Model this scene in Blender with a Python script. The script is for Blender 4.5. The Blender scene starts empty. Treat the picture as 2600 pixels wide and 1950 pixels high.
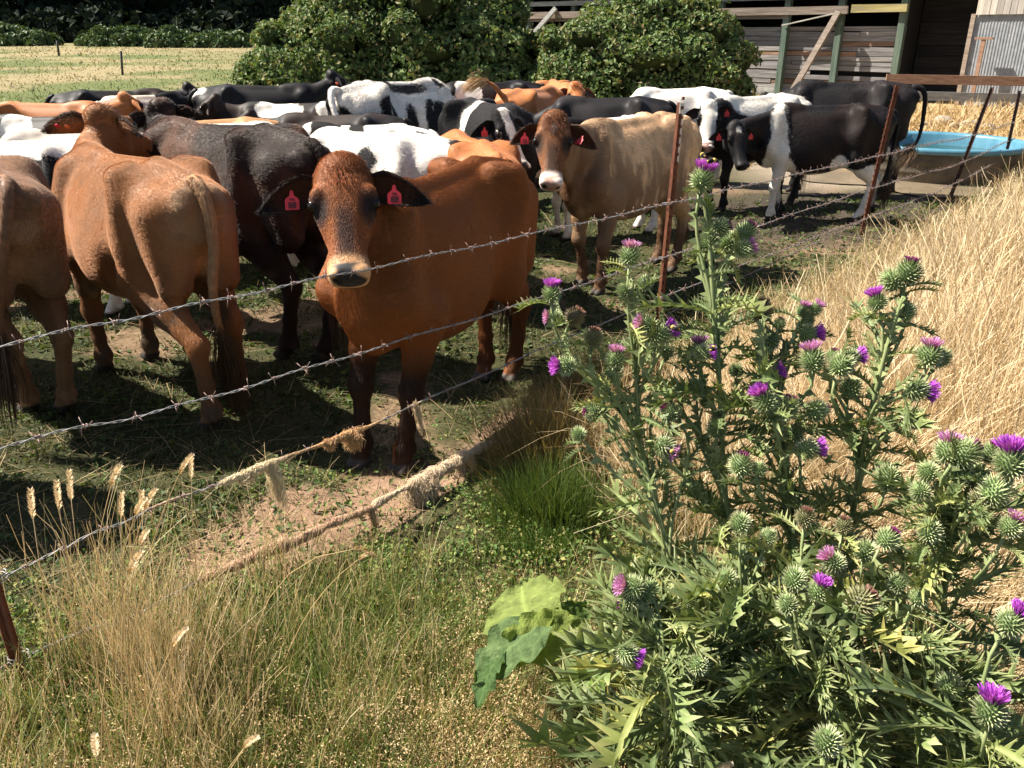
import bpy, bmesh, math, random
import numpy as np
from mathutils import Vector, Matrix

# ------------------------------------------------------------------ camera, sky, sun, exposure
SC = bpy.context.scene
C = SC.collection
CAM_H = 1.8
FPX = 2121.0                       # focal length in photograph pixels (2600 wide)
PITCH = math.radians(22.7)
cam_d = bpy.data.cameras.new('camera')
cam_d.sensor_width = 36.0
cam_d.lens = 36.0 * FPX / 2600.0
cam_d.clip_start = 0.05
cam_d.clip_end = 2000
cam = bpy.data.objects.new('camera', cam_d)
cam.location = (0, 0, CAM_H)
cam.rotation_euler = (math.pi / 2 - PITCH, 0, 0)
C.objects.link(cam)
SC.camera = cam

SUN_AZ = (-0.965, 0.26)            # horizontal direction towards the sun
SUN_EL = math.radians(51)
_h = math.hypot(*SUN_AZ)
SUN_DIR = Vector((SUN_AZ[0] / _h * math.cos(SUN_EL), SUN_AZ[1] / _h * math.cos(SUN_EL), math.sin(SUN_EL)))
world = bpy.data.worlds.new('World')
SC.world = world
world.use_nodes = True
_nt = world.node_tree
_bg = _nt.nodes['Background']
_sky = _nt.nodes.new('ShaderNodeTexSky')
_sky.sky_type = 'NISHITA'
_sky.sun_disc = False
_sky.sun_elevation = SUN_EL
_sky.sun_rotation = math.atan2(SUN_DIR.x, SUN_DIR.y)
_sky.dust_density = 1.5
_nt.links.new(_sky.outputs[0], _bg.inputs[0])
_bg.inputs[1].default_value = 0.05
sun_d = bpy.data.lights.new('sun', 'SUN')
sun_d.energy = 5.0
sun_d.angle = math.radians(0.53)
sun_d.color = (1.0, 0.93, 0.82)
sun = bpy.data.objects.new('sun', sun_d)
sun.rotation_euler = SUN_DIR.to_track_quat('Z', 'Y').to_euler()
sun.location = (-20, -10, 30)
C.objects.link(sun)
SC.view_settings.view_transform = 'Standard'
SC.view_settings.look = 'None'
SC.view_settings.gamma = 1.0
SC.view_settings.use_curve_mapping = False
SC.view_settings.exposure = 1.5
SC.render.engine = 'CYCLES'
SC.cycles.max_bounces = 6
SC.cycles.diffuse_bounces = 3
SC.cycles.glossy_bounces = 2
SC.cycles.transmission_bounces = 4
SC.cycles.transparent_max_bounces = 8
SC.cycles.use_adaptive_sampling = True
SC.cycles.adaptive_threshold = 0.02
SC.cycles_curves.shape = 'RIBBONS'
SC.cycles_curves.subdivisions = 1

# ------------------------------------------------------------------ helpers
RNG = np.random.default_rng(7)
PD = 1.17541                       # one unit of my measuring grid (2212 wide) in photograph pixels
_cp, _sp = math.cos(PITCH), math.sin(PITCH)

def ray(xd, yd):
    a = (xd * PD - 1300) / FPX
    b = (975 - yd * PD) / FPX
    return np.array([a, _cp + b * _sp, -_sp + b * _cp])

def W(xd, yd, z=0.0):              # where the sight line meets the height z
    r = ray(xd, yd)
    return np.array([0, 0, CAM_H]) + r * ((z - CAM_H) / r[2])

def WD(xd, yd, d):                 # point at depth d on the sight line
    return np.array([0, 0, CAM_H]) + ray(xd, yd) * d

def WY(xd, yd, y):                 # point at world distance y on the sight line
    r = ray(xd, yd)
    return np.array([0, 0, CAM_H]) + r * (y / r[1])

def nrm(v):
    v = np.asarray(v, float)
    return v / (np.linalg.norm(v) + 1e-12)

def link(o, parent=None):
    C.objects.link(o)
    if parent is not None:
        o.parent = parent
    return o

def tag(o, label=None, cat=None, group=None, kind=None):
    if label: o['label'] = label
    if cat: o['category'] = cat
    if group: o['group'] = group
    if kind: o['kind'] = kind
    return o

def empty(name, loc=(0, 0, 0), rz=0.0):
    o = bpy.data.objects.new(name, None)
    o.empty_display_size = 0.1
    o.location = loc
    o.rotation_euler = (0, 0, rz)
    return link(o)

def mesh_np(name, verts, faces, smooth=True, mats=None, fmat=None, attrs=None):
    """verts (n,3); faces: list of (m,k) int arrays"""
    me = bpy.data.meshes.new(name)
    verts = np.asarray(verts, np.float32)
    if not isinstance(faces, list): faces = [faces]
    faces = [np.asarray(f, np.int32) for f in faces if len(f)]
    loops = np.concatenate([f.ravel() for f in faces])
    tot = np.concatenate([np.full(len(f), f.shape[1], np.int32) for f in faces])
    st = np.concatenate([[0], np.cumsum(tot)[:-1]]).astype(np.int32)
    me.vertices.add(len(verts)); me.vertices.foreach_set('co', verts.ravel())
    me.loops.add(len(loops)); me.loops.foreach_set('vertex_index', loops)
    me.polygons.add(len(tot)); me.polygons.foreach_set('loop_start', st)
    try: me.polygons.foreach_set('loop_total', tot)
    except Exception: pass
    if fmat is not None: me.polygons.foreach_set('material_index', np.asarray(fmat, np.int32))
    me.polygons.foreach_set('use_smooth', np.full(len(tot), smooth, bool))
    for k, v in (attrs or {}).items():
        v = np.asarray(v, np.float32)
        if v.ndim == 2:
            a = me.attributes.new(k, 'FLOAT_COLOR', 'POINT')
            if v.shape[1] == 3: v = np.concatenate([v, np.ones((len(v), 1), np.float32)], 1)
            a.data.foreach_set('color', v.ravel())
        else:
            a = me.attributes.new(k, 'FLOAT', 'POINT')
            a.data.foreach_set('value', v)
    for m in (mats or []): me.materials.append(m)
    me.update(calc_edges=True)
    me.validate()
    return me

def obj(name, me, parent=None, loc=None, rot=None):
    o = bpy.data.objects.new(name, me)
    if loc is not None: o.location = loc
    if rot is not None: o.rotation_euler = rot
    return link(o, parent)

class MB:
    """collects shapes into one mesh"""
    def __init__(s): s.v = []; s.q = []; s.t = []; s.n = 0; s.mq = []; s.mt = []
    def add(s, v, q=None, t=None, m=0):
        v = np.asarray(v, float); s.v.append(v)
        if q is not None and len(q): s.q.append(np.asarray(q) + s.n); s.mq.append(np.full(len(q), m))
        if t is not None and len(t): s.t.append(np.asarray(t) + s.n); s.mt.append(np.full(len(t), m))
        s.n += len(v)
    def box(s, c, size, R=None, m=0, jit=0.0, rng=None):
        h = np.array(size) / 2
        v = np.array([[x, y, z] for x in (-1, 1) for y in (-1, 1) for z in (-1, 1)], float) * h
        if jit: v += (rng or RNG).uniform(-jit, jit, v.shape)
        if R is not None: v = v @ np.asarray(R).T
        s.add(v + np.array(c), q=[[0, 1, 3, 2], [4, 6, 7, 5], [0, 4, 5, 1], [2, 3, 7, 6], [0, 2, 6, 4], [1, 5, 7, 3]], m=m)
    def bar(s, a, b, w, h, up=(0, 0, 1), m=0):
        a = np.array(a, float); b = np.array(b, float)
        d = nrm(b - a); side = nrm(np.cross(d, up)); u = np.cross(side, d)
        s.box((a + b) / 2, (np.linalg.norm(b - a), w, h), R=np.stack([d, side, u], 1), m=m)
    def tube(s, pts, rad, n=6, m=0, caps=True, ell=None):
        pts = np.asarray(pts, float); k = len(pts)
        rad = np.broadcast_to(np.asarray(rad, float), (k,))
        tan = np.gradient(pts, axis=0); tan /= np.linalg.norm(tan, axis=1)[:, None] + 1e-12
        ref = np.array([0, 0, 1.0]) if abs(tan[0, 2]) < 0.9 else np.array([1.0, 0, 0])
        a = nrm(np.cross(tan[0], ref)); A = []
        for i in range(k):
            a = nrm(a - tan[i] * np.dot(a, tan[i])); A.append(a)
        A = np.array(A); B = np.cross(tan, A)
        th = np.linspace(0, 2 * np.pi, n, endpoint=False)
        ring = pts[:, None, :] + rad[:, None, None] * (np.cos(th)[None, :, None] * A[:, None, :] + np.sin(th)[None, :, None] * B[:, None, :])
        idx = np.arange(k * n).reshape(k, n)
        q = np.stack([idx[:-1], np.roll(idx[:-1], -1, 1), np.roll(idx[1:], -1, 1), idx[1:]], -1).reshape(-1, 4)
        v = ring.reshape(-1, 3); t = []
        if caps:
            v = np.concatenate([v, pts[:1], pts[-1:]]); c0 = k * n
            i0 = idx[0]; i1 = idx[-1]
            t = [[c0, i0[(j + 1) % n], i0[j]] for j in range(n)] + [[c0 + 1, i1[j], i1[(j + 1) % n]] for j in range(n)]
        s.add(v, q=q, t=t, m=m)
    def build(s, name, mats, parent=None, smooth=True, **kw):
        return obj(name, s.mesh(name, mats, smooth), parent, **kw)
    def mesh(s, name, mats, smooth=True, attrs=None):
        f = []; fm = []
        if s.q: f.append(np.concatenate(s.q)); fm.append(np.concatenate(s.mq))
        if s.t: f.append(np.concatenate(s.t)); fm.append(np.concatenate(s.mt))
        if not isinstance(mats, (list, tuple)): mats = [mats]
        return mesh_np(name, np.concatenate(s.v), f, smooth, mats, np.concatenate(fm), attrs)

def _hash(ix, iy, iz, seed):
    h = (ix * 374761393 + iy * 668265263 + iz * 2147483647 + seed * 1274126177) & 0xFFFFFFFF
    h = ((h ^ (h >> 13)) * 1274126177) & 0xFFFFFFFF
    return ((h ^ (h >> 16)) & 0xFFFF) / 65535.0

def vnoise(p, seed=0):
    """value noise in 0..1 at points (n,3)"""
    p = np.asarray(p, float)
    if p.shape[1] == 2: p = np.concatenate([p, np.zeros((len(p), 1))], 1)
    i = np.floor(p).astype(np.int64); f = p - i; f = f * f * (3 - 2 * f)
    r = 0
    for dx in (0, 1):
        for dy in (0, 1):
            for dz in (0, 1):
                w = (f[:, 0] if dx else 1 - f[:, 0]) * (f[:, 1] if dy else 1 - f[:, 1]) * (f[:, 2] if dz else 1 - f[:, 2])
                r = r + w * _hash(i[:, 0] + dx, i[:, 1] + dy, i[:, 2] + dz, seed)
    return r

def fbm(p, seed=0, o=3):
    p = np.asarray(p, float); r = 0; a = 0.5; s = 0
    for k in range(o):
        r = r + a * vnoise(p, seed + k * 17); s += a; a *= 0.5; p = p * 2.03
    return r / s

def sstep(a, b, x):
    t = np.clip((x - a) / (b - a), 0, 1)
    return t * t * (3 - 2 * t)

def lerp(a, b, t):
    t = np.asarray(t)[:, None]
    return np.asarray(a, float) * (1 - t) + np.asarray(b, float) * t

def ground_z(x, y):
    """terrain height: flat paddock, a low bank on this side of the fence, the field rising gently behind"""
    x = np.asarray(x, float); y = np.asarray(y, float)
    z = np.clip(y - 14, 0, None) * 0.012
    # signed distance to the fence line, positive on the photographer's side
    d = (x - FENCE0[0]) * FN[0] + (y - FENCE0[1]) * FN[1]
    z = z + 0.16 * sstep(0.2, 2.2, d) * sstep(1.0, 5.0, y) * sstep(30, 14, y)
    z = z - 0.12 * sstep(1.12, .70, np.hypot(x + .36, y - 4.02)) * sstep(.15, -.20, d)      # hollow trodden out by the fence
    z = z + 0.03 * (fbm(np.stack([x.ravel() * 1.3, y.ravel() * 1.3], 1), 3).reshape(x.shape) - 0.5)
    return z
FENCE0 = np.array([-1.44, 1.92]); FENCE1 = np.array([6.53, 11.35])
_fd = (FENCE1 - FENCE0) / np.linalg.norm(FENCE1 - FENCE0)
FN = np.array([_fd[1], -_fd[0]])

# ------------------------------------------------------------------ material helpers
def new_mat(name):
    m = bpy.data.materials.new(name)
    m.use_nodes = True
    nt = m.node_tree
    return m, nt, nt.nodes['Principled BSDF']

def N(nt, typ, **kw):
    n = nt.nodes.new(typ)
    for k, v in kw.items():
        if k.startswith('i_'):
            k2 = k[2:]
            n.inputs[int(k2) if k2.isdigit() else k2.replace('_', ' ')].default_value = v
        else: setattr(n, k, v)
    return n

def ramp(nt, fac, stops, interp='LINEAR'):
    r = nt.nodes.new('ShaderNodeValToRGB')
    r.color_ramp.interpolation = interp
    el = r.color_ramp.elements
    while len(el) < len(stops): el.new(0.5)
    for e, (p, c) in zip(el, stops):
        e.position = p
        e.color = (*c, 1) if len(c) == 3 else c
    nt.links.new(fac, r.inputs[0])
    return r.outputs[0]

def noise_fac(nt, scale, detail=3, coord='Object', stretch=None, rough=0.6, dist=0.0):
    tc = N(nt, 'ShaderNodeTexCoord')
    out = tc.outputs[coord]
    if stretch is not None:
        mp = N(nt, 'ShaderNodeMapping'); mp.inputs['Scale'].default_value = stretch
        nt.links.new(out, mp.inputs[0]); out = mp.outputs[0]
    n = N(nt, 'ShaderNodeTexNoise'); n.inputs['Scale'].default_value = scale
    n.inputs['Detail'].default_value = detail; n.inputs['Roughness'].default_value = rough
    n.inputs['Distortion'].default_value = dist
    nt.links.new(out, n.inputs['Vector'])
    return n.outputs[0]

def mixc(nt, fac, a, b, mode='MIX'):
    m = N(nt, 'ShaderNodeMix', data_type='RGBA', blend_type=mode)
    for sock, v in ((m.inputs[0], fac), (m.inputs[6], a), (m.inputs[7], b)):
        if hasattr(v, 'links') or isinstance(v, bpy.types.NodeSocket): nt.links.new(v, sock)
        elif isinstance(v, (int, float)): sock.default_value = v
        else: sock.default_value = (*v, 1) if len(v) == 3 else v
    return m.outputs[2]

def math_n(nt, op, a, b=None, clamp=False):
    m = N(nt, 'ShaderNodeMath', operation=op, use_clamp=clamp)
    for sock, v in ((m.inputs[0], a), (m.inputs[1], b)):
        if v is None: continue
        if isinstance(v, bpy.types.NodeSocket): nt.links.new(v, sock)
        else: sock.default_value = v
    return m.outputs[0]

def bump(nt, bsdf, h, strength=0.3, dist=0.01):
    b = N(nt, 'ShaderNodeBump'); b.inputs['Strength'].default_value = strength
    b.inputs['Distance'].default_value = dist
    nt.links.new(h, b.inputs['Height']); nt.links.new(b.outputs[0], bsdf.inputs['Normal'])

def attr(nt, name, out='Color'):
    a = N(nt, 'ShaderNodeAttribute', attribute_name=name)
    return a.outputs[out]

def simple_mat(name, c1, c2, scale=8.0, rough=0.8, bump_s=0.0, spec=0.3, detail=4, stretch=None, coord='Object', metal=0.0, lo=0.35, hi=0.65):
    m, nt, b = new_mat(name)
    f = noise_fac(nt, scale, detail, coord, stretch)
    nt.links.new(ramp(nt, f, [(lo, c1), (hi, c2)]), b.inputs['Base Color'])
    b.inputs['Roughness'].default_value = rough
    b.inputs['Specular IOR Level'].default_value = spec
    b.inputs['Metallic'].default_value = metal
    if bump_s: bump(nt, b, f, bump_s)
    return m

def leaf_mat(name, stops, trans=0.35, rough=0.55, attr_name=None, vein=None, spec=0.35, ttint=(1.0, 1.0, 0.45), objvar=None, bumpy=0.0):
    """foliage: colour varies per leaf island, light passes through"""
    m, nt, b = new_mat(name)
    if attr_name: col = attr(nt, attr_name)
    else:
        g = N(nt, 'ShaderNodeNewGeometry')
        col = ramp(nt, g.outputs['Random Per Island'], stops)
    if objvar:
        oi = N(nt, 'ShaderNodeObjectInfo')
        col = mixc(nt, 1.0, col, ramp(nt, oi.outputs['Random'], objvar), 'MULTIPLY')
        col = mixc(nt, 1.0, col, ramp(nt, noise_fac(nt, 7, 4), [(.3, (.7, .72, .7)), (.7, (1.25, 1.2, 1.15))]), 'MULTIPLY')
    nt.links.new(col, b.inputs['Base Color'])
    b.inputs['Roughness'].default_value = rough
    b.inputs['Specular IOR Level'].default_value = spec
    if bumpy: bump(nt, b, noise_fac(nt, 26, 4), bumpy, .02)
    tr = N(nt, 'ShaderNodeBsdfTranslucent')
    tc = mixc(nt, 1.0, col, ttint, 'MULTIPLY')
    nt.links.new(tc, tr.inputs[0])
    mx = N(nt, 'ShaderNodeMixShader'); mx.inputs[0].default_value = trans
    out = nt.nodes['Material Output']
    nt.links.new(b.outputs[0], mx.inputs[1]); nt.links.new(tr.outputs[0], mx.inputs[2])
    nt.links.new(mx.outputs[0], out.inputs[0])
    return m
# ------------------------------------------------------------------ ground
def fence_d(x, y): return (x - FENCE0[0]) * FN[0] + (y - FENCE0[1]) * FN[1]

def dirt_mask(x, y):
    p = np.stack([np.ravel(x), np.ravel(y)], 1)
    n = fbm(p * 1.6, 21, 4); d = fence_d(p[:, 0], p[:, 1])
    m = sstep(.60, .68, n) * .6
    # the bare strip trodden along the wire, and the spot by the grass clump
    q = np.stack([p[:, 0] + .72, p[:, 1] - 2.95], 1)
    a = (q @ _fd) / .75; b = (q @ FN) / .34
    m = np.maximum(m, sstep(1.15, .75, np.sqrt(a * a + b * b) + .5 * (fbm(p * 5, 22) - .5)))
    q = np.stack([p[:, 0] - .02, p[:, 1] - 3.98], 1)
    m = np.maximum(m, sstep(1.15, .7, np.sqrt(((q @ _fd) / .32) ** 2 + ((q @ FN) / .16) ** 2) + .5 * (fbm(p * 6, 23) - .5)))
    m = m * sstep(.30, .05, d)
    return m.reshape(np.shape(x))

def ground_sheet():
    v = np.linspace(0, 1, 420)
    ys = -8 + 14 * v * 1.9
    ys = np.concatenate([np.linspace(-10, 1.2, 20, endpoint=False), 1.2 + 7.8 * np.linspace(0, 1, 230, endpoint=False), 9 * (420 / 9) ** np.linspace(0, 1, 150)])
    u = np.linspace(-1, 1, 300)
    u = np.sign(u) * np.abs(u) ** 1.25
    Y, U = np.meshgrid(ys, u, indexing='ij')
    X = U * (6 + 1.15 * np.clip(Y, 0, None))
    Z = ground_z(X, Y)
    p2 = np.stack([X.ravel(), Y.ravel()], 1)
    d = fence_d(p2[:, 0], p2[:, 1]); y = p2[:, 1]; x = p2[:, 0]
    fine = fbm(p2 * 9, 4); mid = fbm(p2 * 2.2, 5); big = fbm(p2 * .35, 6)
    dm = dirt_mask(x, y)
    # trodden paddock: rough clods
    near = sstep(14, 6, y)
    zz = Z.ravel() + near * (.030 * (fine - .5) + .04 * (mid - .5)) * (d < .3) - .012 * dm * near
    mud = sstep(.9, .5, np.sqrt(((x - 3.9) / 3.3) ** 2 + ((y - 9.0) / 2.3) ** 2) + .5 * (mid - .5))
    zz += mud * .07 * (fbm(p2 * 5.5, 8) - .5)
    dirt = lerp((.20, .125, .08), (.33, .215, .145), fine)
    grass = lerp((.026, .034, .013), (.072, .068, .030), mid)
    straw = lerp((.17, .12, .055), (.32, .23, .11), fine)
    col = lerp((0, 0, 0), (1, 1, 1), np.zeros(len(x)))
    col = grass * (1 - dm[:, None]) + dirt * dm[:, None]
    t = sstep(.15, .6, d) * sstep(20, 12, y)
    near_green = sstep(1.1, .2, np.hypot((x - .1) / 1.3, (y - 2.3) / .9))
    soil = lerp((.05, .04, .018), (.13, .10, .05), mid)
    soil = soil * (1 - near_green[:, None] * .6) + np.array((.035, .05, .014)) * near_green[:, None] * .6
    col = col * (1 - t[:, None]) + soil * t[:, None]
    col = col * (1 - mud[:, None]) + lerp((.035, .028, .022), (.085, .068, .052), fine) * mud[:, None]
    # gravel and hay behind the water tank
    t = sstep(10.2, 11.2, y) * sstep(2.6, 4.0, x) * sstep(23, 19, y)
    col = col * (1 - t[:, None]) + lerp((.20, .16, .12), (.34, .28, .21), fine) * t[:, None]
    t = sstep(13.4, 15.0, y + 1.5 * (mid - .5)) * sstep(2.0, 4.0, x) * sstep(28, 22, y)
    col = col * (1 - t[:, None]) + lerp((.30, .21, .10), (.46, .34, .18), fine) * t[:, None]
    # the field behind: green and straw in soft bands
    t = sstep(11, 15, y) * np.maximum(sstep(3.5, 1.5, x), sstep(24, 30, y))
    band = fbm(np.stack([x * .22, y * .26], 1), 41, 5) + .25 * (fine - .5)
    far = sstep(50, 80, y)
    fld = lerp((.115, .135, .05), (.26, .215, .12), sstep(.36, .66, band + .18 * far + .13 * sstep(26, 17, y)))
    col = col * (1 - t[:, None]) + fld * t[:, None]
    V = np.stack([X.ravel(), Y.ravel(), zz], 1)
    n0, n1 = X.shape
    I = np.arange(n0 * n1).reshape(n0, n1)
    Q = np.stack([I[:-1, :-1], I[:-1, 1:], I[1:, 1:], I[1:, :-1]], -1).reshape(-1, 4)
    m, nt, b = new_mat('ground_soil')
    c = attr(nt, 'col')
    nf = noise_fac(nt, 38, 5); nb = noise_fac(nt, 240, 3)
    c = mixc(nt, 1.0, c, ramp(nt, nf, [(.28, (.62, .62, .6)), (.72, (1.3, 1.28, 1.25))]), 'MULTIPLY')
    c = mixc(nt, 1.0, c, ramp(nt, nb, [(.3, (.8, .8, .8)), (.7, (1.15, 1.15, 1.15))]), 'MULTIPLY')
    nt.links.new(c, b.inputs['Base Color'])
    b.inputs['Roughness'].default_value = .95; b.inputs['Specular IOR Level'].default_value = .12
    bump(nt, b, math_n(nt, 'ADD', nf, math_n(nt, 'MULTIPLY', nb, .4)), .6, .03)
    o = obj('ground', mesh_np('ground', V, Q, True, [m], None, {'col': col}))
    o['kind'] = 'structure'
    o['label'] = 'trodden paddock soil, dry verge and mown field'
    return o
ground_sheet()

# muddy water standing in front of the tank
def puddle():
    th = np.linspace(0, 2 * np.pi, 60, endpoint=False)
    c = W(1985, 385, 0)[:2]
    r = 1 + .18 * np.sin(3 * th + 1) + .10 * np.sin(5 * th)
    a = np.stack([np.cos(th) * 1.55 * r, np.sin(th) * 1.15 * r], 1) @ np.array([[.9, .43], [-.43, .9]]) + c
    z = .015
    V = np.concatenate([np.column_stack([a, np.full(60, z)]), [[c[0], c[1], z]]])
    T = [[60, i, (i + 1) % 60] for i in range(60)]
    m, nt, b = new_mat('muddy_water')
    f = noise_fac(nt, 3, 4)
    nt.links.new(ramp(nt, f, [(.3, (.16, .125, .085)), (.7, (.24, .19, .13))]), b.inputs['Base Color'])
    b.inputs['Roughness'].default_value = .16
    bump(nt, b, noise_fac(nt, 16, 3), .06, .02)
    o = obj('muddy_water', mesh_np('muddy_water', V, np.array(T), False, [m]))
    o['kind'] = 'structure'
puddle()
# ------------------------------------------------------------------ cattle: one continuous body per animal
class Grid:
    def __init__(s, lo, hi, h):
        s.h = h; s.lo = np.array(lo, float)
        s.n = np.ceil((np.array(hi) - s.lo) / h).astype(int) + 1
        s.F = np.full(tuple(s.n), 0.5, np.float32)
        s.ax = [s.lo[i] + h * np.arange(s.n[i]) for i in range(3)]
    def _sub(s, lo, hi):
        a = np.clip(np.floor((np.array(lo) - s.lo) / s.h).astype(int), 0, s.n)
        b = np.clip(np.ceil((np.array(hi) - s.lo) / s.h).astype(int) + 1, 0, s.n)
        return a, b
    def op(s, fn, lo, hi, k=0.05, sub=False):
        m = k + 2.5 * s.h
        a, b = s._sub(np.array(lo) - m, np.array(hi) + m)
        if np.any(b <= a): return
        X = s.ax[0][a[0]:b[0]][:, None, None]; Y = s.ax[1][a[1]:b[1]][None, :, None]; Z = s.ax[2][a[2]:b[2]][None, None, :]
        d = fn(X, Y, Z)
        sl = (slice(a[0], b[0]), slice(a[1], b[1]), slice(a[2], b[2]))
        o = s.F[sl]
        if sub:
            h = np.maximum(k - np.abs(o + d), 0) / k
            s.F[sl] = np.maximum(o, -d) + h * h * k * 0.25
        else:
            h = np.maximum(k - np.abs(o - d), 0) / k
            s.F[sl] = np.minimum(o, d) - h * h * k * 0.25
    def cap(s, a, b, ra, rb, k=0.05, sub=False):
        """round cone"""
        a = np.array(a, float); b = np.array(b, float); ab = b - a; L2 = ab @ ab + 1e-9
        def fn(X, Y, Z):
            px, py, pz = X - a[0], Y - a[1], Z - a[2]
            t = np.clip((px * ab[0] + py * ab[1] + pz * ab[2]) / L2, 0, 1)
            return np.sqrt((px - t * ab[0]) ** 2 + (py - t * ab[1]) ** 2 + (pz - t * ab[2]) ** 2) - (ra + (rb - ra) * t)
        r = max(ra, rb)
        s.op(fn, np.minimum(a, b) - r, np.maximum(a, b) + r, k, sub)
    def ecap(s, a, b, ra, rb, up, k=0.05):
        """elliptic round cone; radii are (side, up)"""
        a = np.array(a, float); b = np.array(b, float); ab = b - a; L = np.linalg.norm(ab) + 1e-9
        d = ab / L; sd = nrm(np.cross(up, d)); u = np.cross(d, sd)
        def fn(X, Y, Z):
            px, py, pz = X - a[0], Y - a[1], Z - a[2]
            t0 = (px * d[0] + py * d[1] + pz * d[2]) / L
            t = np.clip(t0, 0, 1)
            rs = ra[0] + (rb[0] - ra[0]) * t; ru = ra[1] + (rb[1] - ra[1]) * t
            e = (t0 - t) * L
            ps = px * sd[0] + py * sd[1] + pz * sd[2]; pu = px * u[0] + py * u[1] + pz * u[2]
            mn = np.minimum(rs, ru)
            q = np.sqrt((ps / rs) ** 2 + (pu / ru) ** 2 + (e / mn) ** 2)
            g = np.sqrt((ps / rs ** 2) ** 2 + (pu / ru ** 2) ** 2 + (e / mn ** 2) ** 2) + 1e-6
            return np.where(q < 0.3, (q - 1) * mn, q * (q - 1) / g)
        r = max(*ra, *rb)
        s.op(fn, np.minimum(a, b) - r, np.maximum(a, b) + r, k)
    def ell(s, c, r, k=0.05, sub=False, R=None):
        c = np.array(c, float); r = np.array(r, float)
        R = np.eye(3) if R is None else np.asarray(R)     # columns: axes
        def fn(X, Y, Z):
            px, py, pz = X - c[0], Y - c[1], Z - c[2]
            w = [(px * R[0, i] + py * R[1, i] + pz * R[2, i]) for i in range(3)]
            q = np.sqrt(sum((w[i] / r[i]) ** 2 for i in range(3)))
            g = np.sqrt(sum((w[i] / r[i] ** 2) ** 2 for i in range(3))) + 1e-6
            return np.where(q < 0.3, (q - 1) * r.min(), q * (q - 1) / g)
        s.op(fn, c - r.max(), c + r.max(), k, sub)
    def loft(s, O, ax, sd, up, sec, k=0.05, pear=0.0, expo=2.0):
        """sections (t, halfwidth, top, bottom) along ax"""
        sec = np.array(sec, float); O = np.array(O, float)
        T = sec[:, 0]; t_lo, t_hi = T[0], T[-1]
        tt = np.linspace(t_lo, t_hi, 60)
        def smooth(col):
            y = np.interp(tt, T, sec[:, col]); kk = np.ones(7) / 7
            yp = np.concatenate([np.full(3, y[0]), y, np.full(3, y[-1])])
            return np.convolve(yp, kk, 'valid')
        sw, st_, sb = smooth(1), smooth(2), smooth(3)
        def fn(X, Y, Z):
            px, py, pz = X - O[0], Y - O[1], Z - O[2]
            t = px * ax[0] + py * ax[1] + pz * ax[2]
            v = px * sd[0] + py * sd[1] + pz * sd[2]
            w = px * up[0] + py * up[1] + pz * up[2]
            tc = np.clip(t, t_lo, t_hi); e = np.abs(t - tc)
            ww = np.interp(tc, tt, sw); zt = np.interp(tc, tt, st_); zb = np.interp(tc, tt, sb)
            rz = (zt - zb) / 2; zc = (zt + zb) / 2
            uu = (w - zc) / rz
            we = ww * (1 - pear * np.clip(uu, -1.2, 1.2))
            if expo == 2.0: q = np.sqrt((v / we) ** 2 + uu ** 2)
            else: q = (np.abs(v / we) ** expo + np.abs(uu) ** expo) ** (1 / expo)
            mn = np.minimum(we, rz)
            d = (q - 1) * mn
            return np.where(e > 0, np.sqrt(np.maximum(d, 0) ** 2 + e ** 2) + np.minimum(d, 0) * 0, d)
        pts = []
        for row in sec:
            for a in (-1, 1):
                for z in (row[2], row[3]):
                    pts.append(O + ax * row[0] + sd * a * row[1] * (1 + pear) + up * z)
        pts = np.array(pts)
        s.op(fn, pts.min(0), pts.max(0), k)
    def surface(s):
        F = s.F; h = s.h
        sg = F < 0
        n = np.array(F.shape)
        cnt = np.zeros(tuple(n - 1), np.int8)
        for dx in (0, 1):
            for dy in (0, 1):
                for dz in (0, 1):
                    cnt += sg[dx:n[0] - 1 + dx, dy:n[1] - 1 + dy, dz:n[2] - 1 + dz]
        act = (cnt > 0) & (cnt < 8)
        ci = np.argwhere(act)
        idx = np.full(tuple(n - 1), -1, np.int64); idx[act] = np.arange(len(ci))
        acc = np.zeros((len(ci), 3)); num = np.zeros(len(ci))
        cor = [(a, b, c) for a in (0, 1) for b in (0, 1) for c in (0, 1)]
        val = {c: F[ci[:, 0] + c[0], ci[:, 1] + c[1], ci[:, 2] + c[2]].astype(float) for c in cor}
        for c in cor:
            for ax in range(3):
                if c[ax] == 0:
                    c2 = list(c); c2[ax] = 1; c2 = tuple(c2)
                    f0, f1 = val[c], val[c2]
                    m = (f0 < 0) != (f1 < 0)
                    t = np.where(m, f0 / np.where(m, f0 - f1, 1), 0)
                    p = np.tile(np.array(c, float), (len(ci), 1)); p[:, ax] = t
                    acc[m] += p[m]; num[m] += 1
        V = s.lo + h * (ci + acc / num[:, None])
        Q = []
        for ax in range(3):
            b, c = (ax + 1) % 3, (ax + 2) % 3
            sl0 = [slice(1, n[i] - 1) for i in range(3)]; sl1 = list(sl0)
            sl0[ax] = slice(0, n[ax] - 1); sl1[ax] = slice(1, n[ax])
            s0, s1 = sg[tuple(sl0)], sg[tuple(sl1)]
            ch = np.argwhere(s0 != s1)
            off = np.array([1, 1, 1]); off[ax] = 0
            g = ch + off
            inside = s0[tuple(ch.T)]
            def at(db, dc):
                q = g.copy(); q[:, b] -= db; q[:, c] -= dc
                return idx[tuple(q.T)]
            q = np.stack([at(1, 1), at(0, 1), at(0, 0), at(1, 0)], 1)
            q[~inside] = q[~inside][:, ::-1]
            Q.append(q)
        Q = np.concatenate(Q)
        Q = Q[(Q >= 0).all(1)]
        return V, Q

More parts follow.
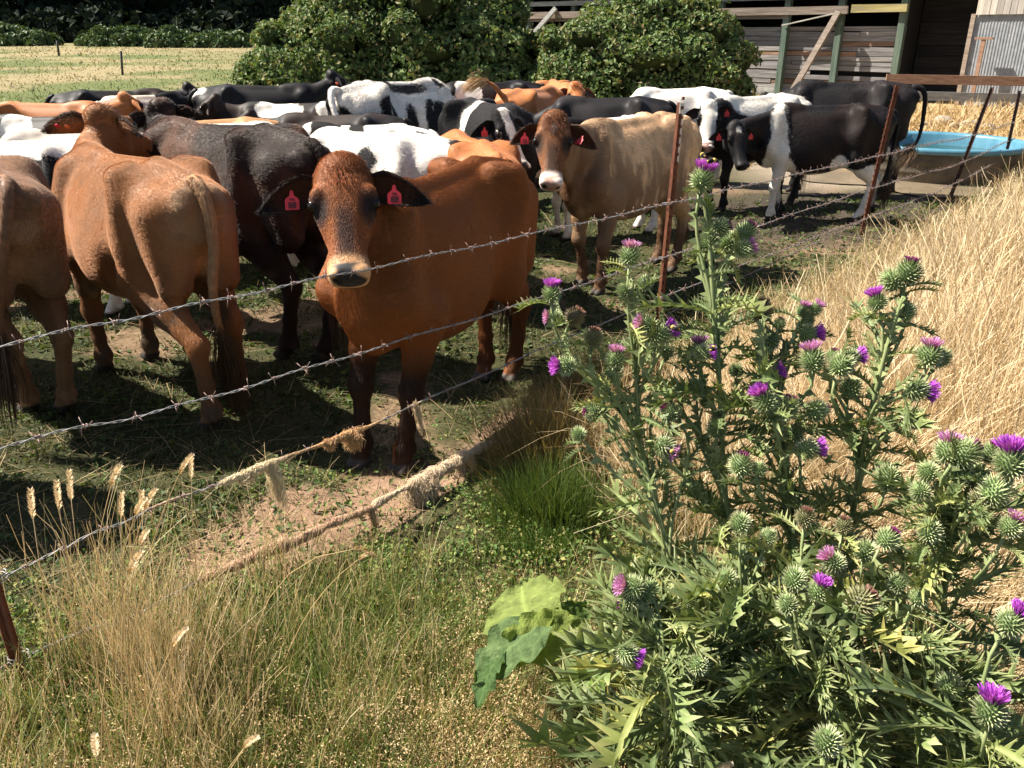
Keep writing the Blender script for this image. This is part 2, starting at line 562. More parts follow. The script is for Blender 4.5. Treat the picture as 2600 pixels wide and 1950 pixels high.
TRUNK = [(-.80, .085, 1.21, 1.00), (-.74, .16, 1.255, .86), (-.64, .205, 1.285, .76), (-.50, .235, 1.305, .68), (-.36, .255, 1.312, .62),
         (-.20, .275, 1.295, .545), (0.0, .305, 1.28, .495), (.20, .30, 1.275, .50), (.38, .245, 1.285, .545), (.50, .205, 1.29, .59),
         (.62, .165, 1.20, .63), (.70, .12, 1.08, .69), (.75, .07, .98, .76)]
HEADSEC = [(-.035, .070, -.015, -.085), (.0, .098, .010, -.125), (.05, .110, .018, -.165), (.11, .112, .022, -.195), (.16, .106, .018, -.212),
           (.22, .090, .012, -.205), (.29, .071, .002, -.172), (.36, .064, -.003, -.145), (.42, .070, -.004, -.135), (.455, .077, -.008, -.13),
           (.485, .074, -.018, -.12), (.505, .055, -.04, -.10)]

def bez(p0, p1, p2, p3, n):
    t = np.linspace(0, 1, n)[:, None]
    return (1 - t) ** 3 * p0 + 3 * (1 - t) ** 2 * t * p1 + 3 * (1 - t) * t * t * p2 + t ** 3 * p3

def head_frame(poll, f, u):
    f = nrm(f); u = nrm(np.asarray(u, float) - f * np.dot(u, f)); s = np.cross(u, f)     # s: the animal's left
    return np.array(poll, float), f, u, s

def leg_joints(front, side, hoof):
    hx, hy = hoof
    if front:
        return [np.array([.40, side * .155, .76]), np.array([.42 + hx * .45 + .03, side * .150 + hy * .5, .40]), np.array([.43 + hx * .95, side * .145 + hy * .95, .115]),
                np.array([.455 + hx, side * .145 + hy, .03])]
    return [np.array([-.38, side * .165, .74]), np.array([-.70 + hx * .6, side * .145 + hy * .5, .475]), np.array([-.655 + hx * .96, side * .145 + hy * .95, .12]),
            np.array([-.60 + hx, side * .145 + hy, .03])]

def cow_surface(sp):
    vox = sp['vox']
    O, f, u, s = head_frame(sp['poll'], sp['f'], sp['u'])
    fat = sp.get('fat', .90); nw = sp.get('neckw', .88)
    head_lo = np.minimum(O, O + f * .52) - .26; head_hi = np.maximum(O, O + f * .52) + .26
    hz = sp.get('hooves', [(0, 0)] * 4)
    lo = np.minimum([-.95, -.42, -.03], head_lo); hi = np.maximum([.85, .42, 1.42], head_hi)
    lo[0] = min(lo[0], -.75 + min(h[0] for h in hz) - .1)
    lo[2] = -.03
    g = Grid(lo, hi, vox)
    X, Y, Z = np.eye(3)
    tr = [(t, w * (fat if t < .4 else min(fat, .88)), zt, zb + sp.get('tuck', .03)) for t, w, zt, zb in TRUNK]
    g.loft((0, 0, 0), X, Y, Z, tr, k=.04, pear=.20, expo=2.25)
    # spine, hooks, pins, tail head
    g.cap((-.74, 0, 1.262), (-.40, 0, 1.30), .022, .03, .07)
    g.cap((-.40, 0, 1.295), (.44, 0, 1.272), .026, .03, .06)
    g.cap((.30, 0, 1.27), (.50, 0, 1.265), .045, .05, .08)
    for sd in (-1, 1):
        g.cap((-.36, sd * .13, 1.298), (-.40, sd * .226, 1.276), .036, .040, .05)
        g.cap((-.76, sd * .085, 1.205), (-.79, sd * .09, 1.165), .036, .036, .05)
        g.cap((-.42, sd * .17, 1.16), (-.37, sd * .165, .78), .15 * fat, .115, .10)      # thigh
        g.cap((-.62, sd * .12, 1.10), (-.66, sd * .13, .76), .13, .085, .09)             # buttock
        g.cap((.50, sd * .10, 1.20), (.60, sd * .155, .90), .075, .085, .08)             # shoulder blade
        g.cap((.60, sd * .15, .88), (.44, sd * .16, .76), .085, .085, .08)               # upper arm
        g.ell((-.225, sd * .30, 1.185), (.125, .095, .095), .12, sub=True)                # hollow before the hip
        g.ell((-.235, sd * .315, .74), (.11, .08, .12), .13, sub=True)                    # flank fold
    g.ell((.585, 0, .74), (.11, .085, .12), .08)                                           # brisket
    if sp.get('udder'):
        g.ell((-.42, 0, .60), (.20, .14, .13), .07)
        for a, b in ((-.36, -.07), (-.36, .07), (-.50, -.07), (-.50, .07)): g.cap((a, b, .50), (a, b, .43), .018, .013, .02)
    # legs
    for i, (fr, sd) in enumerate(((1, 1), (1, -1), (0, 1), (0, -1))):
        j = leg_joints(fr, sd, hz[i])
        if fr:
            g.cap(j[0], j[0] * .45 + j[1] * .55, .10, .062, .05); g.cap(j[0] * .45 + j[1] * .55, j[1], .062, .047, .03)
            g.ell(j[1] + [.008, 0, 0], (.052, .05, .06), .03)
            g.cap(j[1], j[2] * .6 + j[1] * .4, .043, .033, .03); g.cap(j[2] * .6 + j[1] * .4, j[2], .033, .041, .025)
        else:
            m = j[0] * .5 + j[1] * .5
            g.cap(j[0], m, .115, .078, .06); g.cap(m, j[1], .078, .048, .04)
            g.cap(j[1] + [-.035, 0, .02], m + [-.075, 0, .06], .024, .03, .04)           # tendon to the point of hock
            g.ell(j[1] + [-.005, 0, -.005], (.055, .044, .06), .03)
            g.cap(j[1] + [.005, 0, -.04], j[2] * .6 + j[1] * .4, .042, .035, .03); g.cap(j[2] * .6 + j[1] * .4, j[2], .035, .043, .025)
        g.ell(j[2], (.046, .046, .048), .02)
        g.cap(j[2], j[3] + [-.01, 0, .035], .042, .043, .02)
        for c in (-1, 1):
            g.ecap(j[3] + [-.022, c * .024, .012], j[3] + [.045, c * .026, -.008], (.027, .036), (.024, .022), (0, 0, 1), .012)
        g.cap(j[2] + [-.045, .018, -.015], j[2] + [-.055, .018, -.035], .014, .011, .015); g.cap(j[2] + [-.045, -.018, -.015], j[2] + [-.055, -.018, -.035], .014, .011, .015)
    # neck
    hb = O + f * .085 - u * .085
    base = np.array([.46, 0, 1.03])
    d1 = sp.get('neck_out', .28)
    c1 = base + np.array([.22, 0, .06]) + np.array(sp.get('neck_c1', (0, 0, 0)))
    c2 = hb - u * .16 - f * .06 + np.array(sp.get('neck_c2', (0, 0, 0)))
    nk = bez(base, c1, c2, hb, 9)
    for i in range(8):
        a, b = i / 8, (i + 1) / 8
        r0 = ((.150 - .062 * a ** .8) * nw, (.235 - .135 * a ** .7) * nw); r1 = ((.150 - .062 * b ** .8) * nw, (.235 - .135 * b ** .7) * nw)
        dd = nrm(nk[i + 1] - nk[i])
        upv = nrm((Z * .9 + X * -.25) * (1 - a) + (-f * .6 + u * .5) * a)
        upv = upv - dd * np.dot(upv, dd)
        g.ecap(nk[i], nk[i + 1], r0, r1, upv, .05)
    thr = O + f * .16 - u * .20
    g.cap(thr, (.60, 0, .76), .022, .04, .10)                                             # dewlap
    g.cap((.40, 0, 1.255), nk[5] + nrm(-f * .6 + u * .5) * .075, .05, .045, .08)                      # crest
    # head
    w = sp.get('headw', 1.0)
    hs = [(t, a * w, b, c) for t, a, b, c in HEADSEC]
    g.loft(O, f, s, u, hs, k=.025, pear=-.06, expo=2.5)
    P = lambda t, ss, uu: O + f * t + s * ss + u * uu
    g.cap(P(.10, 0, -.165), P(.40, 0, -.118), .062, .04, .03)
    for sd in (-1, 1):
        g.cap(P(.06, sd * .075, -.13), P(.17, sd * .066, -.175), .045, .045, .04)        # jowl
        g.cap(P(.125, sd * .096 * w, -.012), P(.162, sd * .106 * w, -.032), .020, .022, .035)     # brow
        g.cap(P(.20, sd * .085 * w, -.06), P(.30, sd * .060, -.075), .022, .02, .03)     # cheek bone
        g.ell(P(.166, sd * .122 * w, -.043), (.022, .017, .017), .010, sub=True)         # eye socket
        g.ell(P(.478, sd * .050, -.022), (.032, .026, .020), .02)                        # nostril wing
        g.ell(P(.494, sd * .044, -.036), (.026, .015, .017), .012, sub=True, R=np.stack([nrm(s * sd * .8 + f * .5 - u * .4), nrm(np.cross(s * sd * .8 + f * .5 - u * .4, f)), nrm(np.cross(s * sd * .8 + f * .5 - u * .4, np.cross(s * sd * .8 + f * .5 - u * .4, f)))], 1))
    g.ell(P(-.02, 0, -.03), (.055, .07, .055), .05)                                      # poll
    g.ell(P(.46, 0, -.045), (.05, .075, .045), .03)                                      # muzzle pad
    g.ell(P(.462, 0, -.118), (.045, .055, .024), .02)                                    # lower lip
    for sd in (-1, 1):
        g.cap(P(.47, sd * .055, -.100), P(.40, sd * .072, -.100), .006, .004, .012, sub=True)    # mouth corner
    g.cap(P(.520, -.055, -.100), P(.520, .055, -.100), .012, .012, .012, sub=True)
    V, Q = g.surface()
    # relax the hide over trunk and neck so that muscles blend
    hd = V - O
    t_, u_ = hd @ f, hd @ u
    inh = (t_ > -.05) & (t_ < .55) & (np.abs(hd @ s) < .17) & (u_ > -.25) & (u_ < .08)
    wgt = np.where(inh, .10, np.where(V[:, 2] < .62, .12, .45))[:, None]
    E_ = np.concatenate([Q[:, [0, 1]], Q[:, [1, 2]], Q[:, [2, 3]], Q[:, [3, 0]]]); E_ = np.concatenate([E_, E_[:, ::-1]])
    cnt = np.bincount(E_[:, 0], minlength=len(V))[:, None] + 1e-9
    for _ in range(max(4, int(.10 / vox))):
        av = np.stack([np.bincount(E_[:, 0], V[E_[:, 1], k], len(V)) for k in range(3)], 1) / cnt
        V = V + (av - V) * wgt
    return (V, Q), (O, f, u, s), nk

def ear_geo(O, f, u, s, sd, droop=0.0, back=0.0, size=1.0):
    """leaf-shaped cupped ear; returns verts, quads, local (t,w,inside)"""
    base = O + f * .055 + s * sd * .088 - u * .055
    e = nrm(s * sd * 1.0 - u * (.25 + back) + f * (.18 + droop))
    face = nrm(u * .8 + f * .45 - e * np.dot(u * .8 + f * .45, e))       # the ear opens forward and down
    c = np.cross(e, face)
    L = .225 * size; nt, nw = 12, 9
    V = []; I = []
    for shell in (0, 1):
        for i in range(nt):
            t = i / (nt - 1)
            wd = .054 * size * (np.sin(np.pi * min(1, .16 + .84 * t) ** .85) ** .75) * (1 if t > .0 else 1) + .004
            if t < .25: wd = wd * (.55 + .45 * t / .25)
            for j in range(nw):
                a = (j / (nw - 1) - .5) * 2
                cup = (1 - a * a) * wd * (.85 - .35 * t)
                th = .010 * (1 - a * a * .8) * (1 - .5 * t) if shell else 0
                p = base + e * L * (t ** .95 - .02) + c * wd * a - face * (cup + th - wd * .25) - face * .06 * t * t * size + f * .03 * t * t
                V.append(p); I.append((t, a, 0 if shell else 1))
    V = np.array(V); I = np.array(I); Q = []
    m = nt * nw
    for i in range(nt - 1):
        for j in range(nw - 1):
            q = [i * nw + j, i * nw + j + 1, (i + 1) * nw + j + 1, (i + 1) * nw + j]
            Q.append(q); Q.append([k + m for k in q[::-1]])
    for i in range(nt - 1):
        for j in (0, nw - 1):
            a, b = i * nw + j, (i + 1) * nw + j
            Q.append([a, b, b + m, a + m])
    for j in range(nw - 1):
        a, b = (nt - 1) * nw + j, (nt - 1) * nw + j + 1
        Q.append([a, b, b + m, a + m])
    return V, np.array(Q), I, (base, e, face, c, L)

def tail_points(sp):
    if 'tail' in sp: return np.array(sp['tail'], float)
    return np.array([(-.74, 0, 1.265), (-.81, 0, 1.24), (-.855, 0, 1.15), (-.86, .0, 1.0), (-.845, .005, .8), (-.84, 0, .62), (-.845, 0, .50)])

def resample(p, n):
    p = np.asarray(p, float)
    # catmull-rom
    P = np.concatenate([[2 * p[0] - p[1]], p, [2 * p[-1] - p[-2]]])
    out = []
    m = len(p) - 1
    for t in np.linspace(0, m - 1e-6, n):
        i = int(t); f = t - i
        a, b, c, d = P[i], P[i + 1], P[i + 2], P[i + 3]
        out.append(.5 * ((2 * b) + (c - a) * f + (2 * a - 5 * b + 4 * c - d) * f * f + (3 * b - a - 3 * c + d) * f ** 3))
    return np.array(out)

def cow_mat(name, spotcol=None, rough=.55, hairy=1.0, spec=.18, sheen=.08):
    m, nt, b = new_mat(name)
    col = attr(nt, 'col')
    if spotcol is not None:
        sp = attr(nt, 'spot', 'Fac')
        n1 = noise_fac(nt, 55, 3); n2 = noise_fac(nt, 9, 2)
        e = math_n(nt, 'ADD', sp, math_n(nt, 'MULTIPLY', math_n(nt, 'SUBTRACT', n1, .5), .045))
        e = math_n(nt, 'ADD', e, math_n(nt, 'MULTIPLY', math_n(nt, 'SUBTRACT', n2, .5), .06))
        fac = math_n(nt, 'MULTIPLY_ADD', e, 60.0, clamp=True); fac.node.inputs[2].default_value = 0.5
        col = mixc(nt, fac, col, spotcol)
    hn = noise_fac(nt, 75, 4, stretch=(.22, 1.0, .7))
    big = noise_fac(nt, 7, 3)
    col = mixc(nt, 1.0, col, ramp(nt, hn, [(.3, (.84, .83, .82)), (.7, (1.12, 1.12, 1.12))]), 'MULTIPLY')
    col = mixc(nt, 1.0, col, ramp(nt, big, [(.3, (.84, .82, .8)), (.7, (1.1, 1.1, 1.1))]), 'MULTIPLY')
    nt.links.new(col, b.inputs['Base Color'])
    b.inputs['Roughness'].default_value = rough
    b.inputs['Specular IOR Level'].default_value = spec
    b.inputs['Sheen Weight'].default_value = sheen
    b.inputs['Sheen Roughness'].default_value = .5
    bump(nt, b, hn, .06 * hairy, .006)
    return m

def hair_mat(name, rough=.5):
    m, nt, b = new_mat(name)
    col = attr(nt, 'hcol')
    nt.links.new(col, b.inputs['Base Color'])
    b.inputs['Roughness'].default_value = rough
    b.inputs['Specular IOR Level'].default_value = .28
    return m

def add_curves(name, P, R, col, mat, parent=None):
    """P (n,k,3) points, R (k,) or (n,k) radii, col (n,3)"""
    n, k, _ = P.shape
    cu = bpy.data.hair_curves.new(name)
    cu.add_curves([k] * n)
    cu.attributes['position'].data.foreach_set('vector', P.astype(np.float32).ravel()) if 'position' in cu.attributes else cu.points.foreach_set('position', P.astype(np.float32).ravel())
    ra = cu.attributes.get('radius') or cu.attributes.new('radius', 'FLOAT', 'POINT')
    ra.data.foreach_set('value', np.broadcast_to(np.asarray(R, np.float32), (n, k)).astype(np.float32).ravel())
    ca = cu.attributes.new('hcol', 'FLOAT_COLOR', 'CURVE')
    ca.data.foreach_set('color', np.concatenate([col, np.ones((n, 1))], 1).astype(np.float32).ravel())
    cu.materials.append(mat)
    return link(bpy.data.objects.new(name, cu), parent)

EYE_MAT, EYE_NT, _b = new_mat('cow_eye')
_b.inputs['Base Color'].default_value = (.012, .008, .006, 1); _b.inputs['Roughness'].default_value = .12; _b.inputs['Specular IOR Level'].default_value = .3
TAG_MAT = simple_mat('ear_tag_red', (.50, .025, .035), (.62, .04, .05), 20, .45, 0)
TAG_OR = simple_mat('ear_button_orange', (.65, .16, .05), (.75, .22, .07), 20, .45, 0)
INK = simple_mat('tag_ink', (.012, .010, .012), (.02, .02, .02), 20, .6, 0)
HAIR = hair_mat('coat_hair')

def text_mesh(txt, size, extr=.0004):
    cu = bpy.data.curves.new('tmp_text', 'FONT'); cu.body = txt; cu.size = size; cu.align_x = 'CENTER'; cu.extrude = extr; cu.offset = size * .022
    o = bpy.data.objects.new('tmp_text', cu); C.objects.link(o)
    dg = bpy.context.evaluated_depsgraph_get()
    me = bpy.data.meshes.new_from_object(o.evaluated_get(dg))
    bpy.data.objects.remove(o); bpy.data.curves.remove(cu)
    return me

_sph = None
def sphere_mesh(name, mat, r=1.0, n=10, m=8):
    mb = MB()
    V = [(0, 0, 1)]; Q = []; T = []
    for i in range(1, m):
        th = np.pi * i / m
        for j in range(n): V.append((np.sin(th) * np.cos(2 * np.pi * j / n), np.sin(th) * np.sin(2 * np.pi * j / n), np.cos(th)))
    V.append((0, 0, -1)); e = len(V) - 1
    for j in range(n): T.append((0, 1 + j, 1 + (j + 1) % n)); T.append((e, e - n + (j + 1) % n, e - n + j))
    for i in range(m - 2):
        for j in range(n): Q.append((1 + i * n + j, 1 + (i + 1) * n + j, 1 + (i + 1) * n + (j + 1) % n, 1 + i * n + (j + 1) % n))
    mb.add(np.array(V) * r, Q, T)
    return mb.mesh(name, mat)
EYE_ME = sphere_mesh('eye', EYE_MAT, .0245, 16, 12)

def frame_mat(origin, x, y, z):
    m = np.eye(4); m[:3, 0] = x; m[:3, 1] = y; m[:3, 2] = z; m[:3, 3] = origin
    return Matrix(m.tolist())

def tag_meshes():
    """red flag tag: neck on top, broad body below (local x right, y up, z towards the viewer)"""
    mb = MB()
    out = [(-.030, -.075), (.030, -.075), (.033, -.070), (.033, -.030), (.027, -.020), (.011, -.008), (.008, .012), (0, .018), (-.008, .012), (-.011, -.008), (-.027, -.020), (-.033, -.030), (-.033, -.070)]
    n = len(out); v = [(x, y, .0012) for x, y in out] + [(x, y, -.0012) for x, y in out]
    bm = bmesh.new(); vs = [bm.verts.new(p) for p in v]
    bm.faces.new(vs[:n]); bm.faces.new(vs[n:][::-1])
    for i in range(n): bm.faces.new([vs[(i + 1) % n], vs[i], vs[n + i], vs[n + (i + 1) % n]])
    me = bpy.data.meshes.new('ear_tag'); bm.to_mesh(me); bm.free(); me.materials.append(TAG_MAT)
    return me
TAG_ME = tag_meshes()
BUTTON_ME = None

def make_cow(sp):
    """sp: x, y, heading, scale, poll/f/u (head), hooves, style -> top-level cow mesh with its parts"""
    (V, Q), (O, f, u, s), nk = cow_surface(sp)
    nb = len(V)
    # head coordinates for colouring
    def hc(V):
        d = V - O
        return np.stack([d @ f, d @ s, d @ u], 1)
    ears = [ear_geo(O, f, u, s, sd, *sp.get('ears', ((0, 0), (0, 0)))[0 if sd > 0 else 1]) for sd in (1, -1)]
    VV = [V]; QQ = [Q]; n = nb; ei = []
    for ev, eq, ii, fr in ears:
        VV.append(ev); QQ.append(eq + n); ei.append((n, n + len(ev), ii)); n += len(ev)
    # tail
    tp = resample(tail_points(sp), 16)
    tb = MB(); tb.tube(tp, np.linspace(.034, .013, 16) * np.where(np.arange(16) < 2, 1.1, 1), 8)
    tv = np.concatenate(tb.v); VV.append(tv); QQ.append(np.concatenate(tb.q) + n); tri = np.concatenate(tb.t) + n
    ti = (n, n + len(tv)); n += len(tv)
    V = np.concatenate(VV)
    h = hc(V)
    dn = np.min(np.linalg.norm(V[:, None, :] - nk[None, 2:, :], axis=2), axis=1)
    inhead = (h[:, 0] > -.06) & (h[:, 0] < .54) & (np.abs(h[:, 1]) < np.where(h[:, 0] < .28, .16, .105)) & (h[:, 2] > np.interp(h[:, 0], [0, .2, .32, .42, .54], [-.22, -.24, -.195, -.165, -.150])) & (h[:, 2] < .06)
    reg = dict(V=V, h=h, inhead=inhead, ear=np.zeros(len(V)), earin=np.zeros(len(V)), eart=np.zeros(len(V)), eare=np.zeros(len(V)), tail=np.zeros(len(V)), dn=dn)
    for a, b, ii in ei:
        reg['ear'][a:b] = 1; reg['earin'][a:b] = ii[:, 2]; reg['eart'][a:b] = ii[:, 0]; reg['eare'][a:b] = np.abs(ii[:, 1]); reg['inhead'][a:b] = False
    reg['tail'][ti[0]:ti[1]] = np.linspace(0.01, 1, ti[1] - ti[0])
    reg['inhead'][ti[0]:ti[1]] = False
    col, spot = sp['paint'](reg)
    if 'mud' in sp: pass
    mat = sp['mat']
    me = mesh_np('cow', V, [np.concatenate(QQ), tri], True, [mat], None, {'col': col, 'spot': spot})
    o = obj('cow', me)
    z0 = float(ground_z(sp['x'], sp['y'])) - .005
    o.location = (sp['x'], sp['y'], z0); o.rotation_euler = (0, 0, sp['heading']); o.scale = (sp['scale'],) * 3
    tag(o, sp['label'], 'cow', 'herd of cattle behind the barbed wire fence')
    o['kind'] = 'thing'
    for sd in (1, -1):
        e = obj('eye', EYE_ME, o); e.location = O + f * .166 + s * sd * .1085 * sp.get('headw', 1.0) - u * .033
    # ear tags
    for sd, kind in sp.get('tags', {}).items():
        base, e, face, c, L = ears[0 if sd > 0 else 1][3]
        if kind[0] == 'flag':
            p = base + e * L * .50 + face * .016
            out = nrm(rot_local(kind[2], sp['heading']) if len(kind) > 2 else face)
            up = nrm(np.array([0, 0, 1.0]) - out * out[2])
            xx = np.cross(up, out)
            t = obj('ear_tag', TAG_ME, o); t.matrix_local = frame_mat(p, xx, up, out) @ Matrix.Scale(.84, 4)
            if kind[1]:
                tm = text_mesh(kind[1], .040); tm.materials.clear(); tm.materials.append(INK)
                tt = obj('tag_number', tm, t); tt.location = (0, -.066, .0018); tt.scale = (.92, 1, 1)
                if len(kind) > 3:
                    tm2 = text_mesh(kind[3], .016); tm2.materials.clear(); tm2.materials.append(INK)
                    tt = obj('tag_code', tm2, t); tt.location = (0, -.031, .0018)
        else:
            for q, mt in ((.42, TAG_OR), (.62, TAG_MAT)):
                mb = MB(); mb.tube([(0, 0, -.002), (0, 0, .004), (0, 0, .0055)], [.0165, .0165, .012], 14); mb.tube([(0, 0, .004), (0, 0, .009)], [.006, .005], 8)
                t = mb.build('ear_button', mt, o)
                p = base + e * L * q - face * .052 - c * .01
                t.matrix_local = frame_mat(p, e, np.cross(-face, e), -face)
    make_hair(o, sp, V, np.concatenate(QQ), col, spot, reg, O, f, u, s, tp)
    return o

def make_hair(o, sp, V, Q, col, spot, reg, O, f, u, s, tp):
    rng = np.random.default_rng(abs(hash(sp['label'])) % 1000 if False else int(abs(sp['x']) * 997 + abs(sp['y']) * 131))
    a = V[Q[:, 0]]; b = V[Q[:, 1]]; c = V[Q[:, 2]]; d = V[Q[:, 3]]
    nn = np.cross(c - a, d - b); ar = np.linalg.norm(nn, axis=1); nrmv = nn / (ar[:, None] + 1e-12)
    spc = np.array(sp.get('spotcol', (0, 0, 0)))
    def final_col(qi, jit=.20):
        cc = col[Q[qi]].mean(1); ss = spot[Q[qi]].mean(1)
        e = np.clip((ss + rng.normal(0, .012, len(qi))) * 60 + .5, 0, 1)[:, None]
        if sp.get('spotcol') is not None: cc = cc * (1 - e) + spc * e
        return cc * rng.uniform(1 - jit, 1 + jit, (len(qi), 1))
    n = sp.get('hairs', 0)
    if n:
        cen = V[Q].mean(1)
        vis = ar.copy()
        # fewer hairs on the far flank that nobody sees
        hd = np.array([math.cos(sp['heading']), math.sin(sp['heading'])]); view = np.array([-sp['x'], -sp['y']])
        vl = np.array([view @ hd, view @ np.array([-hd[1], hd[0]]), 1.2]); vl = nrm(vl)
        vis = vis * np.where(nrmv @ vl > -.25, 1, .12)
        qi = rng.choice(len(Q), n, p=vis / vis.sum())
        w = rng.dirichlet((1, 1, 1, 1), n)
        p = (V[Q[qi]] * w[:, :, None]).sum(1); nr = nrmv[qi]
        h = reg['h'][Q[qi, 0]]; ih = reg['inhead'][Q[qi, 0]]; er = reg['ear'][Q[qi, 0]] > 0; tl = reg['tail'][Q[qi, 0]] > 0
        flow = np.tile(np.array([-1.0, 0, -.35]), (n, 1))
        flow[:, 2] -= 1.2 * sstep(.75, .45, p[:, 2])
        flow[ih] = f * 1.0
        up_face = ih & (h[:, 0] < .13) & (h[:, 2] > -.08); flow[up_face] = f * .35 + u * .3
        flow[tl] = (0, 0, -1)
        for k, sd in ((0, 1), (1, -1)):
            m = er & (np.sign(h[:, 1]) == sd); flow[m] = nrm(s * sd - u * .2)
        flow = flow + .45 * (np.stack([vnoise(p * 14, 5 + q) for q in range(3)], 1) - .5)
        flow -= nr * (flow * nr).sum(1)[:, None]; flow /= np.linalg.norm(flow, axis=1)[:, None] + 1e-9
        L = sp.get('hair_len', .018) * rng.uniform(.6, 1.3, n)
        L = np.where(ih, L * .55, L); L = np.where(er, L * 1.1, L)
        L = np.where(ih & (h[:, 0] < .06), L * 1.9, L)
        L = np.where(ih & (h[:, 0] > .43), L * .15, L)
        L = np.where(p[:, 2] < .10, L * .2, L)
        lift = np.where(er, .5, .18) + rng.uniform(-.08, .08, n)
        t1 = flow * (1 - .3) + nr * lift[:, None]; t1 /= np.linalg.norm(t1, axis=1)[:, None]
        side = np.cross(flow, nr) * rng.normal(0, .18, (n, 1))
        p0 = p - nr * .001; p1 = p + (t1 + side * .4) * (L * .5)[:, None]; p2 = p1 + (flow * .95 + side + nr * .02) * (L * .5)[:, None]
        P = np.stack([p0, p1, p2], 1)
        r = sp.get('hair_r', .0006)
        add_curves('coat', P, np.array([r, r * .85, r * .25]), final_col(qi), HAIR, o)
    # tail switch
    k = 7; m = sp.get('switch_n', 160)
    end = tp[-1]; dr = nrm(tp[-1] - tp[-3]); ln = sp.get('switch_len', .30)
    tt = np.linspace(0, 1, k)
    ds = rng.normal(0, 1, (m, 3)); ds -= dr * (ds @ dr)[:, None]
    st = rng.uniform(-.10, .02, m)
    grav = np.array([0, 0, -1.0]) * sp.get('switch_g', .5)
    spread = sp.get('switch_spread', .045)
    P = end + dr * st[:, None, None] + (dr * tt[None, :, None] + grav * (tt ** 2)[None, :, None]) * (ln * rng.uniform(.55, 1.05, (m, 1, 1))) + ds[:, None, :] * (.007 + spread * np.sin(np.pi * tt * .62)[None, :, None]) * rng.uniform(.4, 1, (m, 1, 1))
    sw = np.array(sp.get('switch_col', (.05, .03, .02)))
    add_curves('tail_switch', P, np.array([1, 1, .95, .9, .8, .6, .25]) * sp.get('switch_r', .0017), sw * rng.uniform(.6, 1.5, (m, 1)), HAIR, o)
    # forelock between the ears
    m = sp.get('forelock', 0)
    if m:
        aa = rng.uniform(-1, 1, m); bb = rng.uniform(-.04, .09, m)
        root = O + s * (aa * .062)[:, None] + f * bb[:, None] + u * (.012 - .02 * aa ** 2 - .02 * (bb < 0))[:, None]
        dirv = f * .55 * np.sign(bb + .02)[:, None] + u * .55 - f * .35 * (bb < 0.02)[:, None] + s * (aa * .5)[:, None] + rng.normal(0, .22, (m, 3))
        dirv /= np.linalg.norm(dirv, axis=1)[:, None]
        L = sp.get('forelock_len', .05) * rng.uniform(.5, 1.2, m) * (1 - .4 * np.abs(aa))
        tt = np.linspace(0, 1, 4)
        P = root[:, None, :] + dirv[:, None, :] * (L[:, None] * tt)[:, :, None] + (f * .5 + np.array([0, 0, -.25]))[None, None, :] * (L[:, None] * tt ** 2 * .5)[:, :, None]
        fc = np.array(sp.get('forelock_col', (.2, .06, .02)))
        add_curves('forelock', P, np.array([1, .9, .7, .2]) * .0011, fc * rng.uniform(.55, 1.4, (m, 1)), HAIR, o)
# ------------------------------------------------------------------ coat colours
def paint_common(r, col, muzzle, hoof=(.035, .028, .022), ear_in=(.10, .05, .03), ear_rim=None, lid=(.01, .008, .007)):
    V, h = r['V'], r['h']; n = len(V)
    # muzzle pad and nostrils
    ih = r['inhead']
    e = np.linalg.norm(np.stack([h[:, 0] - .166, np.abs(h[:, 1]) - .108, h[:, 2] + .041], 1) * [1, 1, 1.2], axis=1)
    t = sstep(.052, .026, e) * ih
    col = lerp(col, lid, t) if False else col * (1 - t[:, None]) + np.array(lid) * t[:, None]
    if muzzle is not None:
        t = sstep(1.12, .92, np.sqrt((h[:, 1] / .066) ** 2 + ((h[:, 2] + .034) / .046) ** 2)) * sstep(.438, .452, h[:, 0]) * ih
        col = col * (1 - t[:, None]) + np.array(muzzle) * t[:, None]
        for sd in (-1, 1):
            e = np.linalg.norm((h - [.494, sd * .044, -.036]) * [1, 1, 1], axis=1)
            t = sstep(.030, .019, e) * ih
            col = col * (1 - t[:, None]) + np.array((.006, .005, .005)) * t[:, None]
        t = ih * (h[:, 0] > .41) * sstep(.009, .003, np.abs(h[:, 2] + .100 - .0 * h[:, 0]))
        col = col * (1 - t[:, None]) + np.array((.01, .008, .008)) * t[:, None]
    t = sstep(.060, .048, V[:, 2]) * (r['ear'] < .5) * (r['tail'] == 0)
    col = col * (1 - t[:, None]) + np.array(hoof) * t[:, None]
    t = r['earin'] * sstep(1.0, .6, r['eare'] + .1)
    col = col * (1 - t[:, None]) + np.array(ear_in) * t[:, None]
    if ear_rim is not None:
        t = r['ear'] * sstep(.55, .85, np.maximum(r['eare'], r['eart']))
        col = col * (1 - t[:, None]) + np.array(ear_rim) * t[:, None]
    return col

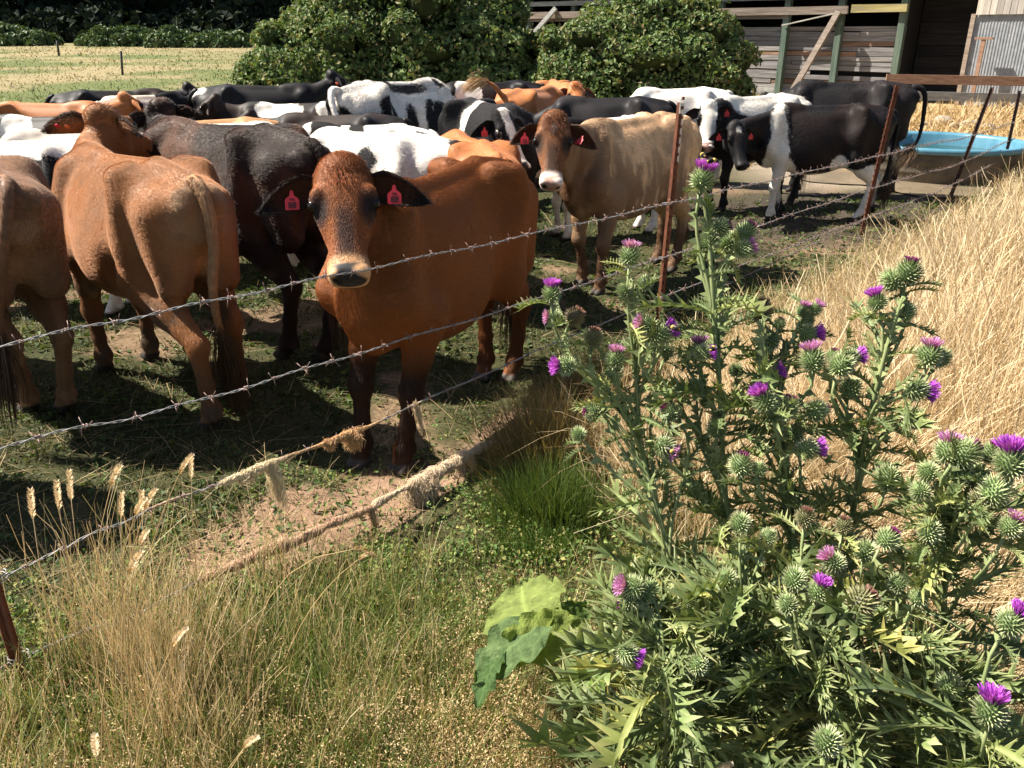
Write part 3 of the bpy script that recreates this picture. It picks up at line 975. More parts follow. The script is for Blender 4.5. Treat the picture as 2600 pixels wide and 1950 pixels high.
def paint_brown(base, dark, belly=None, face_dark=None, legs_dark=(.018, .012, .009), leg_z=(.72, .45), muzzle=(.02, .018, .019), muzzle_ring=None, rump_light=None,
                ear_rim=None, ear_in=(.10, .05, .03), smoky=.0, seed=1, head_col=None, dirt=.0, star=None, brindle=None, hoof=(.035, .028, .022), front_leg_only=False, neck_dark=0.0):
    base = np.array(base); dark = np.array(dark)
    def fn(r):
        V, h = r['V'], r['h']; ih = r['inhead']
        nz = fbm(V * 3.0, seed); fine = fbm(V * [6, 14, 14], seed + 9)
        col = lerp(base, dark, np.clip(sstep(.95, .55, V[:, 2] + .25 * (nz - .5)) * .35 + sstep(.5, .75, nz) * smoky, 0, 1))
        if brindle is not None:
            st = fbm(np.stack([V[:, 0] * 9, V[:, 1] * 5, V[:, 2] * 2.2], 1), seed + 3, 3)
            st2 = fbm(np.stack([V[:, 0] * 30, V[:, 1] * 20, V[:, 2] * 7], 1), seed + 5, 2)
            amt = sstep(.47, .60, .62 * st + .38 * st2) * (.40 + .6 * sstep(1.2, .75, V[:, 2])) + sstep(.25, .55, V[:, 0]) * .35 * (1 - ih)
            col = col * (1 - np.clip(amt, 0, .9)[:, None]) + np.array(brindle) * np.clip(amt, 0, .9)[:, None]
        if neck_dark:
            t = sstep(.45, .8, V[:, 0]) * (1 - ih) * neck_dark
            col = col * (1 - t[:, None]) + dark * t[:, None]
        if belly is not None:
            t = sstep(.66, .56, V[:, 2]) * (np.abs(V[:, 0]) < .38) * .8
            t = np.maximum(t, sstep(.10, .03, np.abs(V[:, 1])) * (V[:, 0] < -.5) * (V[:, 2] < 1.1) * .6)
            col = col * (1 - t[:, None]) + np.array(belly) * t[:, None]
        if rump_light is not None:
            t = sstep(-.70, -.80, V[:, 0]) * sstep(.7, .9, V[:, 2])
            col = col * (1 - t[:, None]) + np.array(rump_light) * t[:, None]
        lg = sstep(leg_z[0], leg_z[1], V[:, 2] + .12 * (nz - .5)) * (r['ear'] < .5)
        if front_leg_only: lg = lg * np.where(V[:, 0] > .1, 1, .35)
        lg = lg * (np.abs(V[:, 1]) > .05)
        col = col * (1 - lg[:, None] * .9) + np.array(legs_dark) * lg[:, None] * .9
        if head_col is not None: col = np.where(ih[:, None], np.array(head_col), col)
        if face_dark is not None:
            # dark bridge of the nose and smoky eye patches
            br = sstep(.055, .015, np.abs(h[:, 1])) * sstep(.14, .25, h[:, 0]) * (h[:, 2] > -.07) * sstep(.455, .42, h[:, 0])
            ey = sstep(.075, .030, np.linalg.norm(np.stack([(h[:, 0] - .185) * .7, np.abs(h[:, 1]) - .10, (h[:, 2] + .03) * .9], 1), axis=1))
            t = np.clip(br * .85 + ey * .9, 0, 1) * ih * (.6 + .6 * fine)
            t = np.clip(t, 0, 1)
            col = col * (1 - t[:, None]) + np.array(face_dark) * t[:, None]
        if star is not None:
            t = ih * sstep(.034, .024, np.abs(h[:, 1]) + .55 * np.abs(h[:, 0] - .075) * np.where(h[:, 0] > .075, .9, 1.6)) * (h[:, 2] > -.03)
            col = col * (1 - t[:, None]) + np.array(star) * t[:, None]
        if muzzle_ring is not None:
            t = ih * sstep(.385, .42, h[:, 0])
            col = col * (1 - t[:, None]) + np.array(muzzle_ring) * t[:, None]
        tl = sstep(.55, .9, r['tail'])
        col = col * (1 - tl[:, None] * .6) + dark * tl[:, None] * .6
        if dirt:
            t = np.clip(dirt * sstep(.5, .7, fbm(V * 9, seed + 31)) * (.4 + sstep(.9, .5, V[:, 2])), 0, .85)
            col = col * (1 - t[:, None]) + np.array((.10, .075, .05)) * t[:, None]
        col = paint_common(r, col, muzzle, ear_rim=ear_rim, ear_in=ear_in, hoof=hoof)
        return col, np.full(len(V), -1.0)
    return fn

WHITE = (.76, .72, .66); BLACK = (.011, .010, .011)
def paint_pied(patches, seed=3, base=WHITE, th=.52, scale=2.2, face='blaze', legs_white=True, muzzle=(.03, .025, .025), head_black=True, random_amt=1.0, noise_only=False):
    """base white with dark spots in attribute 'spot'; patches: (x,y,z,rx,ry,rz,+1/-1) in body units"""
    def fn(r):
        V, h = r['V'], r['h']; ih = r['inhead']
        wv = V + .07 * (np.stack([vnoise(V * 5, seed + q) for q in range(3)], 1) - .5)
        sp = (fbm(wv * scale, seed, 2) - th) * random_amt if random_amt else np.full(len(V), -.3)
        for x, y, z, rx, ry, rz, sg in patches:
            d = np.sqrt(((wv[:, 0] - x) / rx) ** 2 + ((wv[:, 1] - y) / ry) ** 2 + ((wv[:, 2] - z) / rz) ** 2)
            f_ = np.clip((1 - d) * min(rx, rz), -.3, .3)
            sp = np.maximum(sp, f_) if sg > 0 else np.minimum(sp, -f_)
        if legs_white:
            sp = np.where(r['ear'] + r['tail'] > 0, sp, np.minimum(sp, (V[:, 2] - .50 + .1 * (vnoise(V * 4, seed + 4) - .5)) * .6))
        if head_black:
            hb = np.full(len(V), .2)
            if face == 'blaze': hb = (np.abs(h[:, 1]) - .030 - .020 * (h[:, 0] > .3) - .02 * vnoise(V * 14, seed)) + .35 * sstep(-.06, -.14, h[:, 2]) - .3 * sstep(.36, .42, h[:, 0])
            elif face == 'white': hb = (np.abs(h[:, 1]) - .085) + .5 * sstep(-.085, -.14, h[:, 2]) * sstep(.30, .2, h[:, 0]) - .3 * sstep(.30, .42, h[:, 0])
            elif face == 'star': hb = np.maximum(np.abs(h[:, 1]), np.abs(h[:, 0] - .06)) - .028
            sp = np.where(ih, hb, sp)
            sp = np.where(r['ear'] > 0, .3, sp)
        sp = np.where(r['tail'] > .45, -.3, sp)
        col = np.tile(np.array(base), (len(V), 1))
        # honest dirt low on the legs and rump
        t = sstep(.45, .62, fbm(V * 7, seed + 40)) * (.25 + .55 * sstep(.6, .25, V[:, 2]))
        col = col * (1 - t[:, None] * .6) + np.array((.32, .25, .17)) * t[:, None] * .6
        c2 = paint_common(r, col, muzzle, ear_in=(.03, .02, .018))
        ch = (np.abs(c2 - col).sum(1) > .05) & ((r['inhead']) | (V[:, 2] < .07))
        sp = np.where(ch & (c2.sum(1) < .6), -.5, sp)
        return c2, sp
    return fn

def paint_black(seed=5, base=BLACK, tint=(.035, .020, .014), white=[], face=None, legs=BLACK, muzzle=(.02, .018, .018), tint_amt=.8, dirt=0.0):
    def fn(r):
        V, h = r['V'], r['h']; ih = r['inhead']
        nz = fbm(V * 3, seed)
        col = lerp(base, tint, np.clip(sstep(.45, .7, nz + .18 * (V[:, 2] - 1.0)) * tint_amt, 0, 1))
        sp = np.full(len(V), -.3)
        wv = V + .06 * (np.stack([vnoise(V * 5, seed + q) for q in range(3)], 1) - .5)
        for x, y, z, rx, ry, rz in white:
            d = np.sqrt(((wv[:, 0] - x) / rx) ** 2 + ((wv[:, 1] - y) / ry) ** 2 + ((wv[:, 2] - z) / rz) ** 2)
            sp = np.maximum(sp, np.clip((1 - d) * min(rx, rz), -.3, .3))
        sp = np.where(r['tail'] > 0, -.3, sp)
        if face == 'blaze': sp = np.where(ih, .03 - np.abs(h[:, 1]) + .03 * (h[:, 0] > .33) - .4 * sstep(-.06, -.13, h[:, 2]), sp)
        elif face == 'star': sp = np.where(ih, .03 - np.maximum(np.abs(h[:, 1]), np.abs(h[:, 0] - .07)), sp)
        elif face == 'white': sp = np.where(ih, .085 - np.abs(h[:, 1]) - .5 * sstep(-.085, -.15, h[:, 2]) * sstep(.3, .2, h[:, 0]), sp)
        else: sp = np.where(ih, -.3, sp)
        if dirt:
            t = np.clip(dirt * sstep(.48, .66, fbm(V * 9, seed + 31)) * (.25 + sstep(.95, .5, V[:, 2])), 0, .9)
            col = col * (1 - t[:, None]) + np.array((.10, .08, .06)) * t[:, None]
        c2 = paint_common(r, col, muzzle, ear_in=(.03, .018, .015))
        eyez = ih & (np.abs(c2 - col).sum(1) > .004) & (h[:, 0] > .1)
        if face in ('white', 'blaze'): sp = np.where(eyez, -.3, sp)
        sp = np.where(r['ear'] > 0, -.3, sp)
        sp = np.where(V[:, 2] < .055, -.3, sp)
        return c2, sp
    return fn
M_BROWN = cow_mat('coat_brown')
M_PIED = cow_mat('coat_white_dark_spots', (.013, .012, .013), .7, spec=.08, sheen=0)
M_BLACKW = cow_mat('coat_black_white_marks', (.72, .68, .61), .55, spec=.14, sheen=0)
M_GREYP = cow_mat('coat_white_grey_spots', (.05, .048, .05), .7, spec=.08, sheen=0)
# ------------------------------------------------------------------ the herd
def to_local(p, x, y, hdg, sc, z0=0.0):
    d = np.array(p, float) - [x, y, z0]
    c, s = math.cos(hdg), math.sin(hdg)
    return np.array([c * d[0] + s * d[1], -s * d[0] + c * d[1], d[2]]) / sc

def rot_local(v, hdg):
    c, s = math.cos(hdg), math.sin(hdg); v = np.array(v, float)
    return np.array([c * v[0] + s * v[1], -s * v[0] + c * v[1], v[2]])

def cow(label, x, y, deg, sc, paint, mat, poll=None, muz=None, roll=0.0, raise_=0.0, yaw=0.0, nod=.62, **kw):
    h = math.radians(deg)
    sp = dict(x=x, y=y, heading=h, scale=sc, paint=paint, mat=mat, label=label, vox=.018, fat=.86, tuck=.04, hairs=0, forelock=0)
    if poll is not None:
        pw = WY(*poll); mw = WY(*muz)
        f = nrm(mw - pw)
        up = np.array([0, 0, 1.0])
        u = nrm(up - f * f[2]); s = np.cross(u, f)
        u = nrm(u * math.cos(roll) + s * math.sin(roll))
        sp['poll'] = to_local(pw, x, y, h, sc, float(ground_z(x, y))); sp['f'] = rot_local(f, h); sp['u'] = rot_local(u, h)
    else:
        cy, sy = math.cos(yaw), math.sin(yaw)
        sp['poll'] = np.array([.93 * 1, .0, 1.36 + raise_]) + np.array([-.10 * abs(sy) - .15 * max(0, raise_), .22 * sy, 0])
        f = np.array([cy * math.cos(nod), sy * math.cos(nod), -math.sin(nod)])
        sp['f'] = f; sp['u'] = np.array([0, 0, 1.0]) - f * f[2]
    if mat is M_PIED: sp['spotcol'] = (.016, .015, .017)
    if mat is M_BLACKW: sp['spotcol'] = (.72, .68, .61)
    if mat is M_GREYP: sp['spotcol'] = (.055, .052, .055)
    sp.update(kw)
    return make_cow(sp)

def hoof_shift(sc, x, y, deg, targets, z=0.0):
    """ground positions for the hooves (front left, front right, hind left, hind right) -> offsets from rest"""
    h = math.radians(deg); rest = [(.455, .145), (.455, -.145), (-.60, .145), (-.60, -.145)]
    out = []
    for t, r in zip(targets, rest):
        if t is None: out.append((0, 0)); continue
        if len(t) == 3: out.append(t[:2]); continue
        p = W(t[0], t[1], z); l = to_local(p, x, y, h, sc)
        out.append((float(np.clip(l[0] - r[0], -.3, .3)), float(np.clip(l[1] - r[1], -.16, .16))))
    return out

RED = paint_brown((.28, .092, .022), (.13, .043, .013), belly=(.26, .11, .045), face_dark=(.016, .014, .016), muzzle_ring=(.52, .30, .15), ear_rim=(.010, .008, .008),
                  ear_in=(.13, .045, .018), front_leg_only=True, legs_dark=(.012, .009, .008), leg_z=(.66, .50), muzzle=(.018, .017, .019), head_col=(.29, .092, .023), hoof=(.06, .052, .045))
TAN = paint_brown((.38, .16, .055), (.20, .082, .032), belly=(.50, .31, .17), face_dark=None, ear_rim=(.05, .02, .01), ear_in=(.03, .012, .008), legs_dark=(.16, .08, .035), leg_z=(.5, .3),
                  rump_light=(.42, .25, .13), dirt=.55, muzzle=(.03, .025, .025), head_col=(.36, .15, .05), seed=11)
GREYB = paint_brown((.23, .115, .055), (.12, .06, .03), belly=(.34, .2, .11), legs_dark=(.20, .11, .055), leg_z=(.6, .4), smoky=.5, seed=13, dirt=.15)
DARKB = paint_black(seed=17, base=(.026, .014, .010), tint=(.115, .05, .027), tint_amt=1.0, dirt=.6)
BRIN = paint_brown((.78, .55, .34), (.15, .065, .028), brindle=(.25, .15, .088), face_dark=(.03, .018, .012), star=(.75, .7, .62), muzzle=(.42, .26, .21), muzzle_ring=(.68, .58, .50), head_col=(.22, .085, .028),
                   ear_in=(.09, .03, .015), ear_rim=(.06, .025, .012), legs_dark=(.12, .06, .03), leg_z=(.5, .3), neck_dark=.65, seed=19)
ORANGE = paint_brown((.42, .15, .045), (.22, .075, .025), belly=(.4, .2, .1), seed=23)

# the red cow looking at the camera
hx, hy, hd = -.36, 4.02, -115
cow('red brown cow with dark nose facing the camera, tags numbered 88 in both ears', hx, hy, hd, 1.0, RED, M_BROWN,
    poll=(737, 353, 3.44), muz=(752, 574, 3.13), roll=-.03, vox=.0095, hairs=300000, hair_len=.020, hair_r=.0005, forelock=500, forelock_len=.045, forelock_col=(.28, .075, .02), headw=1.12, fat=.84, neckw=.76, neck_c1=(-.08, 0, .08),
    hooves=hoof_shift(1.0, hx, hy, hd, [(868, 1010), (777, 998), (1103, 815), (1043, 812)], -.10), tags={1: ('flag', '88', (.1, -1, .35), '740'), -1: ('flag', '88', (.15, -1, .35), '740')},
    ears=((.22, -.42, 1.15), (.22, -.38, 1.15)), switch_n=120)
# tan cow seen from behind, head turned to the side
bx, by, bd = -1.95, 4.30, 137
cow('tan cow seen from behind with its head raised and orange buttons in one ear', bx, by, bd, .94, TAN, M_BROWN,
    poll=(217, 236, 4.85), muz=(316, 300, 5.28), vox=.0105, hairs=260000, hair_len=.020, hair_r=.0006, forelock=800, forelock_len=.065, forelock_col=(.10, .03, .015),
    hooves=hoof_shift(.94, bx, by, bd, [None, None, (455, 925), (508, 840)]), tags={1: ('button',)}, ears=((-.25, -.25, 1.3), (-.6, .0, 1.0)),
    tail=[(-.74, 0, 1.265), (-.82, 0, 1.23), (-.86, .0, 1.12), (-.86, .0, .95), (-.855, .03, .78), (-.85, .03, .62), (-.84, .01, .50)], switch_col=(.05, .025, .012), switch_n=260, switch_len=.34)
cx, cy, cd = -2.72, 4.10, 140
cow('smoky brown cow at the left edge with only its rump and hind legs in view', cx, cy, cd, .96, GREYB, M_BROWN, vox=.012, hairs=70000, hair_r=.0006, raise_=-.25,
    hooves=hoof_shift(.96, cx, cy, cd, [None, None, (60, 800), (142, 890)]), tail=[(-.74, 0, 1.265), (-.82, .03, 1.23), (-.86, .08, 1.1), (-.85, .14, .9), (-.82, .18, .7), (-.8, .2, .55)])
dx, dy, dd = -1.72, 5.10, 146
cow('dark brown cow with muddy thigh, between the tan and the red cow', dx, dy, dd, 1.0, DARKB, M_BLACKW, poll=(345, 222, 5.95), muz=(330, 300, 6.3), vox=.012, hairs=120000, hair_r=.0009, hair_len=.022, forelock=200, forelock_col=(.012, .01, .01), forelock_len=.06,
    hooves=hoof_shift(1.0, dx, dy, dd, [None, None, (615, 770), (640, 800)]), tags={-1: ('flag', '', (.3, -.9, .2))}, ears=((.0, .0), (-1.3, -.1)))
ex, ey, ed = .88, 6.45, -135
cow('brindled tan cow with a white star and pale muzzle, tag numbered 15', ex, ey, ed, .93, BRIN, M_BROWN, poll=(1197, 252, 5.55), muz=(1190, 390, 5.28), roll=.02, vox=.0125, hairs=120000, hair_r=.001, hair_len=.020, forelock=450, forelock_len=.075, forelock_col=(.16, .05, .02),
    hooves=[(.05, 0), (-.08, 0), (.10, 0), (-.08, 0)], tags={-1: ('flag', '15', (0, -1, .3)), 1: ('flag', '', (-.5, -.5, .8))}, ears=((.22, 0, 1.05), (.1, 0, 1.05)), headw=1.06)

fx, fy, fd_ = 2.62, 9.5, -156
cow('black cow with a broad white face and white back, looking over at the camera', fx, fy, fd_, .90, paint_black(31, white=[(-.2, 0, 1.32, .75, .40, .34), (-.3, 0, .5, .5, .4, .2)], face='white', muzzle=(.45, .26, .22)), M_BLACKW,
    poll=(1533, 224, 8.75), muz=(1528, 318, 8.55), vox=.016, hairs=25000, hair_r=.001, tags={1: ('flag', '', (0, -1, 0))}, ears=((-.35, 0), (.1, 0)))
gx, gy, gd = 3.12, 8.80, 174
cow('black heifer with white chest stripe, white legs and lowered dark head', gx, gy, gd, .87, paint_black(33, tint=(.022, .014, .012), white=[(.50, .1, .75, .13, .5, .62), (.42, .15, .35, .2, .3, .42), (-.45, 0, .38, .42, .4, .34), (0, 0, .46, .7, .4, .12), (-.20, .25, .66, .10, .2, .12)], face='star'), M_BLACKW,
    poll=(1592, 268, 8.45), muz=(1610, 360, 8.22), vox=.015, hairs=40000, hair_r=.001, tags={1: ('flag', '', (.2, -1, 0)), -1: ('flag', '', (.2, -1, 0))}, udder=False,
    hooves=[(.05, 0), (-.12, 0), (.10, 0), (-.10, 0)])
cow('big black cow standing in front of the water tank with its tail curved', 3.86, 10.25, 170, .98, paint_black(35, tint=(.03, .024, .024), white=[(-.5, 0, .52, .22, .3, .18)]), M_BLACKW, vox=.016, hairs=30000, hair_r=.0011, raise_=-.2,
    tail=[(-.74, 0, 1.265), (-.83, 0, 1.27), (-.90, 0, 1.18), (-.92, .0, 1.0), (-.92, .02, .82), (-.88, .10, .68), (-.80, .2, .60)], switch_col=(.12, .075, .04), switch_n=220, switch_len=.32, switch_g=.15, switch_spread=.09)
cow('black cow with a long level back behind the brindled cow', .98, 9.35, 172, .90, paint_black(37, tint=(.03, .026, .027)), M_BLACKW, raise_=-.25)
cow('white cow behind the long black back, near the second bramble bush', 2.05, 11.1, 183, .89, paint_pied([], 41, random_amt=0, head_black=False), M_PIED, raise_=-.3)
cow('white cow with black shoulder, half hidden by the brindled cow', .82, 8.05, 200, .83, paint_pied([(.45, 0, 1.1, .4, .5, .5, 1)], 43, th=.7), M_PIED, raise_=-.35)
cow('black and white cow with white blaze, peering past the brindled cow', -.20, 7.75, -62, .95, paint_pied([(-.1, 0, 1.0, .95, .5, .55, 1), (-.18, 0, 1.1, .07, .5, .6, -1), (.62, 0, .8, .2, .4, .5, 1), (-.9, 0, 1.2, .14, .3, .4, -1)], 47, th=.7, face='blaze'), M_PIED,
    poll=(1088, 245, 6.95), muz=(1126, 338, 6.78), vox=.016, hairs=25000, hair_r=.001, tags={-1: ('flag', '', (.3, -1, 0))})
cow('orange brown cow with a bony spine behind the red cow', -.30, 6.05, 108, .87, ORANGE, M_BROWN, vox=.015, hairs=40000, hair_r=.0009, raise_=-.3, yaw=.5, tags={1: ('flag', '', (0, -1, .3))})
cow('white cow with grey side spot and dirty rump, tail hanging aside', -.98, 6.10, 153, .89, paint_pied([(-.05, .32, 1.12, .11, .25, .13, 1), (-.74, .16, .98, .10, .14, .16, 1), (-.80, -.16, .95, .12, .14, .2, 1), (-.72, 0, 1.22, .05, .05, .06, 1), (-.84, -.12, 1.15, .06, .1, .08, 1)], 51, th=.78), M_PIED, vox=.014, hairs=40000, hair_r=.0009, raise_=-.3,
    tail=[(-.74, 0, 1.265), (-.82, -.02, 1.25), (-.88, -.07, 1.15), (-.90, -.13, 1.0), (-.90, -.18, .85), (-.88, -.2, .7)], switch_col=(.5, .46, .4))
cow('tall white cow with black streaks, tail swung across its rump', -1.12, 8.75, 52, 1.04, paint_pied([(-.74, .10, 1.10, .14, .10, .28, 1), (-.30, -.28, 1.00, .075, .14, .24, 1), (-.06, -.30, .95, .085, .14, .30, 1), (.18, -.3, 1.00, .075, .14, .36, 1), (-.44, -.26, 1.05, .06, .12, .13, 1), (.02, -.10, 1.29, .28, .06, .08, 1), (.34, -.26, .92, .14, .17, .30, 1), (-.16, -.32, .74, .08, .12, .14, 1), (-.80, -.12, .98, .11, .11, .18, 1), (-.52, -.25, .75, .11, .12, .18, 1)], 53, th=.80), M_PIED, vox=.015, hairs=45000, hair_r=.0011, raise_=-.3,
    tail=[(-.74, 0, 1.265), (-.83, -.01, 1.28), (-.88, -.06, 1.17), (-.88, -.15, 1.0), (-.84, -.26, .90), (-.78, -.36, .86), (-.74, -.40, .80)], switch_col=(.55, .5, .42))
cow('black cow beyond the herd with orange buttons in its ear', -2.95, 10.4, 14, .95, paint_black(57, tint=(.022, .02, .021), white=[(-.72, 0, 1.22, .12, .12, .08)]), M_BLACKW, tags={-1: ('button',)}, raise_=.10, yaw=.25, ears=((0, 0), (0, -.2)))
cow('dusty white cow left of the black cow beyond the herd', -4.05, 9.75, 68, .90, paint_pied([(.5, 0, 1.1, .4, .5, .5, 1)], 59, th=.8, base=(.62, .52, .43)), M_PIED, raise_=-.05)
cow('light orange cow showing only its rump above the dark brown back', -2.72, 7.75, 195, .84, paint_brown((.42, .21, .085), (.3, .14, .05), seed=61), M_BROWN, raise_=-.4)
cow('white cow with grey patches behind the neck of the dark brown cow', -2.35, 6.85, 172, .88, paint_pied([(.12, .2, 1.22, .17, .22, .12, 1), (-.45, .18, 1.18, .14, .2, .09, 1), (-.72, 0, 1.15, .1, .3, .15, 1)], 63, th=.80), M_GREYP, raise_=-.35, vox=.016, hairs=30000, hair_r=.001)
cow('black cow with a low dusty back in the middle of the herd', -1.62, 7.95, 176, .86, paint_black(65, tint=(.035, .022, .018)), M_BLACKW, raise_=-.02)
cow('black cow with two white patches along its back', -2.3, 9.15, 180, .87, paint_black(67, white=[(.15, 0, 1.25, .3, .4, .12), (-.45, 0, 1.25, .13, .4, .12)]), M_BLACKW, raise_=.04)
cow('white cow with black stripes, wedged behind the spotted rump', -1.28, 7.15, 166, .85, paint_pied([(.0, .15, 1.2, .09, .3, .3, 1), (.3, 0, 1.1, .15, .4, .5, 1)], 69, th=.7), M_PIED, raise_=-.35)
cow('black cow with a white shoulder flash at the left edge', -3.95, 7.45, 178, .88, paint_black(71, tint=(.035, .03, .03), white=[(.28, .2, 1.15, .16, .4, .3)]), M_BLACKW, raise_=-.1, vox=.016)
cow('orange cow with brown ears at the far left of the herd', -4.75, 8.95, 6, .88, ORANGE, M_BROWN, raise_=.04, yaw=.9, ears=((0, 0), (0, 0)))
cow('black cow behind the orange ears at the far left', -4.75, 10.6, 24, .90, paint_black(73), M_BLACKW, raise_=.02)
cow('black sided cow with a white back, beside the tan cow', -3.28, 5.72, 172, .88, paint_pied([(.0, .33, .92, 1.3, .30, .36, 1), (-.1, -.3, .9, 1.3, .25, .3, 1)], 75, th=.9), M_PIED, raise_=-.25, vox=.015, hairs=40000, hair_r=.0009)
cow('pale dirty white cow behind the one with the white back', -3.35, 6.55, 176, .86, paint_pied([], 77, th=.85, base=(.58, .52, .45)), M_PIED, raise_=-.35)
cow('black cow with a red tag and a white neck at the back', -.30, 10.9, 200, .95, paint_black(79, white=[(.3, 0, 1.2, .2, .4, .2)]), M_BLACKW, yaw=-.6, tags={1: ('flag', '', (0, -1, 0)), -1: ('flag', '', (0, -1, 0))}, raise_=-.05)
cow('red cow flicking its straw coloured tail at the back of the herd', .25, 10.3, 60, .93, ORANGE, M_BROWN, raise_=-.35,
    tail=[(-.74, 0, 1.265), (-.82, 0, 1.31), (-.88, .03, 1.38), (-.93, .09, 1.43), (-1.0, .14, 1.44)], switch_col=(.42, .27, .13), switch_n=200, switch_len=.26, switch_g=.45, switch_spread=.05, switch_r=.0026)
cow('brown cow with a curly poll among the far animals', .62, 11.6, -80, .93, ORANGE, M_BROWN, raise_=-.02, forelock=300, forelock_len=.09, forelock_col=(.25, .07, .02))

cow('brown cow just beyond the left edge, only its shadow reaching the picture', -3.08, 3.22, 162, .95, GREYB, M_BROWN, raise_=-.3)
# ------------------------------------------------------------------ foliage helper
def leaf_cloud(name, P, Nrm, size, mats, col=None, parent=None, rng=None, fold=.25, jit=.7, aspect=1.5):
    """pointed folded leaves at P facing roughly Nrm"""
    rng = rng or RNG; n = len(P)
    nv = Nrm + rng.normal(0, jit, (n, 3)); nv /= np.linalg.norm(nv, axis=1)[:, None]
    a = rng.normal(0, 1, (n, 3)); a[:, 2] -= .6; a -= nv * (a * nv).sum(1)[:, None]; a /= np.linalg.norm(a, axis=1)[:, None]
    b = np.cross(nv, a)
    s = (np.broadcast_to(size, (n,)) * rng.uniform(.6, 1.3, n))[:, None]
    tip = P + a * s * aspect * .5; tail = P - a * s * aspect * .5
    l = P + b * s * .5 + nv * s * fold - a * s * .1; r = P - b * s * .5 + nv * s * fold - a * s * .1
    V = np.stack([tail, l, tip, r], 1).reshape(-1, 3)
    i = np.arange(n)[:, None] * 4
    T = np.concatenate([i + [0, 2, 1], i + [0, 3, 2]])
    at = None
    if col is not None: at = {'col': np.repeat(col, 4, 0)}
    me = mesh_np(name, V, T, False, mats, None, at)
    return obj(name, me, parent)

def lumpy(center, radii, rng, n_lump=40, lump=(.18, .35)):
    """an uneven mound: list of spheres (c, r) over an ellipsoid"""
    out = []
    for k in range(n_lump):
        d = rng.normal(0, 1, 3); d[2] = abs(d[2]) * .9 + .02; d /= np.linalg.norm(d)
        q = rng.uniform(.72, 1.0)
        c = np.array(center) + d * np.array(radii) * q
        r = rng.uniform(*lump) * min(radii) * 1.0
        out.append((c, r, d))
    return out

M_BRAMBLE = leaf_mat('bramble_leaves', [(.0, (.07, .115, .04)), (.35, (.11, .17, .055)), (.62, (.155, .22, .075)), (.85, (.22, .24, .10)), (.97, (.25, .21, .10)), (1.0, (.22, .15, .08))], .28, .6, spec=.22)
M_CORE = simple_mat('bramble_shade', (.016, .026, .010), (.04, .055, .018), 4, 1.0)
M_CANE = simple_mat('bramble_cane', (.10, .055, .03), (.17, .10, .05), 12, .8)

def bramble(name, label, lumps, core, nleaf, size, group=None, seed=1, mat=None, canes=0):
    rng = np.random.default_rng(seed)
    root = empty(name, (core[0][0][0], core[0][0][1], float(ground_z(core[0][0][0], core[0][0][1]))))
    tag(root, label, 'bush', group)
    o0 = np.array(root.location)
    mb = MB()
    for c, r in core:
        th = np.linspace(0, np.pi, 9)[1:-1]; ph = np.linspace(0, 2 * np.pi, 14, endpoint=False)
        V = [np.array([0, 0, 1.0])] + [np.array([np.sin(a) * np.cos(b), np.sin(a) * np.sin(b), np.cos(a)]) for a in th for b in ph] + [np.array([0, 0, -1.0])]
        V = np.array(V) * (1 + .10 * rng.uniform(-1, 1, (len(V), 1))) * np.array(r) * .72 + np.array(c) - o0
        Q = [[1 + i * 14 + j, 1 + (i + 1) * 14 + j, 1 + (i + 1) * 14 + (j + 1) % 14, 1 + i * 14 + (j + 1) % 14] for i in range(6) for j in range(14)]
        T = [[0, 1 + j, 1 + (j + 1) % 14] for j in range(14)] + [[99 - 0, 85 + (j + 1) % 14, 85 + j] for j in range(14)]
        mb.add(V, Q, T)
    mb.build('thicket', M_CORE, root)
    # leaves over the whole undulating surface of the mounds
    wgt = np.array([r[0] * r[2] + r[0] * r[1] for c, r in core]); wgt /= wgt.sum()
    PP = []; DD = []
    for (c, r), w_ in zip(core, wgt):
        m = int(nleaf * w_); c = np.array(c); r = np.array(r) / .86
        d = rng.normal(0, 1, (m, 3)); d[:, 2] = np.where(d[:, 2] < -.1, -d[:, 2], d[:, 2]); d /= np.linalg.norm(d, axis=1)[:, None]
        fr = 2.2 / size * .12
        bulge = 1 + .75 * (fbm(d * r * fr * .42 + seed, seed, 2) - .5) + .34 * (vnoise(d * r * fr * 1.7 + seed, seed + 5) - .5)
        q = bulge * (1 - .16 * rng.random(m) ** 2) + np.where(rng.random(m) < .05, rng.uniform(0, .16, m), 0)
        p = c + d * r * q[:, None]
        nv = d / r; nv /= np.linalg.norm(nv, axis=1)[:, None]
        hid = np.zeros(m, bool)
        for (c2, r2) in core:
            if c2 is c or np.allclose(c2, c): continue
            hid |= ((((p - np.array(c2)) / (np.array(r2) / .86)) ** 2).sum(1) < .62)
        PP.append(p[~hid]); DD.append(nv[~hid])
    P = np.concatenate(PP) - o0; d = np.concatenate(DD)
    gz = ground_z(P[:, 0] + o0[0], P[:, 1] + o0[1]) - o0[2]
    ok = P[:, 2] > gz + .03
    P = P[ok]; d = d[ok]
    leaf_cloud('crown', P, d + np.array([-.1, -.1, .35]), size, [mat or M_BRAMBLE], None, root, rng, jit=.75)
    if canes:
        mb = MB()
        for i in range(canes):
            l = lumps[rng.integers(len(lumps))]
            if l[2][1] > .3: continue
            p = l[0] + l[2] * l[1] * .9 - o0
            e = p + l[2] * rng.uniform(.2, .6) + rng.normal(0, .25, 3)
            mb.tube(np.stack([p, (p + e) / 2 + [0, 0, .12], e]), .006, 4)
        mb.build('cane', M_CANE, root)['kind'] = 'stuff'
    return root

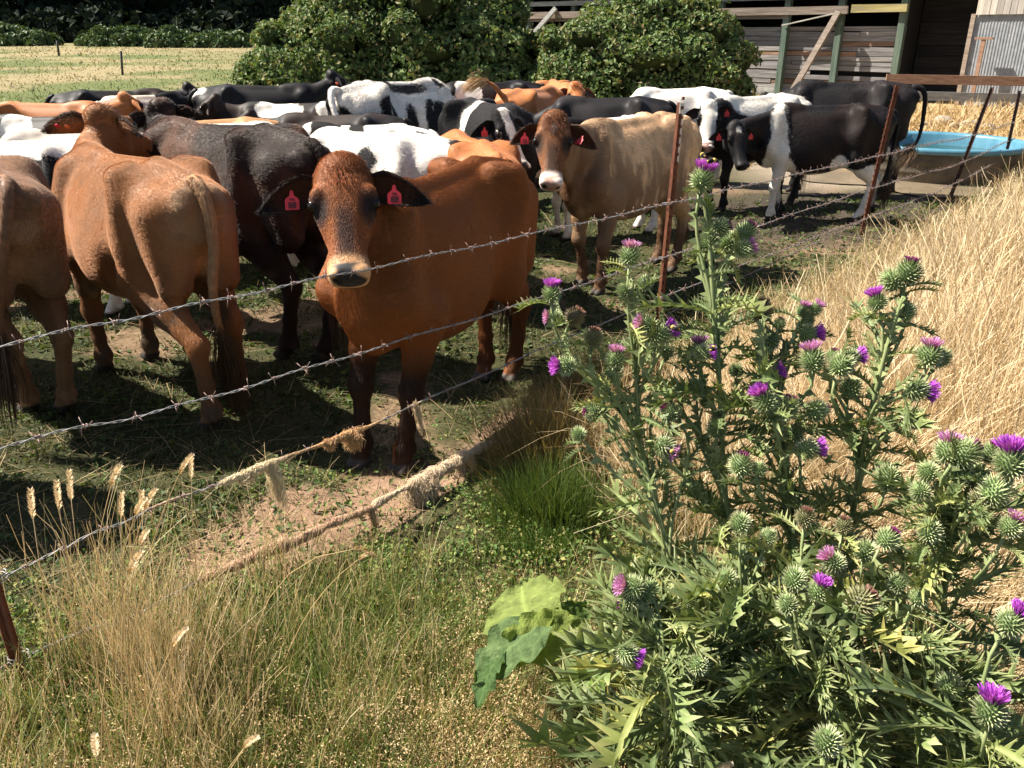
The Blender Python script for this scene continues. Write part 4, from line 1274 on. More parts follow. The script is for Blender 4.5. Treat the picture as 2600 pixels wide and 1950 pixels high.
def mound_from_px(boxes, y0, depth, rng, n_per=26):
    """boxes of the bush outline (x0,x1,ytop,ybase on the measuring grid) -> lumps and cores at distance y0"""
    L = []; core = []
    for x0, x1, yt, yb in boxes:
        a = WY(x0, yb, y0); b = WY(x1, yb, y0); t = WY((x0 + x1) / 2, yt, y0)
        cx = (a[0] + b[0]) / 2; hw = abs(b[0] - a[0]) / 2; g = float(ground_z(cx, y0)); hz = max(t[2] - g, .4)
        c = (cx, y0 + depth * .5, g); r = (hw, depth * .5, hz)
        core.append((c, (hw * .86, depth * .42, hz * .86)))
        for q in range(13):
            dd = rng.normal(0, 1, 3); dd[2] = abs(dd[2]) * .8; dd[1] = -abs(dd[1]) * .7; dd = nrm(dd); rs = rng.uniform(.14, .42) * min(hw, hz)
            cc = np.array(c) + dd * np.array([hw, depth * .5, hz]) * rng.uniform(.80, .98)
            core.append((tuple(cc), (rs * rng.uniform(.9, 1.6), rs, rs * rng.uniform(.7, 1.2))))
        L += lumpy(c, (hw * .95, depth * .48, hz * .95), rng, n_per * 3, (.07, .26))
    return L, core

rb = np.random.default_rng(5)
L, core = mound_from_px([(492, 690, 30, 172), (480, 580, 110, 172), (640, 800, 60, 186), (560, 720, 0, 172), (600, 860, -110, 186), (740, 1020, -130, 192), (900, 1155, -110, 195), (520, 640, 70, 165), (700, 1000, 90, 190)], 23.0, 5.0, rb, 44)
bramble('bramble_bush', 'huge bramble thicket behind the herd, left of the bracing beam', L, core, 110000, .092, 'brambles', 5, canes=60)
L, core = mound_from_px([(1205, 1400, 30, 188), (1140, 1260, 140, 192), (1480, 1640, 60, 192), (1420, 1600, -20, 192), (1160, 1240, 60, 150), (1330, 1560, -50, 192), (1450, 1625, 5, 190), (1180, 1300, 95, 190), (1300, 1500, -60, 150)], 22.0, 3.6, rb, 40)
bramble('bramble_bush', 'tall bramble bush in front of the barn planks', L, core, 62000, .09, 'brambles', 6, canes=40)
L, core = mound_from_px([(140, 300, 56, 90), (215, 330, 62, 92)], 80, 6, rb, 30)
M_BRF = leaf_mat('far_bramble_leaves', [(.0, (.05, .09, .03)), (.5, (.08, .13, .045)), (1, (.12, .15, .06))], .15, .6)
bramble('bramble_bush', 'rounded bramble mound out in the field, before the dark forest', L, core, 7000, .34, 'brambles', 7, mat=M_BRF)
L, core = mound_from_px([(300, 395, 71, 98), (380, 470, 76, 100), (430, 515, 72, 98)], 76, 5, rb, 26)
bramble('bramble_bush', 'long low bramble mound between field and forest, near the thicket', L, core, 7000, .34, 'brambles', 8, mat=M_BRF)
L, core = mound_from_px([(-60, 45, 60, 86), (40, 85, 74, 88)], 82, 6, rb, 26)
bramble('bramble_bush', 'bramble mound at the left edge of the field', L, core, 4500, .34, 'brambles', 9, mat=M_BRF)

# ------------------------------------------------------------------ dark wood behind the field
def forest():
    rng = np.random.default_rng(3)
    mb = MB(); P = []; D = []
    trunks = MB()
    for k in range(120):
        x = rng.uniform(-85, 25); y = rng.uniform(108, 150) if k % 3 else rng.uniform(100, 112); h = rng.uniform(16, 26) * (1 if k % 3 else .6)
        g = float(ground_z(x, y)); con = rng.random() < .6
        trunks.tube([(x, y, g - .2), (x, y, g + h * .95)], [.4, .05], 5)
        n = 800
        z = rng.uniform(.02, 1, n) ** .8
        rad = (1 - z) * h * .22 + .3 if con else np.sqrt(np.clip(1 - ((z - .5) / .52) ** 2, 0, 1)) * h * .28
        th = rng.uniform(0, 2 * np.pi, n); q = np.sqrt(rng.uniform(.3, 1, n)) * (1 + .25 * np.sin(th * 3 + z * 20))
        p = np.stack([x + rad * q * np.cos(th), y + rad * q * np.sin(th), g + z * h], 1)
        P.append(p); D.append(np.stack([np.cos(th), np.sin(th), np.full(n, .1)], 1))
    for k in range(150):                   # undergrowth along the edge of the wood
        x = rng.uniform(-85, 25); y = rng.uniform(97, 103); g = float(ground_z(x, y)); n = 160
        d = rng.normal(0, 1, (n, 3)); d[:, 2] = abs(d[:, 2]); d /= np.linalg.norm(d, axis=1)[:, None]
        P.append(np.array([x, y, g]) + d * rng.uniform(1.5, 3.5) * [1.3, 1, 1]); D.append(d)
    P = np.concatenate(P); D = np.concatenate(D)
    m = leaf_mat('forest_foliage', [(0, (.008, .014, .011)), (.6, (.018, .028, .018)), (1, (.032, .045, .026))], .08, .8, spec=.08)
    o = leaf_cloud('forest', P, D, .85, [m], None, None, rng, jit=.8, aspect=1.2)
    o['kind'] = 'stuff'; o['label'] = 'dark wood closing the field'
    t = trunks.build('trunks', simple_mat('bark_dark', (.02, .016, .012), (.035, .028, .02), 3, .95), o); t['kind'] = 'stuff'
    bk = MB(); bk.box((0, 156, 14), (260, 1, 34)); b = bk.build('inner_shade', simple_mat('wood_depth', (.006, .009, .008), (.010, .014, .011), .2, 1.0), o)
forest()

# ------------------------------------------------------------------ barn
def weathered(name, c1, c2, c3=None, axis='x', rough=.85):
    m, nt, b = new_mat(name)
    st = (.6, 9, 9) if axis == 'x' else (9, 9, .6)
    oi = N(nt, 'ShaderNodeObjectInfo')
    tc = N(nt, 'ShaderNodeTexCoord'); mp = N(nt, 'ShaderNodeMapping'); mp.inputs['Scale'].default_value = st
    va = N(nt, 'ShaderNodeVectorMath', operation='ADD')
    nt.links.new(tc.outputs['Object'], va.inputs[0]); 
    cmb = N(nt, 'ShaderNodeCombineXYZ'); sc = math_n(nt, 'MULTIPLY', oi.outputs['Random'], 40.0)
    for i in range(3): nt.links.new(sc, cmb.inputs[i])
    nt.links.new(cmb.outputs[0], va.inputs[1]); nt.links.new(va.outputs[0], mp.inputs[0])
    n = N(nt, 'ShaderNodeTexNoise'); n.inputs['Scale'].default_value = 2.2; n.inputs['Detail'].default_value = 6; n.inputs['Roughness'].default_value = .7
    nt.links.new(mp.outputs[0], n.inputs['Vector'])
    col = ramp(nt, n.outputs[0], [(.3, c1), (.55, c2), (.75, c3 or c2)])
    col = mixc(nt, 1.0, col, ramp(nt, oi.outputs['Random'], [(0, (.72, .72, .74)), (.5, (1, 1, 1)), (1, (1.22, 1.18, 1.12))]), 'MULTIPLY')
    nt.links.new(col, b.inputs['Base Color']); b.inputs['Roughness'].default_value = rough; b.inputs['Specular IOR Level'].default_value = .2
    bump(nt, b, n.outputs[0], .4, .02)
    return m
M_GREYWOOD = weathered('weathered_grey_planks', (.13, .122, .12), (.27, .255, .25), (.38, .362, .352))
M_REDWOOD = weathered('warm_brown_board', (.17, .10, .07), (.30, .19, .135), (.40, .29, .22))
M_GREYBOARD = weathered('pale_grey_board', (.22, .22, .21), (.36, .36, .34), (.45, .45, .42))
M_GREEN = weathered('faded_green_post', (.055, .085, .07), (.11, .15, .12), (.19, .20, .16), 'z')
M_BROWNBEAM = weathered('bleached_beam', (.17, .13, .10), (.30, .245, .20), (.38, .33, .28))
M_YELLOW = weathered('yellow_painted_beam', (.22, .19, .13), (.30, .26, .12), (.36, .31, .07))
M_SHADEWOOD = weathered('shade_black_boards', (.010, .010, .011), (.022, .021, .022), (.04, .038, .037))  # shade inside the barn and bay, painted in as a near-black board colour
M_CONC = simple_mat('old_concrete', (.20, .19, .175), (.34, .325, .30), 5, .9, .3)
M_ROOF = simple_mat('rusty_roof_sheet', (.14, .12, .11), (.26, .22, .19), 3, .6, 0, metal=.3)
M_SHEET = simple_mat('galvanised_sheet', (.20, .215, .23), (.29, .305, .32), 6, .5, 0)
M_SIDING = weathered('cream_siding', (.40, .36, .31), (.52, .48, .42), (.58, .54, .49), 'z')

def barn():
    A = W(1560, 176, 0.30); 
    # wall runs from the far left to the near right, facing left of the camera
    p1 = W(1693, 191, .35)[:2]; p2 = W(1888, 199, .35)[:2]
    t = nrm(np.append(p2 - p1, 0)); n = np.array([t[1], -t[0], 0]); 
    if n[1] > 0: n = -n
    base = float(ground_z(*p1))
    root = empty('barn', (p1[0], p1[1], base), math.atan2(t[1], t[0]))
    tag(root, 'weathered plank barn with green posts, bracing beam and a dark open bay', 'barn')
    # local frame: x along the wall to the right, y into the barn, z up
    def L(xd, yd):       # where the sight line meets the wall plane
        o0 = np.array([p1[0], p1[1], base]); r = ray(xd, yd); c = np.array([0, 0, CAM_H])
        k = np.dot(o0 - c, n) / np.dot(r, n); q = c + r * k - o0
        return np.array([q @ t, 0, q[2]])
    xr = L(1948, 120)[0]; xl = -15.0
    ztop = L(1800, 57)[2]; zs = L(1700, 190)[2]
    mb = MB(); mb.box(((xl + xr) / 2, .10, zs / 2 - .15), (xr - xl, .22, zs + .3)); mb.build('concrete_sill', M_CONC, root)
    rng = np.random.default_rng(9)
    rows = 13; ph = (ztop - zs) / rows
    for r in range(rows):
        z = zs + ph * (r + .5)
        x = xl
        while x < xr - .05:
            ln = rng.uniform(2.6, 4.4); x2 = min(x + ln, xr)
            if xr - x2 < .6: x2 = xr
            h = ph * rng.uniform(.86, .97)
            if not (r == 3 and 1.2 < (x + x2) / 2 < 5 and rng.random() < .7):
                mb = MB(); mb.box((0, 0, 0), (x2 - x - .012, .028, h), jit=.004, rng=rng)
                mb.build('plank', M_GREYWOOD if rng.random() > .09 else M_REDWOOD, root, False, loc=((x + x2) / 2, rng.uniform(.0, .025), z), rot=(rng.normal(0, .02), rng.normal(0, .004), 0))
            x = x2
    mb = MB(); mb.box(((xl + xr) / 2, .12, (zs + ztop) / 2), (xr - xl - .1, .04, ztop - zs - .05)); mb.build('backing_wall', M_SHADEWOOD, root, False)
    # posts stand proud of the wall
    for xd in (1690, 1806, 1937):
        x = L(xd, 150)[0]
        mb = MB(); mb.box((0, 0, 1.9), (.17, .17, 4.0), jit=.008, rng=rng); mb.build('post', M_GREEN, root, False, loc=(x, -.13, -.1), rot=(0, rng.normal(0, .008), 0))
    for xd in (1150, 1245, 1395, 1560):
        x = L(xd, 60)[0]
        mb = MB(); mb.box((0, 0, 1.9), (.17, .17, 4.0), jit=.008, rng=rng); mb.build('post', M_GREEN, root, False, loc=(x, -.13, -.1))
    # rails over the open band below the roof
    zr = L(1800, 22)[2]; zq = L(1800, 2)[2]; zm = L(1650, 35)[2]
    xb = L(2010 - 170, 22)[0]
    mb = MB(); mb.box(((xl + xb) / 2, -.26, zr), (xb - xl, .09, .20), jit=.01, rng=rng); mb.build('rail', M_BROWNBEAM, root, False)
    mb = MB(); mb.box(((xb + xr) / 2 + .06, -.262, zr + .02), (xr - xb - .06, .09, .19), jit=.01, rng=rng); mb.build('rail', M_YELLOW, root, False)
    mb = MB(); mb.box(((xl + xr) / 2, -.25, zq + .12), (xr - xl, .08, .14)); mb.build('rail', M_GREYBOARD, root, False)
    x3 = L(1710, 35)[0]
    mb = MB(); mb.box(((xl + x3) / 2, -.20, zm), (x3 - xl, .05, .16)); mb.build('rail', M_BROWNBEAM, root, False)
    # leaning brace and its fellow further left, a loose board
    a = L(1822, 26); b = L(1752, 190)
    mb = MB(); mb.bar((a[0], -.36, a[2]), (b[0] - .15, -1.15, .0), .15, .11, up=(0, 1, 0)); mb.build('brace', M_BROWNBEAM, root, False)
    a = L(1215, 18); b = L(1120, 140)
    mb = MB(); mb.bar((a[0], -.36, a[2]), (b[0], -1.0, b[2] - .2), .14, .10, up=(0, 1, 0)); mb.build('brace', M_GREYBOARD, root, False)
    a = L(1700, 55); b = L(1812, 30)
    mb = MB(); mb.bar((a[0], -.31, a[2]), (b[0], -.33, b[2]), .12, .03, up=(0, 0, 1)); mb.build('loose_board', M_GREYBOARD, root, False)
    # roof with a deep overhang, inner back wall so the open band stays dark
    zt = zq + .45
    mb = MB()
    Rz = np.eye(3)
    mb.add([(xl - .5, -.40, zt - .12), (xr + 5.2, -.40, zt - .12), (xr + 5.2, 6, zt + 1.9), (xl - .5, 6, zt + 1.9), (xl - .5, -.40, zt - .06), (xr + 5.2, -.40, zt - .06), (xr + 5.2, 6, zt + 1.96), (xl - .5, 6, zt + 1.96)],
           q=[[0, 1, 2, 3], [7, 6, 5, 4], [0, 4, 5, 1], [3, 2, 6, 7], [0, 3, 7, 4], [1, 5, 6, 2]])
    mb.build('roof', M_ROOF, root, False)
    mb = MB(); mb.box(((xl + xr + 5) / 2, 5.6, 2.4), (xr - xl + 5, .06, 5.4)); mb.box((xl, 2.8, 2.2), (.06, 5.5, 4.6)); mb.build('inner_wall', M_SHADEWOOD, root, False)
    # dark bay to the right: boarded front standing a little back in shade
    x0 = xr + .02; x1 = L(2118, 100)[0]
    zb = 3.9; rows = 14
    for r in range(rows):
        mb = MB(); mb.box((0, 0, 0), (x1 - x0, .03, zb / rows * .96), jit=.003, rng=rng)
        mb.build('dark_plank', M_SHADEWOOD, root, False, loc=((x0 + x1) / 2, 1.1 + rng.uniform(0, .015), zb / rows * (r + .5)))
    mb = MB(); mb.box((x0 - .06, .55, 1.9), (.05, 1.1, 4.0)); mb.build('side_wall', M_SHADEWOOD, root, False)
    # galvanised lean-to with cream siding on top
    x2 = L(2215, 100)[0] + 1.2; xs = L(2106, 90)[0]; yq = -.35
    zsp = L(2150, 30)[2]
    nrib = 34
    mb = MB(); xs_ = np.linspace(xs, x2, nrib * 4 + 1); yy = yq + .008 * np.where((np.arange(len(xs_)) // 2) % 2 == 0, 0, 1)
    V = np.concatenate([np.stack([xs_, yy, np.full(len(xs_), .0)], 1), np.stack([xs_, yy, np.full(len(xs_), zsp)], 1)])
    m = len(xs_); mb.add(V, q=[[i, i + 1, m + i + 1, m + i] for i in range(m - 1)]); mb.build('metal_sheet', M_SHEET, root, False)
    for i in range(16):
        w_ = (x2 - xs) / 16
        mb = MB(); mb.box((0, 0, 0), (w_ * .95, .03, 1.6), jit=.003, rng=rng); mb.build('siding_board', M_SIDING, root, False, loc=(xs + w_ * (i + .5), yq - .04, zsp + .78))
    mb = MB(); mb.box((xs - .05, yq, zsp / 2), (.10, .10, zsp)); mb.build('corner_post', M_BROWNBEAM, root, False)
    mb = MB(); mb.box((xs + .35, yq - .3, zsp * .36), (.09, .09, zsp * .75)); mb.box((xs + .35, yq - .3, zsp * .74), (.4, .12, .05)); mb.build('gate_post', M_REDWOOD, root, False)
    return root, L
barn_root, barnL = barn()

# weeds growing at the foot of the metal sheet
for (xd, yd, w, lab) in ((2128, 148, 40, 'leafy green weed at the foot of the metal sheet'), (2195, 150, 30, 'leafy green weed at the corner post by the right edge')):
    p = W(xd, yd + 15, .3); y0 = p[1] - .9
    L_, core = mound_from_px([(xd - w, xd + w * .8, yd - 28, yd + 20)], y0, 1.0, rb, 16)
    bramble('weed', lab, L_, core, 900, .10, None, 12)

# ------------------------------------------------------------------ board fence, stones and posts
def board_fence():
    a = W(2208, 243, .1); g = float(ground_z(a[0], a[1])); y = a[1]
    root = empty('board_fence', (a[0], y, g)); o0 = np.array([a[0], y, g])
    tag(root, 'two rail board fence, brown rail above a grey rail, beyond the tank', 'fence')
    rng = np.random.default_rng(4)
    l = WY(1914, 170, y + .6) - o0; r = WY(2215, 178, y - .05) - o0
    mb = MB(); mb.bar(l, r + [1.5, -.1, 0], .05, .21); mb.build('rail', M_REDWOOD, root, False)
    l2 = WY(1975, 204, y + .5) - o0; r2 = WY(2200, 215, y - .05) - o0
    mb = MB(); mb.bar(l2 - [1.2, 0, 0], r2 + [1.5, -.1, 0], .05, .20); mb.build('rail', M_GREYBOARD, root, False)
    for k, xx in ((0, 0.02), (1, .32)):
        mb = MB(); mb.tube([(xx, .10 if k < 2 else l[1] + .1, -.3), (xx + (.10 if k < 2 else 0), .10 if k < 2 else l[1] + .1, 1.38)], [.085, .08], 9)
        mb.build('post', M_GREYBOARD, root)
board_fence()

M_STONE = simple_mat('pale_stone', (.18, .155, .125), (.29, .255, .21), 9, .9, .3)
def stone(xd, yd, s, lab, seed):
    rng = np.random.default_rng(seed); p = W(xd, yd, .02)
    me = sphere_mesh('stone', M_STONE, 1, 12, 9); n = len(me.vertices); co = np.zeros(n * 3); me.vertices.foreach_get('co', co); co = co.reshape(-1, 3)
    co *= (1 + .35 * (vnoise(co * 1.7, seed) - .5))[:, None] * np.array([1.25, .9, .62]) * s; me.vertices.foreach_set('co', co.ravel().astype(np.float32)); me.update()
    o = obj('stone', me); o.location = (p[0], p[1], float(ground_z(p[0], p[1])) + s * .25); o.rotation_euler = (0, 0, rng.uniform(0, 3)); tag(o, lab, 'stone', 'stones behind the tank')
stone(2036, 272, .20, 'largest grey stone on the bare strip behind the tank', 1); stone(2058, 279, .13, 'round pale stone beside the largest stone', 2)
stone(2092, 277, .16, 'flat stone to the right of the round pale stone', 3); stone(1997, 278, .12, 'small stone nearest the black cow and tank', 4); stone(2133, 281, .12, 'small stone between the two dark fence posts', 5)

M_STAKE = simple_mat('dark_stake', (.03, .03, .028), (.06, .055, .05), 10, .8)
for (xb_, yb_, yt_, lab) in ((264, 163, 110, 'thin dark stake leaning in the field, nearer one'), (126, 113, 88, 'thin far stake in the field below the forest')):
    p = W(xb_, yb_, .3); p[2] = float(ground_z(p[0], p[1])); p = W(xb_, yb_, p[2]); top = WY(xb_ - 3, yt_, p[1])
    root = empty('field_stake', tuple(p)); tag(root, lab, 'stake')
    mb = MB(); mb.tube([(0, 0, -.2), tuple(top - p)], .045 if yb_ > 150 else .06, 6); mb.build('shaft', M_STAKE, root)
    mb = MB(); mb.tube([tuple((top - p) * .93 + [-.05, 0, 0]), tuple((top - p) * .93 + [.05, 0, 0])], .03, 5); mb.build('insulator', M_STAKE, root)

# ------------------------------------------------------------------ water tank
M_BLUE = simple_mat('blue_plastic_rim', (.05, .16, .235), (.10, .24, .32), 4, .35, 0, spec=.4)
M_TANKOUT = simple_mat('mud_splashed_plastic', (.07, .058, .042), (.16, .13, .095), 3, .8, .1)
def tank():
    zr = .45
    b = W(2120, 326, zr); r = 1.12; c = b.copy(); c[1] = b[1] + r
    root = empty('stock_tank', (c[0], c[1], 0.0)); tag(root, 'round blue rimmed stock tank with mud splashed sides', 'tank')
    n = 64
    def ring(prof, name, m):
        th = np.linspace(0, 2 * np.pi, n, endpoint=False); prof = np.array(prof); k = len(prof)
        V = np.stack([np.outer(prof[:, 0], np.cos(th)), np.outer(prof[:, 0], np.sin(th)), np.repeat(prof[:, 1][:, None], n, 1)], -1).reshape(-1, 3)
        I = np.arange(k * n).reshape(k, n)
        Q = np.stack([I[:-1], np.roll(I[:-1], -1, 1), np.roll(I[1:], -1, 1), I[1:]], -1).reshape(-1, 4)
        mb = MB(); mb.add(V, q=Q); return mb.build(name, m, root)
    ring([(r * .93, -.02), (r * .945, .12), (r * .96, .14), (r * .955, .16), (r * .965, .26), (r * .985, .28), (r * .98, .30), (r * .985, zr - .06)], 'wall', M_TANKOUT)
    ring([(r * .985, zr - .07), (r * 1.02, zr - .065), (r * 1.03, zr - .03), (r * 1.025, zr), (r * 1.0, zr + .012), (r * .965, zr), (r * .95, zr - .03), (r * .93, .05)], 'rim', M_BLUE)
    th = np.linspace(0, 2 * np.pi, n, endpoint=False)
    V = np.concatenate([np.stack([r * .945 * np.cos(th), r * .945 * np.sin(th), np.full(n, zr - .17)], 1), [[0, 0, zr - .17]]])
    m, nt, bs = new_mat('tank_water'); bs.inputs['Base Color'].default_value = (.015, .055, .05, 1); bs.inputs['Roughness'].default_value = .06; bs.inputs['Specular IOR Level'].default_value = .25; bump(nt, bs, noise_fac(nt, 5, 2), .05, .02)
    mb = MB(); mb.add(V, t=[[n, i, (i + 1) % n] for i in range(n)]); mb.build('water', m, root)
tank()
# ------------------------------------------------------------------ wire fence
M_RUST = simple_mat('rusty_steel', (.075, .028, .016), (.19, .065, .032), 16, .8, .25, lo=.3, hi=.7)
M_DKRUST = simple_mat('dark_rusty_steel', (.035, .022, .018), (.09, .045, .03), 16, .8, .25)
M_WIRE = simple_mat('weathered_wire', (.20, .195, .19), (.36, .35, .34), 30, .5, 0, metal=.4)
M_BARB = simple_mat('barb_wire_rust', (.20, .13, .11), (.34, .24, .21), 30, .55, 0, metal=.4)
M_WHITEP = simple_mat('flaking_white_paint', (.55, .50, .45), (.70, .66, .60), 18, .7)

def tpost(base, top, mat, lab, white=False, turn=.5):
    base = np.array(base, float); top = np.array(top, float); d = nrm(top - base); Ln = np.linalg.norm(top - base)
    root = empty('steel_post', tuple(base)); tag(root, lab, 'fence post', 'posts of the wire fence')
    x = nrm(np.cross(d, [math.cos(turn + 1.57), math.sin(turn + 1.57), 0])); y = np.cross(d, x)
    R = np.stack([x, y, d], 1)
    mb = MB()
    mb.box(d * (Ln / 2 - .2), (.036, .006, Ln + .4), R); mb.box(d * (Ln / 2 - .2) + y * .018, (.006, .034, Ln + .4), R)
    mb.build('shaft', mat, root, False)
    sb = MB()
    for k in range(int(Ln / .053)): sb.box(d * (.08 + k * .053) - y * .007, (.016, .009, .018), R)
    sb.build('studs', mat, root, False)['kind'] = 'stuff'
    if white:
        mb = MB(); mb.box(d * (Ln - .17) - y * .0035 + x * .0115, (.0125, .003, .345), R); mb.box(d * (Ln - .03) - y * .0035, (.0355, .0035, .06), R); mb.build('paint', M_WHITEP, root, False)
    return root

def fplane(xd, yd, off=0.0):       # sight line met with the upright plane of the fence
    n = np.array([FN[0], FN[1], 0]); A = np.array([FENCE0[0], FENCE0[1], 0]) + n * off
    r = ray(xd, yd); c = np.array([0, 0, CAM_H]); k = np.dot(A - c, n) / np.dot(r, n)
    return c + r * k
PB = [np.array([-1.46, 1.96, 0]), np.append(W(1422, 720)[:2], 0), np.append(W(1858, 505)[:2], 0), np.append(W(2048, 432)[:2], 0), np.append(W(2163, 372)[:2], 0)]
FENCE_T = [((31, 1241)), ]
tpost(PB[0], PB[0] + [-.02, .0, 1.32], M_RUST, 'rusty fence post at the left edge among dry stalks', turn=.9)
tpost(PB[1], WY(1473, 222, PB[1][1] - .02), M_RUST, 'red rusty fence post with flaking white top, before the brindled cow', True, turn=3.75)
tpost(PB[2], WY(1935, 184, PB[2][1]), M_RUST, 'studded rusty post between the black cows and the tank', turn=1.3)
tpost(PB[3], WY(2141, 188, PB[3][1]), M_DKRUST, 'dark slim post in front of the blue tank', turn=.8)
tpost(PB[4], WY(2201, 196, PB[4][1]), M_DKRUST, 'dark leaning post at the right edge past the tank', turn=.8)

def barb_mesh():
    mb = MB(); rng = np.random.default_rng(2)
    th = np.linspace(0, 4 * np.pi, 18)
    mb.tube(np.stack([np.linspace(-.007, .007, 18), .0048 * np.cos(th), .0048 * np.sin(th)], 1), .0013, 4)
    for sx, a in ((-.006, .6), (-.002, 3.7), (.003, 2.2), (.007, 5.2)):
        mb.tube([(sx, 0, 0), (sx + (.004 if sx > 0 else -.004), .022 * math.cos(a), .022 * math.sin(a))], [.0014, .0007], 4)
    return mb.mesh('barb', M_BARB)
BARB = [barb_mesh()]

def barbed_wire(pts, lab, seed, nb=None):
    pts = np.array(pts); rng = np.random.default_rng(seed)
    seg = np.concatenate([[0], np.cumsum(np.linalg.norm(np.diff(pts, axis=0), axis=1))]); L = seg[-1]
    dense = resample(pts, int(L / .02))
    dense[:, 2] += .004 * np.sin(np.arange(len(dense)) * .13 + seed) + .003 * rng.normal(0, 1, len(dense)).cumsum() * .05
    s = np.concatenate([[0], np.cumsum(np.linalg.norm(np.diff(dense, axis=0), axis=1))])
    tan = nrm_rows(np.gradient(dense, axis=0)); a = nrm_rows(np.cross(tan, [0, 0, 1.0])); b = np.cross(a, tan)
    root = empty('barbed_wire', tuple(dense[len(dense) // 3])); o0 = np.array(root.location)
    tag(root, lab, 'barbed wire', 'strands of barbed wire')
    for ph in (0, np.pi):
        ang = s * 2 * np.pi / .11 + ph
        mb = MB(); mb.tube(dense + .0026 * (np.cos(ang)[:, None] * a + np.sin(ang)[:, None] * b) - o0, .0019, 5); mb.build('strand', M_WIRE, root)
    pos = np.arange(.05, s[-1], .125) + rng.normal(0, .012, len(np.arange(.05, s[-1], .125)))
    for p in pos:
        k = int(np.clip(np.searchsorted(s, p), 1, len(s) - 2))
        if not (-.9 * dense[k][1] < dense[k][0] < .9 * dense[k][1]): continue
        o = obj('barb', BARB[0], root); ang = rng.uniform(0, 6.28)
        y = a[k] * math.cos(ang) + b[k] * math.sin(ang); o.matrix_local = frame_mat(dense[k] - o0, tan[k], y, np.cross(tan[k], y)) @ Matrix.Scale(rng.uniform(1.1, 1.45), 4)
    return dense

def nrm_rows(v): return v / (np.linalg.norm(v, axis=1)[:, None] + 1e-12)
def wire_pts(px, first=None):
    p = [fplane(*q) for q in px]
    if first: p = [first[0]] + p if not isinstance(first, list) else first + p
    return p
e = PB[0] - np.array([_fd[0], _fd[1], 0]) * 1.6
W1 = barbed_wire([e + [0, 0, 1.08], PB[0] + [0, 0, 1.045]] + [fplane(*q) for q in ((370, 668), (740, 590), (1100, 514), (1449, 437), (1680, 384), (1892, 338), (2000, 312), (2100, 293), (2194, 262))], 'topmost strand of barbed wire crossing below the muzzle of the red cow', 1)
W2 = barbed_wire([e + [0, 0, .80], PB[0] + [0, 0, .765]] + [fplane(*q) for q in ((370, 882), (740, 773), (1100, 664), (1432, 556), (1660, 480), (1874, 409), (1980, 378), (2080, 350), (2180, 302))], 'second strand of barbed wire, crossing the chest of the red cow', 2)
W3 = barbed_wire([e + [0, 0, .40], PB[0] + [0, 0, .385]] + [fplane(*q) for q in ((170, 1168), (380, 1080), (760, 935), (1100, 785), (1420, 648), (1640, 560), (1862, 476), (1970, 436), (2062, 398), (2165, 345))], 'third strand of barbed wire with wool caught on it by the hooves', 3)
W4 = barbed_wire([e + [0, 0, .10], PB[0] + [0, 0, .10], W(250, 1345, .11), W(470, 1237, .12), W(620, 1175, .12), W(760, 1115, .11), W(900, 1045, .10), W(1050, 964, .09), W(1200, 885, .08), PB[1] + [0, 0, .10], PB[2] + [0, 0, .12]], 'lowest strand of barbed wire, wrapped in sheep wool', 4)

# wire wrapped round the posts where the strands are tied
for k, (b_, zz) in enumerate(((PB[0], .385), (PB[0], .10), (PB[1], float(W1[0][2]) * 0 + .50), (PB[1], .84), (PB[1], .24))):
    th = np.linspace(0, 2 * np.pi * 2.2, 30)
    ctr = b_ + np.array([0.0, 0, zz])
    mb = MB(); mb.tube(np.stack([.028 * np.cos(th), .028 * np.sin(th) + .01, .006 * np.sin(th * .7) + np.linspace(-.01, .01, 30)], 1), .0019, 5)
    o = mb.build('wire_tie', M_WIRE); o.location = ctr
    lab = ('loop of tie wire round the left post, upper one', 'loop of tie wire low on the left post', 'tie wire at the middle strand on the white topped post', 'tie wire at the top strand on the white topped post', 'tie wire at the third strand on the white topped post')[k]
    tag(o, lab, 'tie wire', 'tie wires')

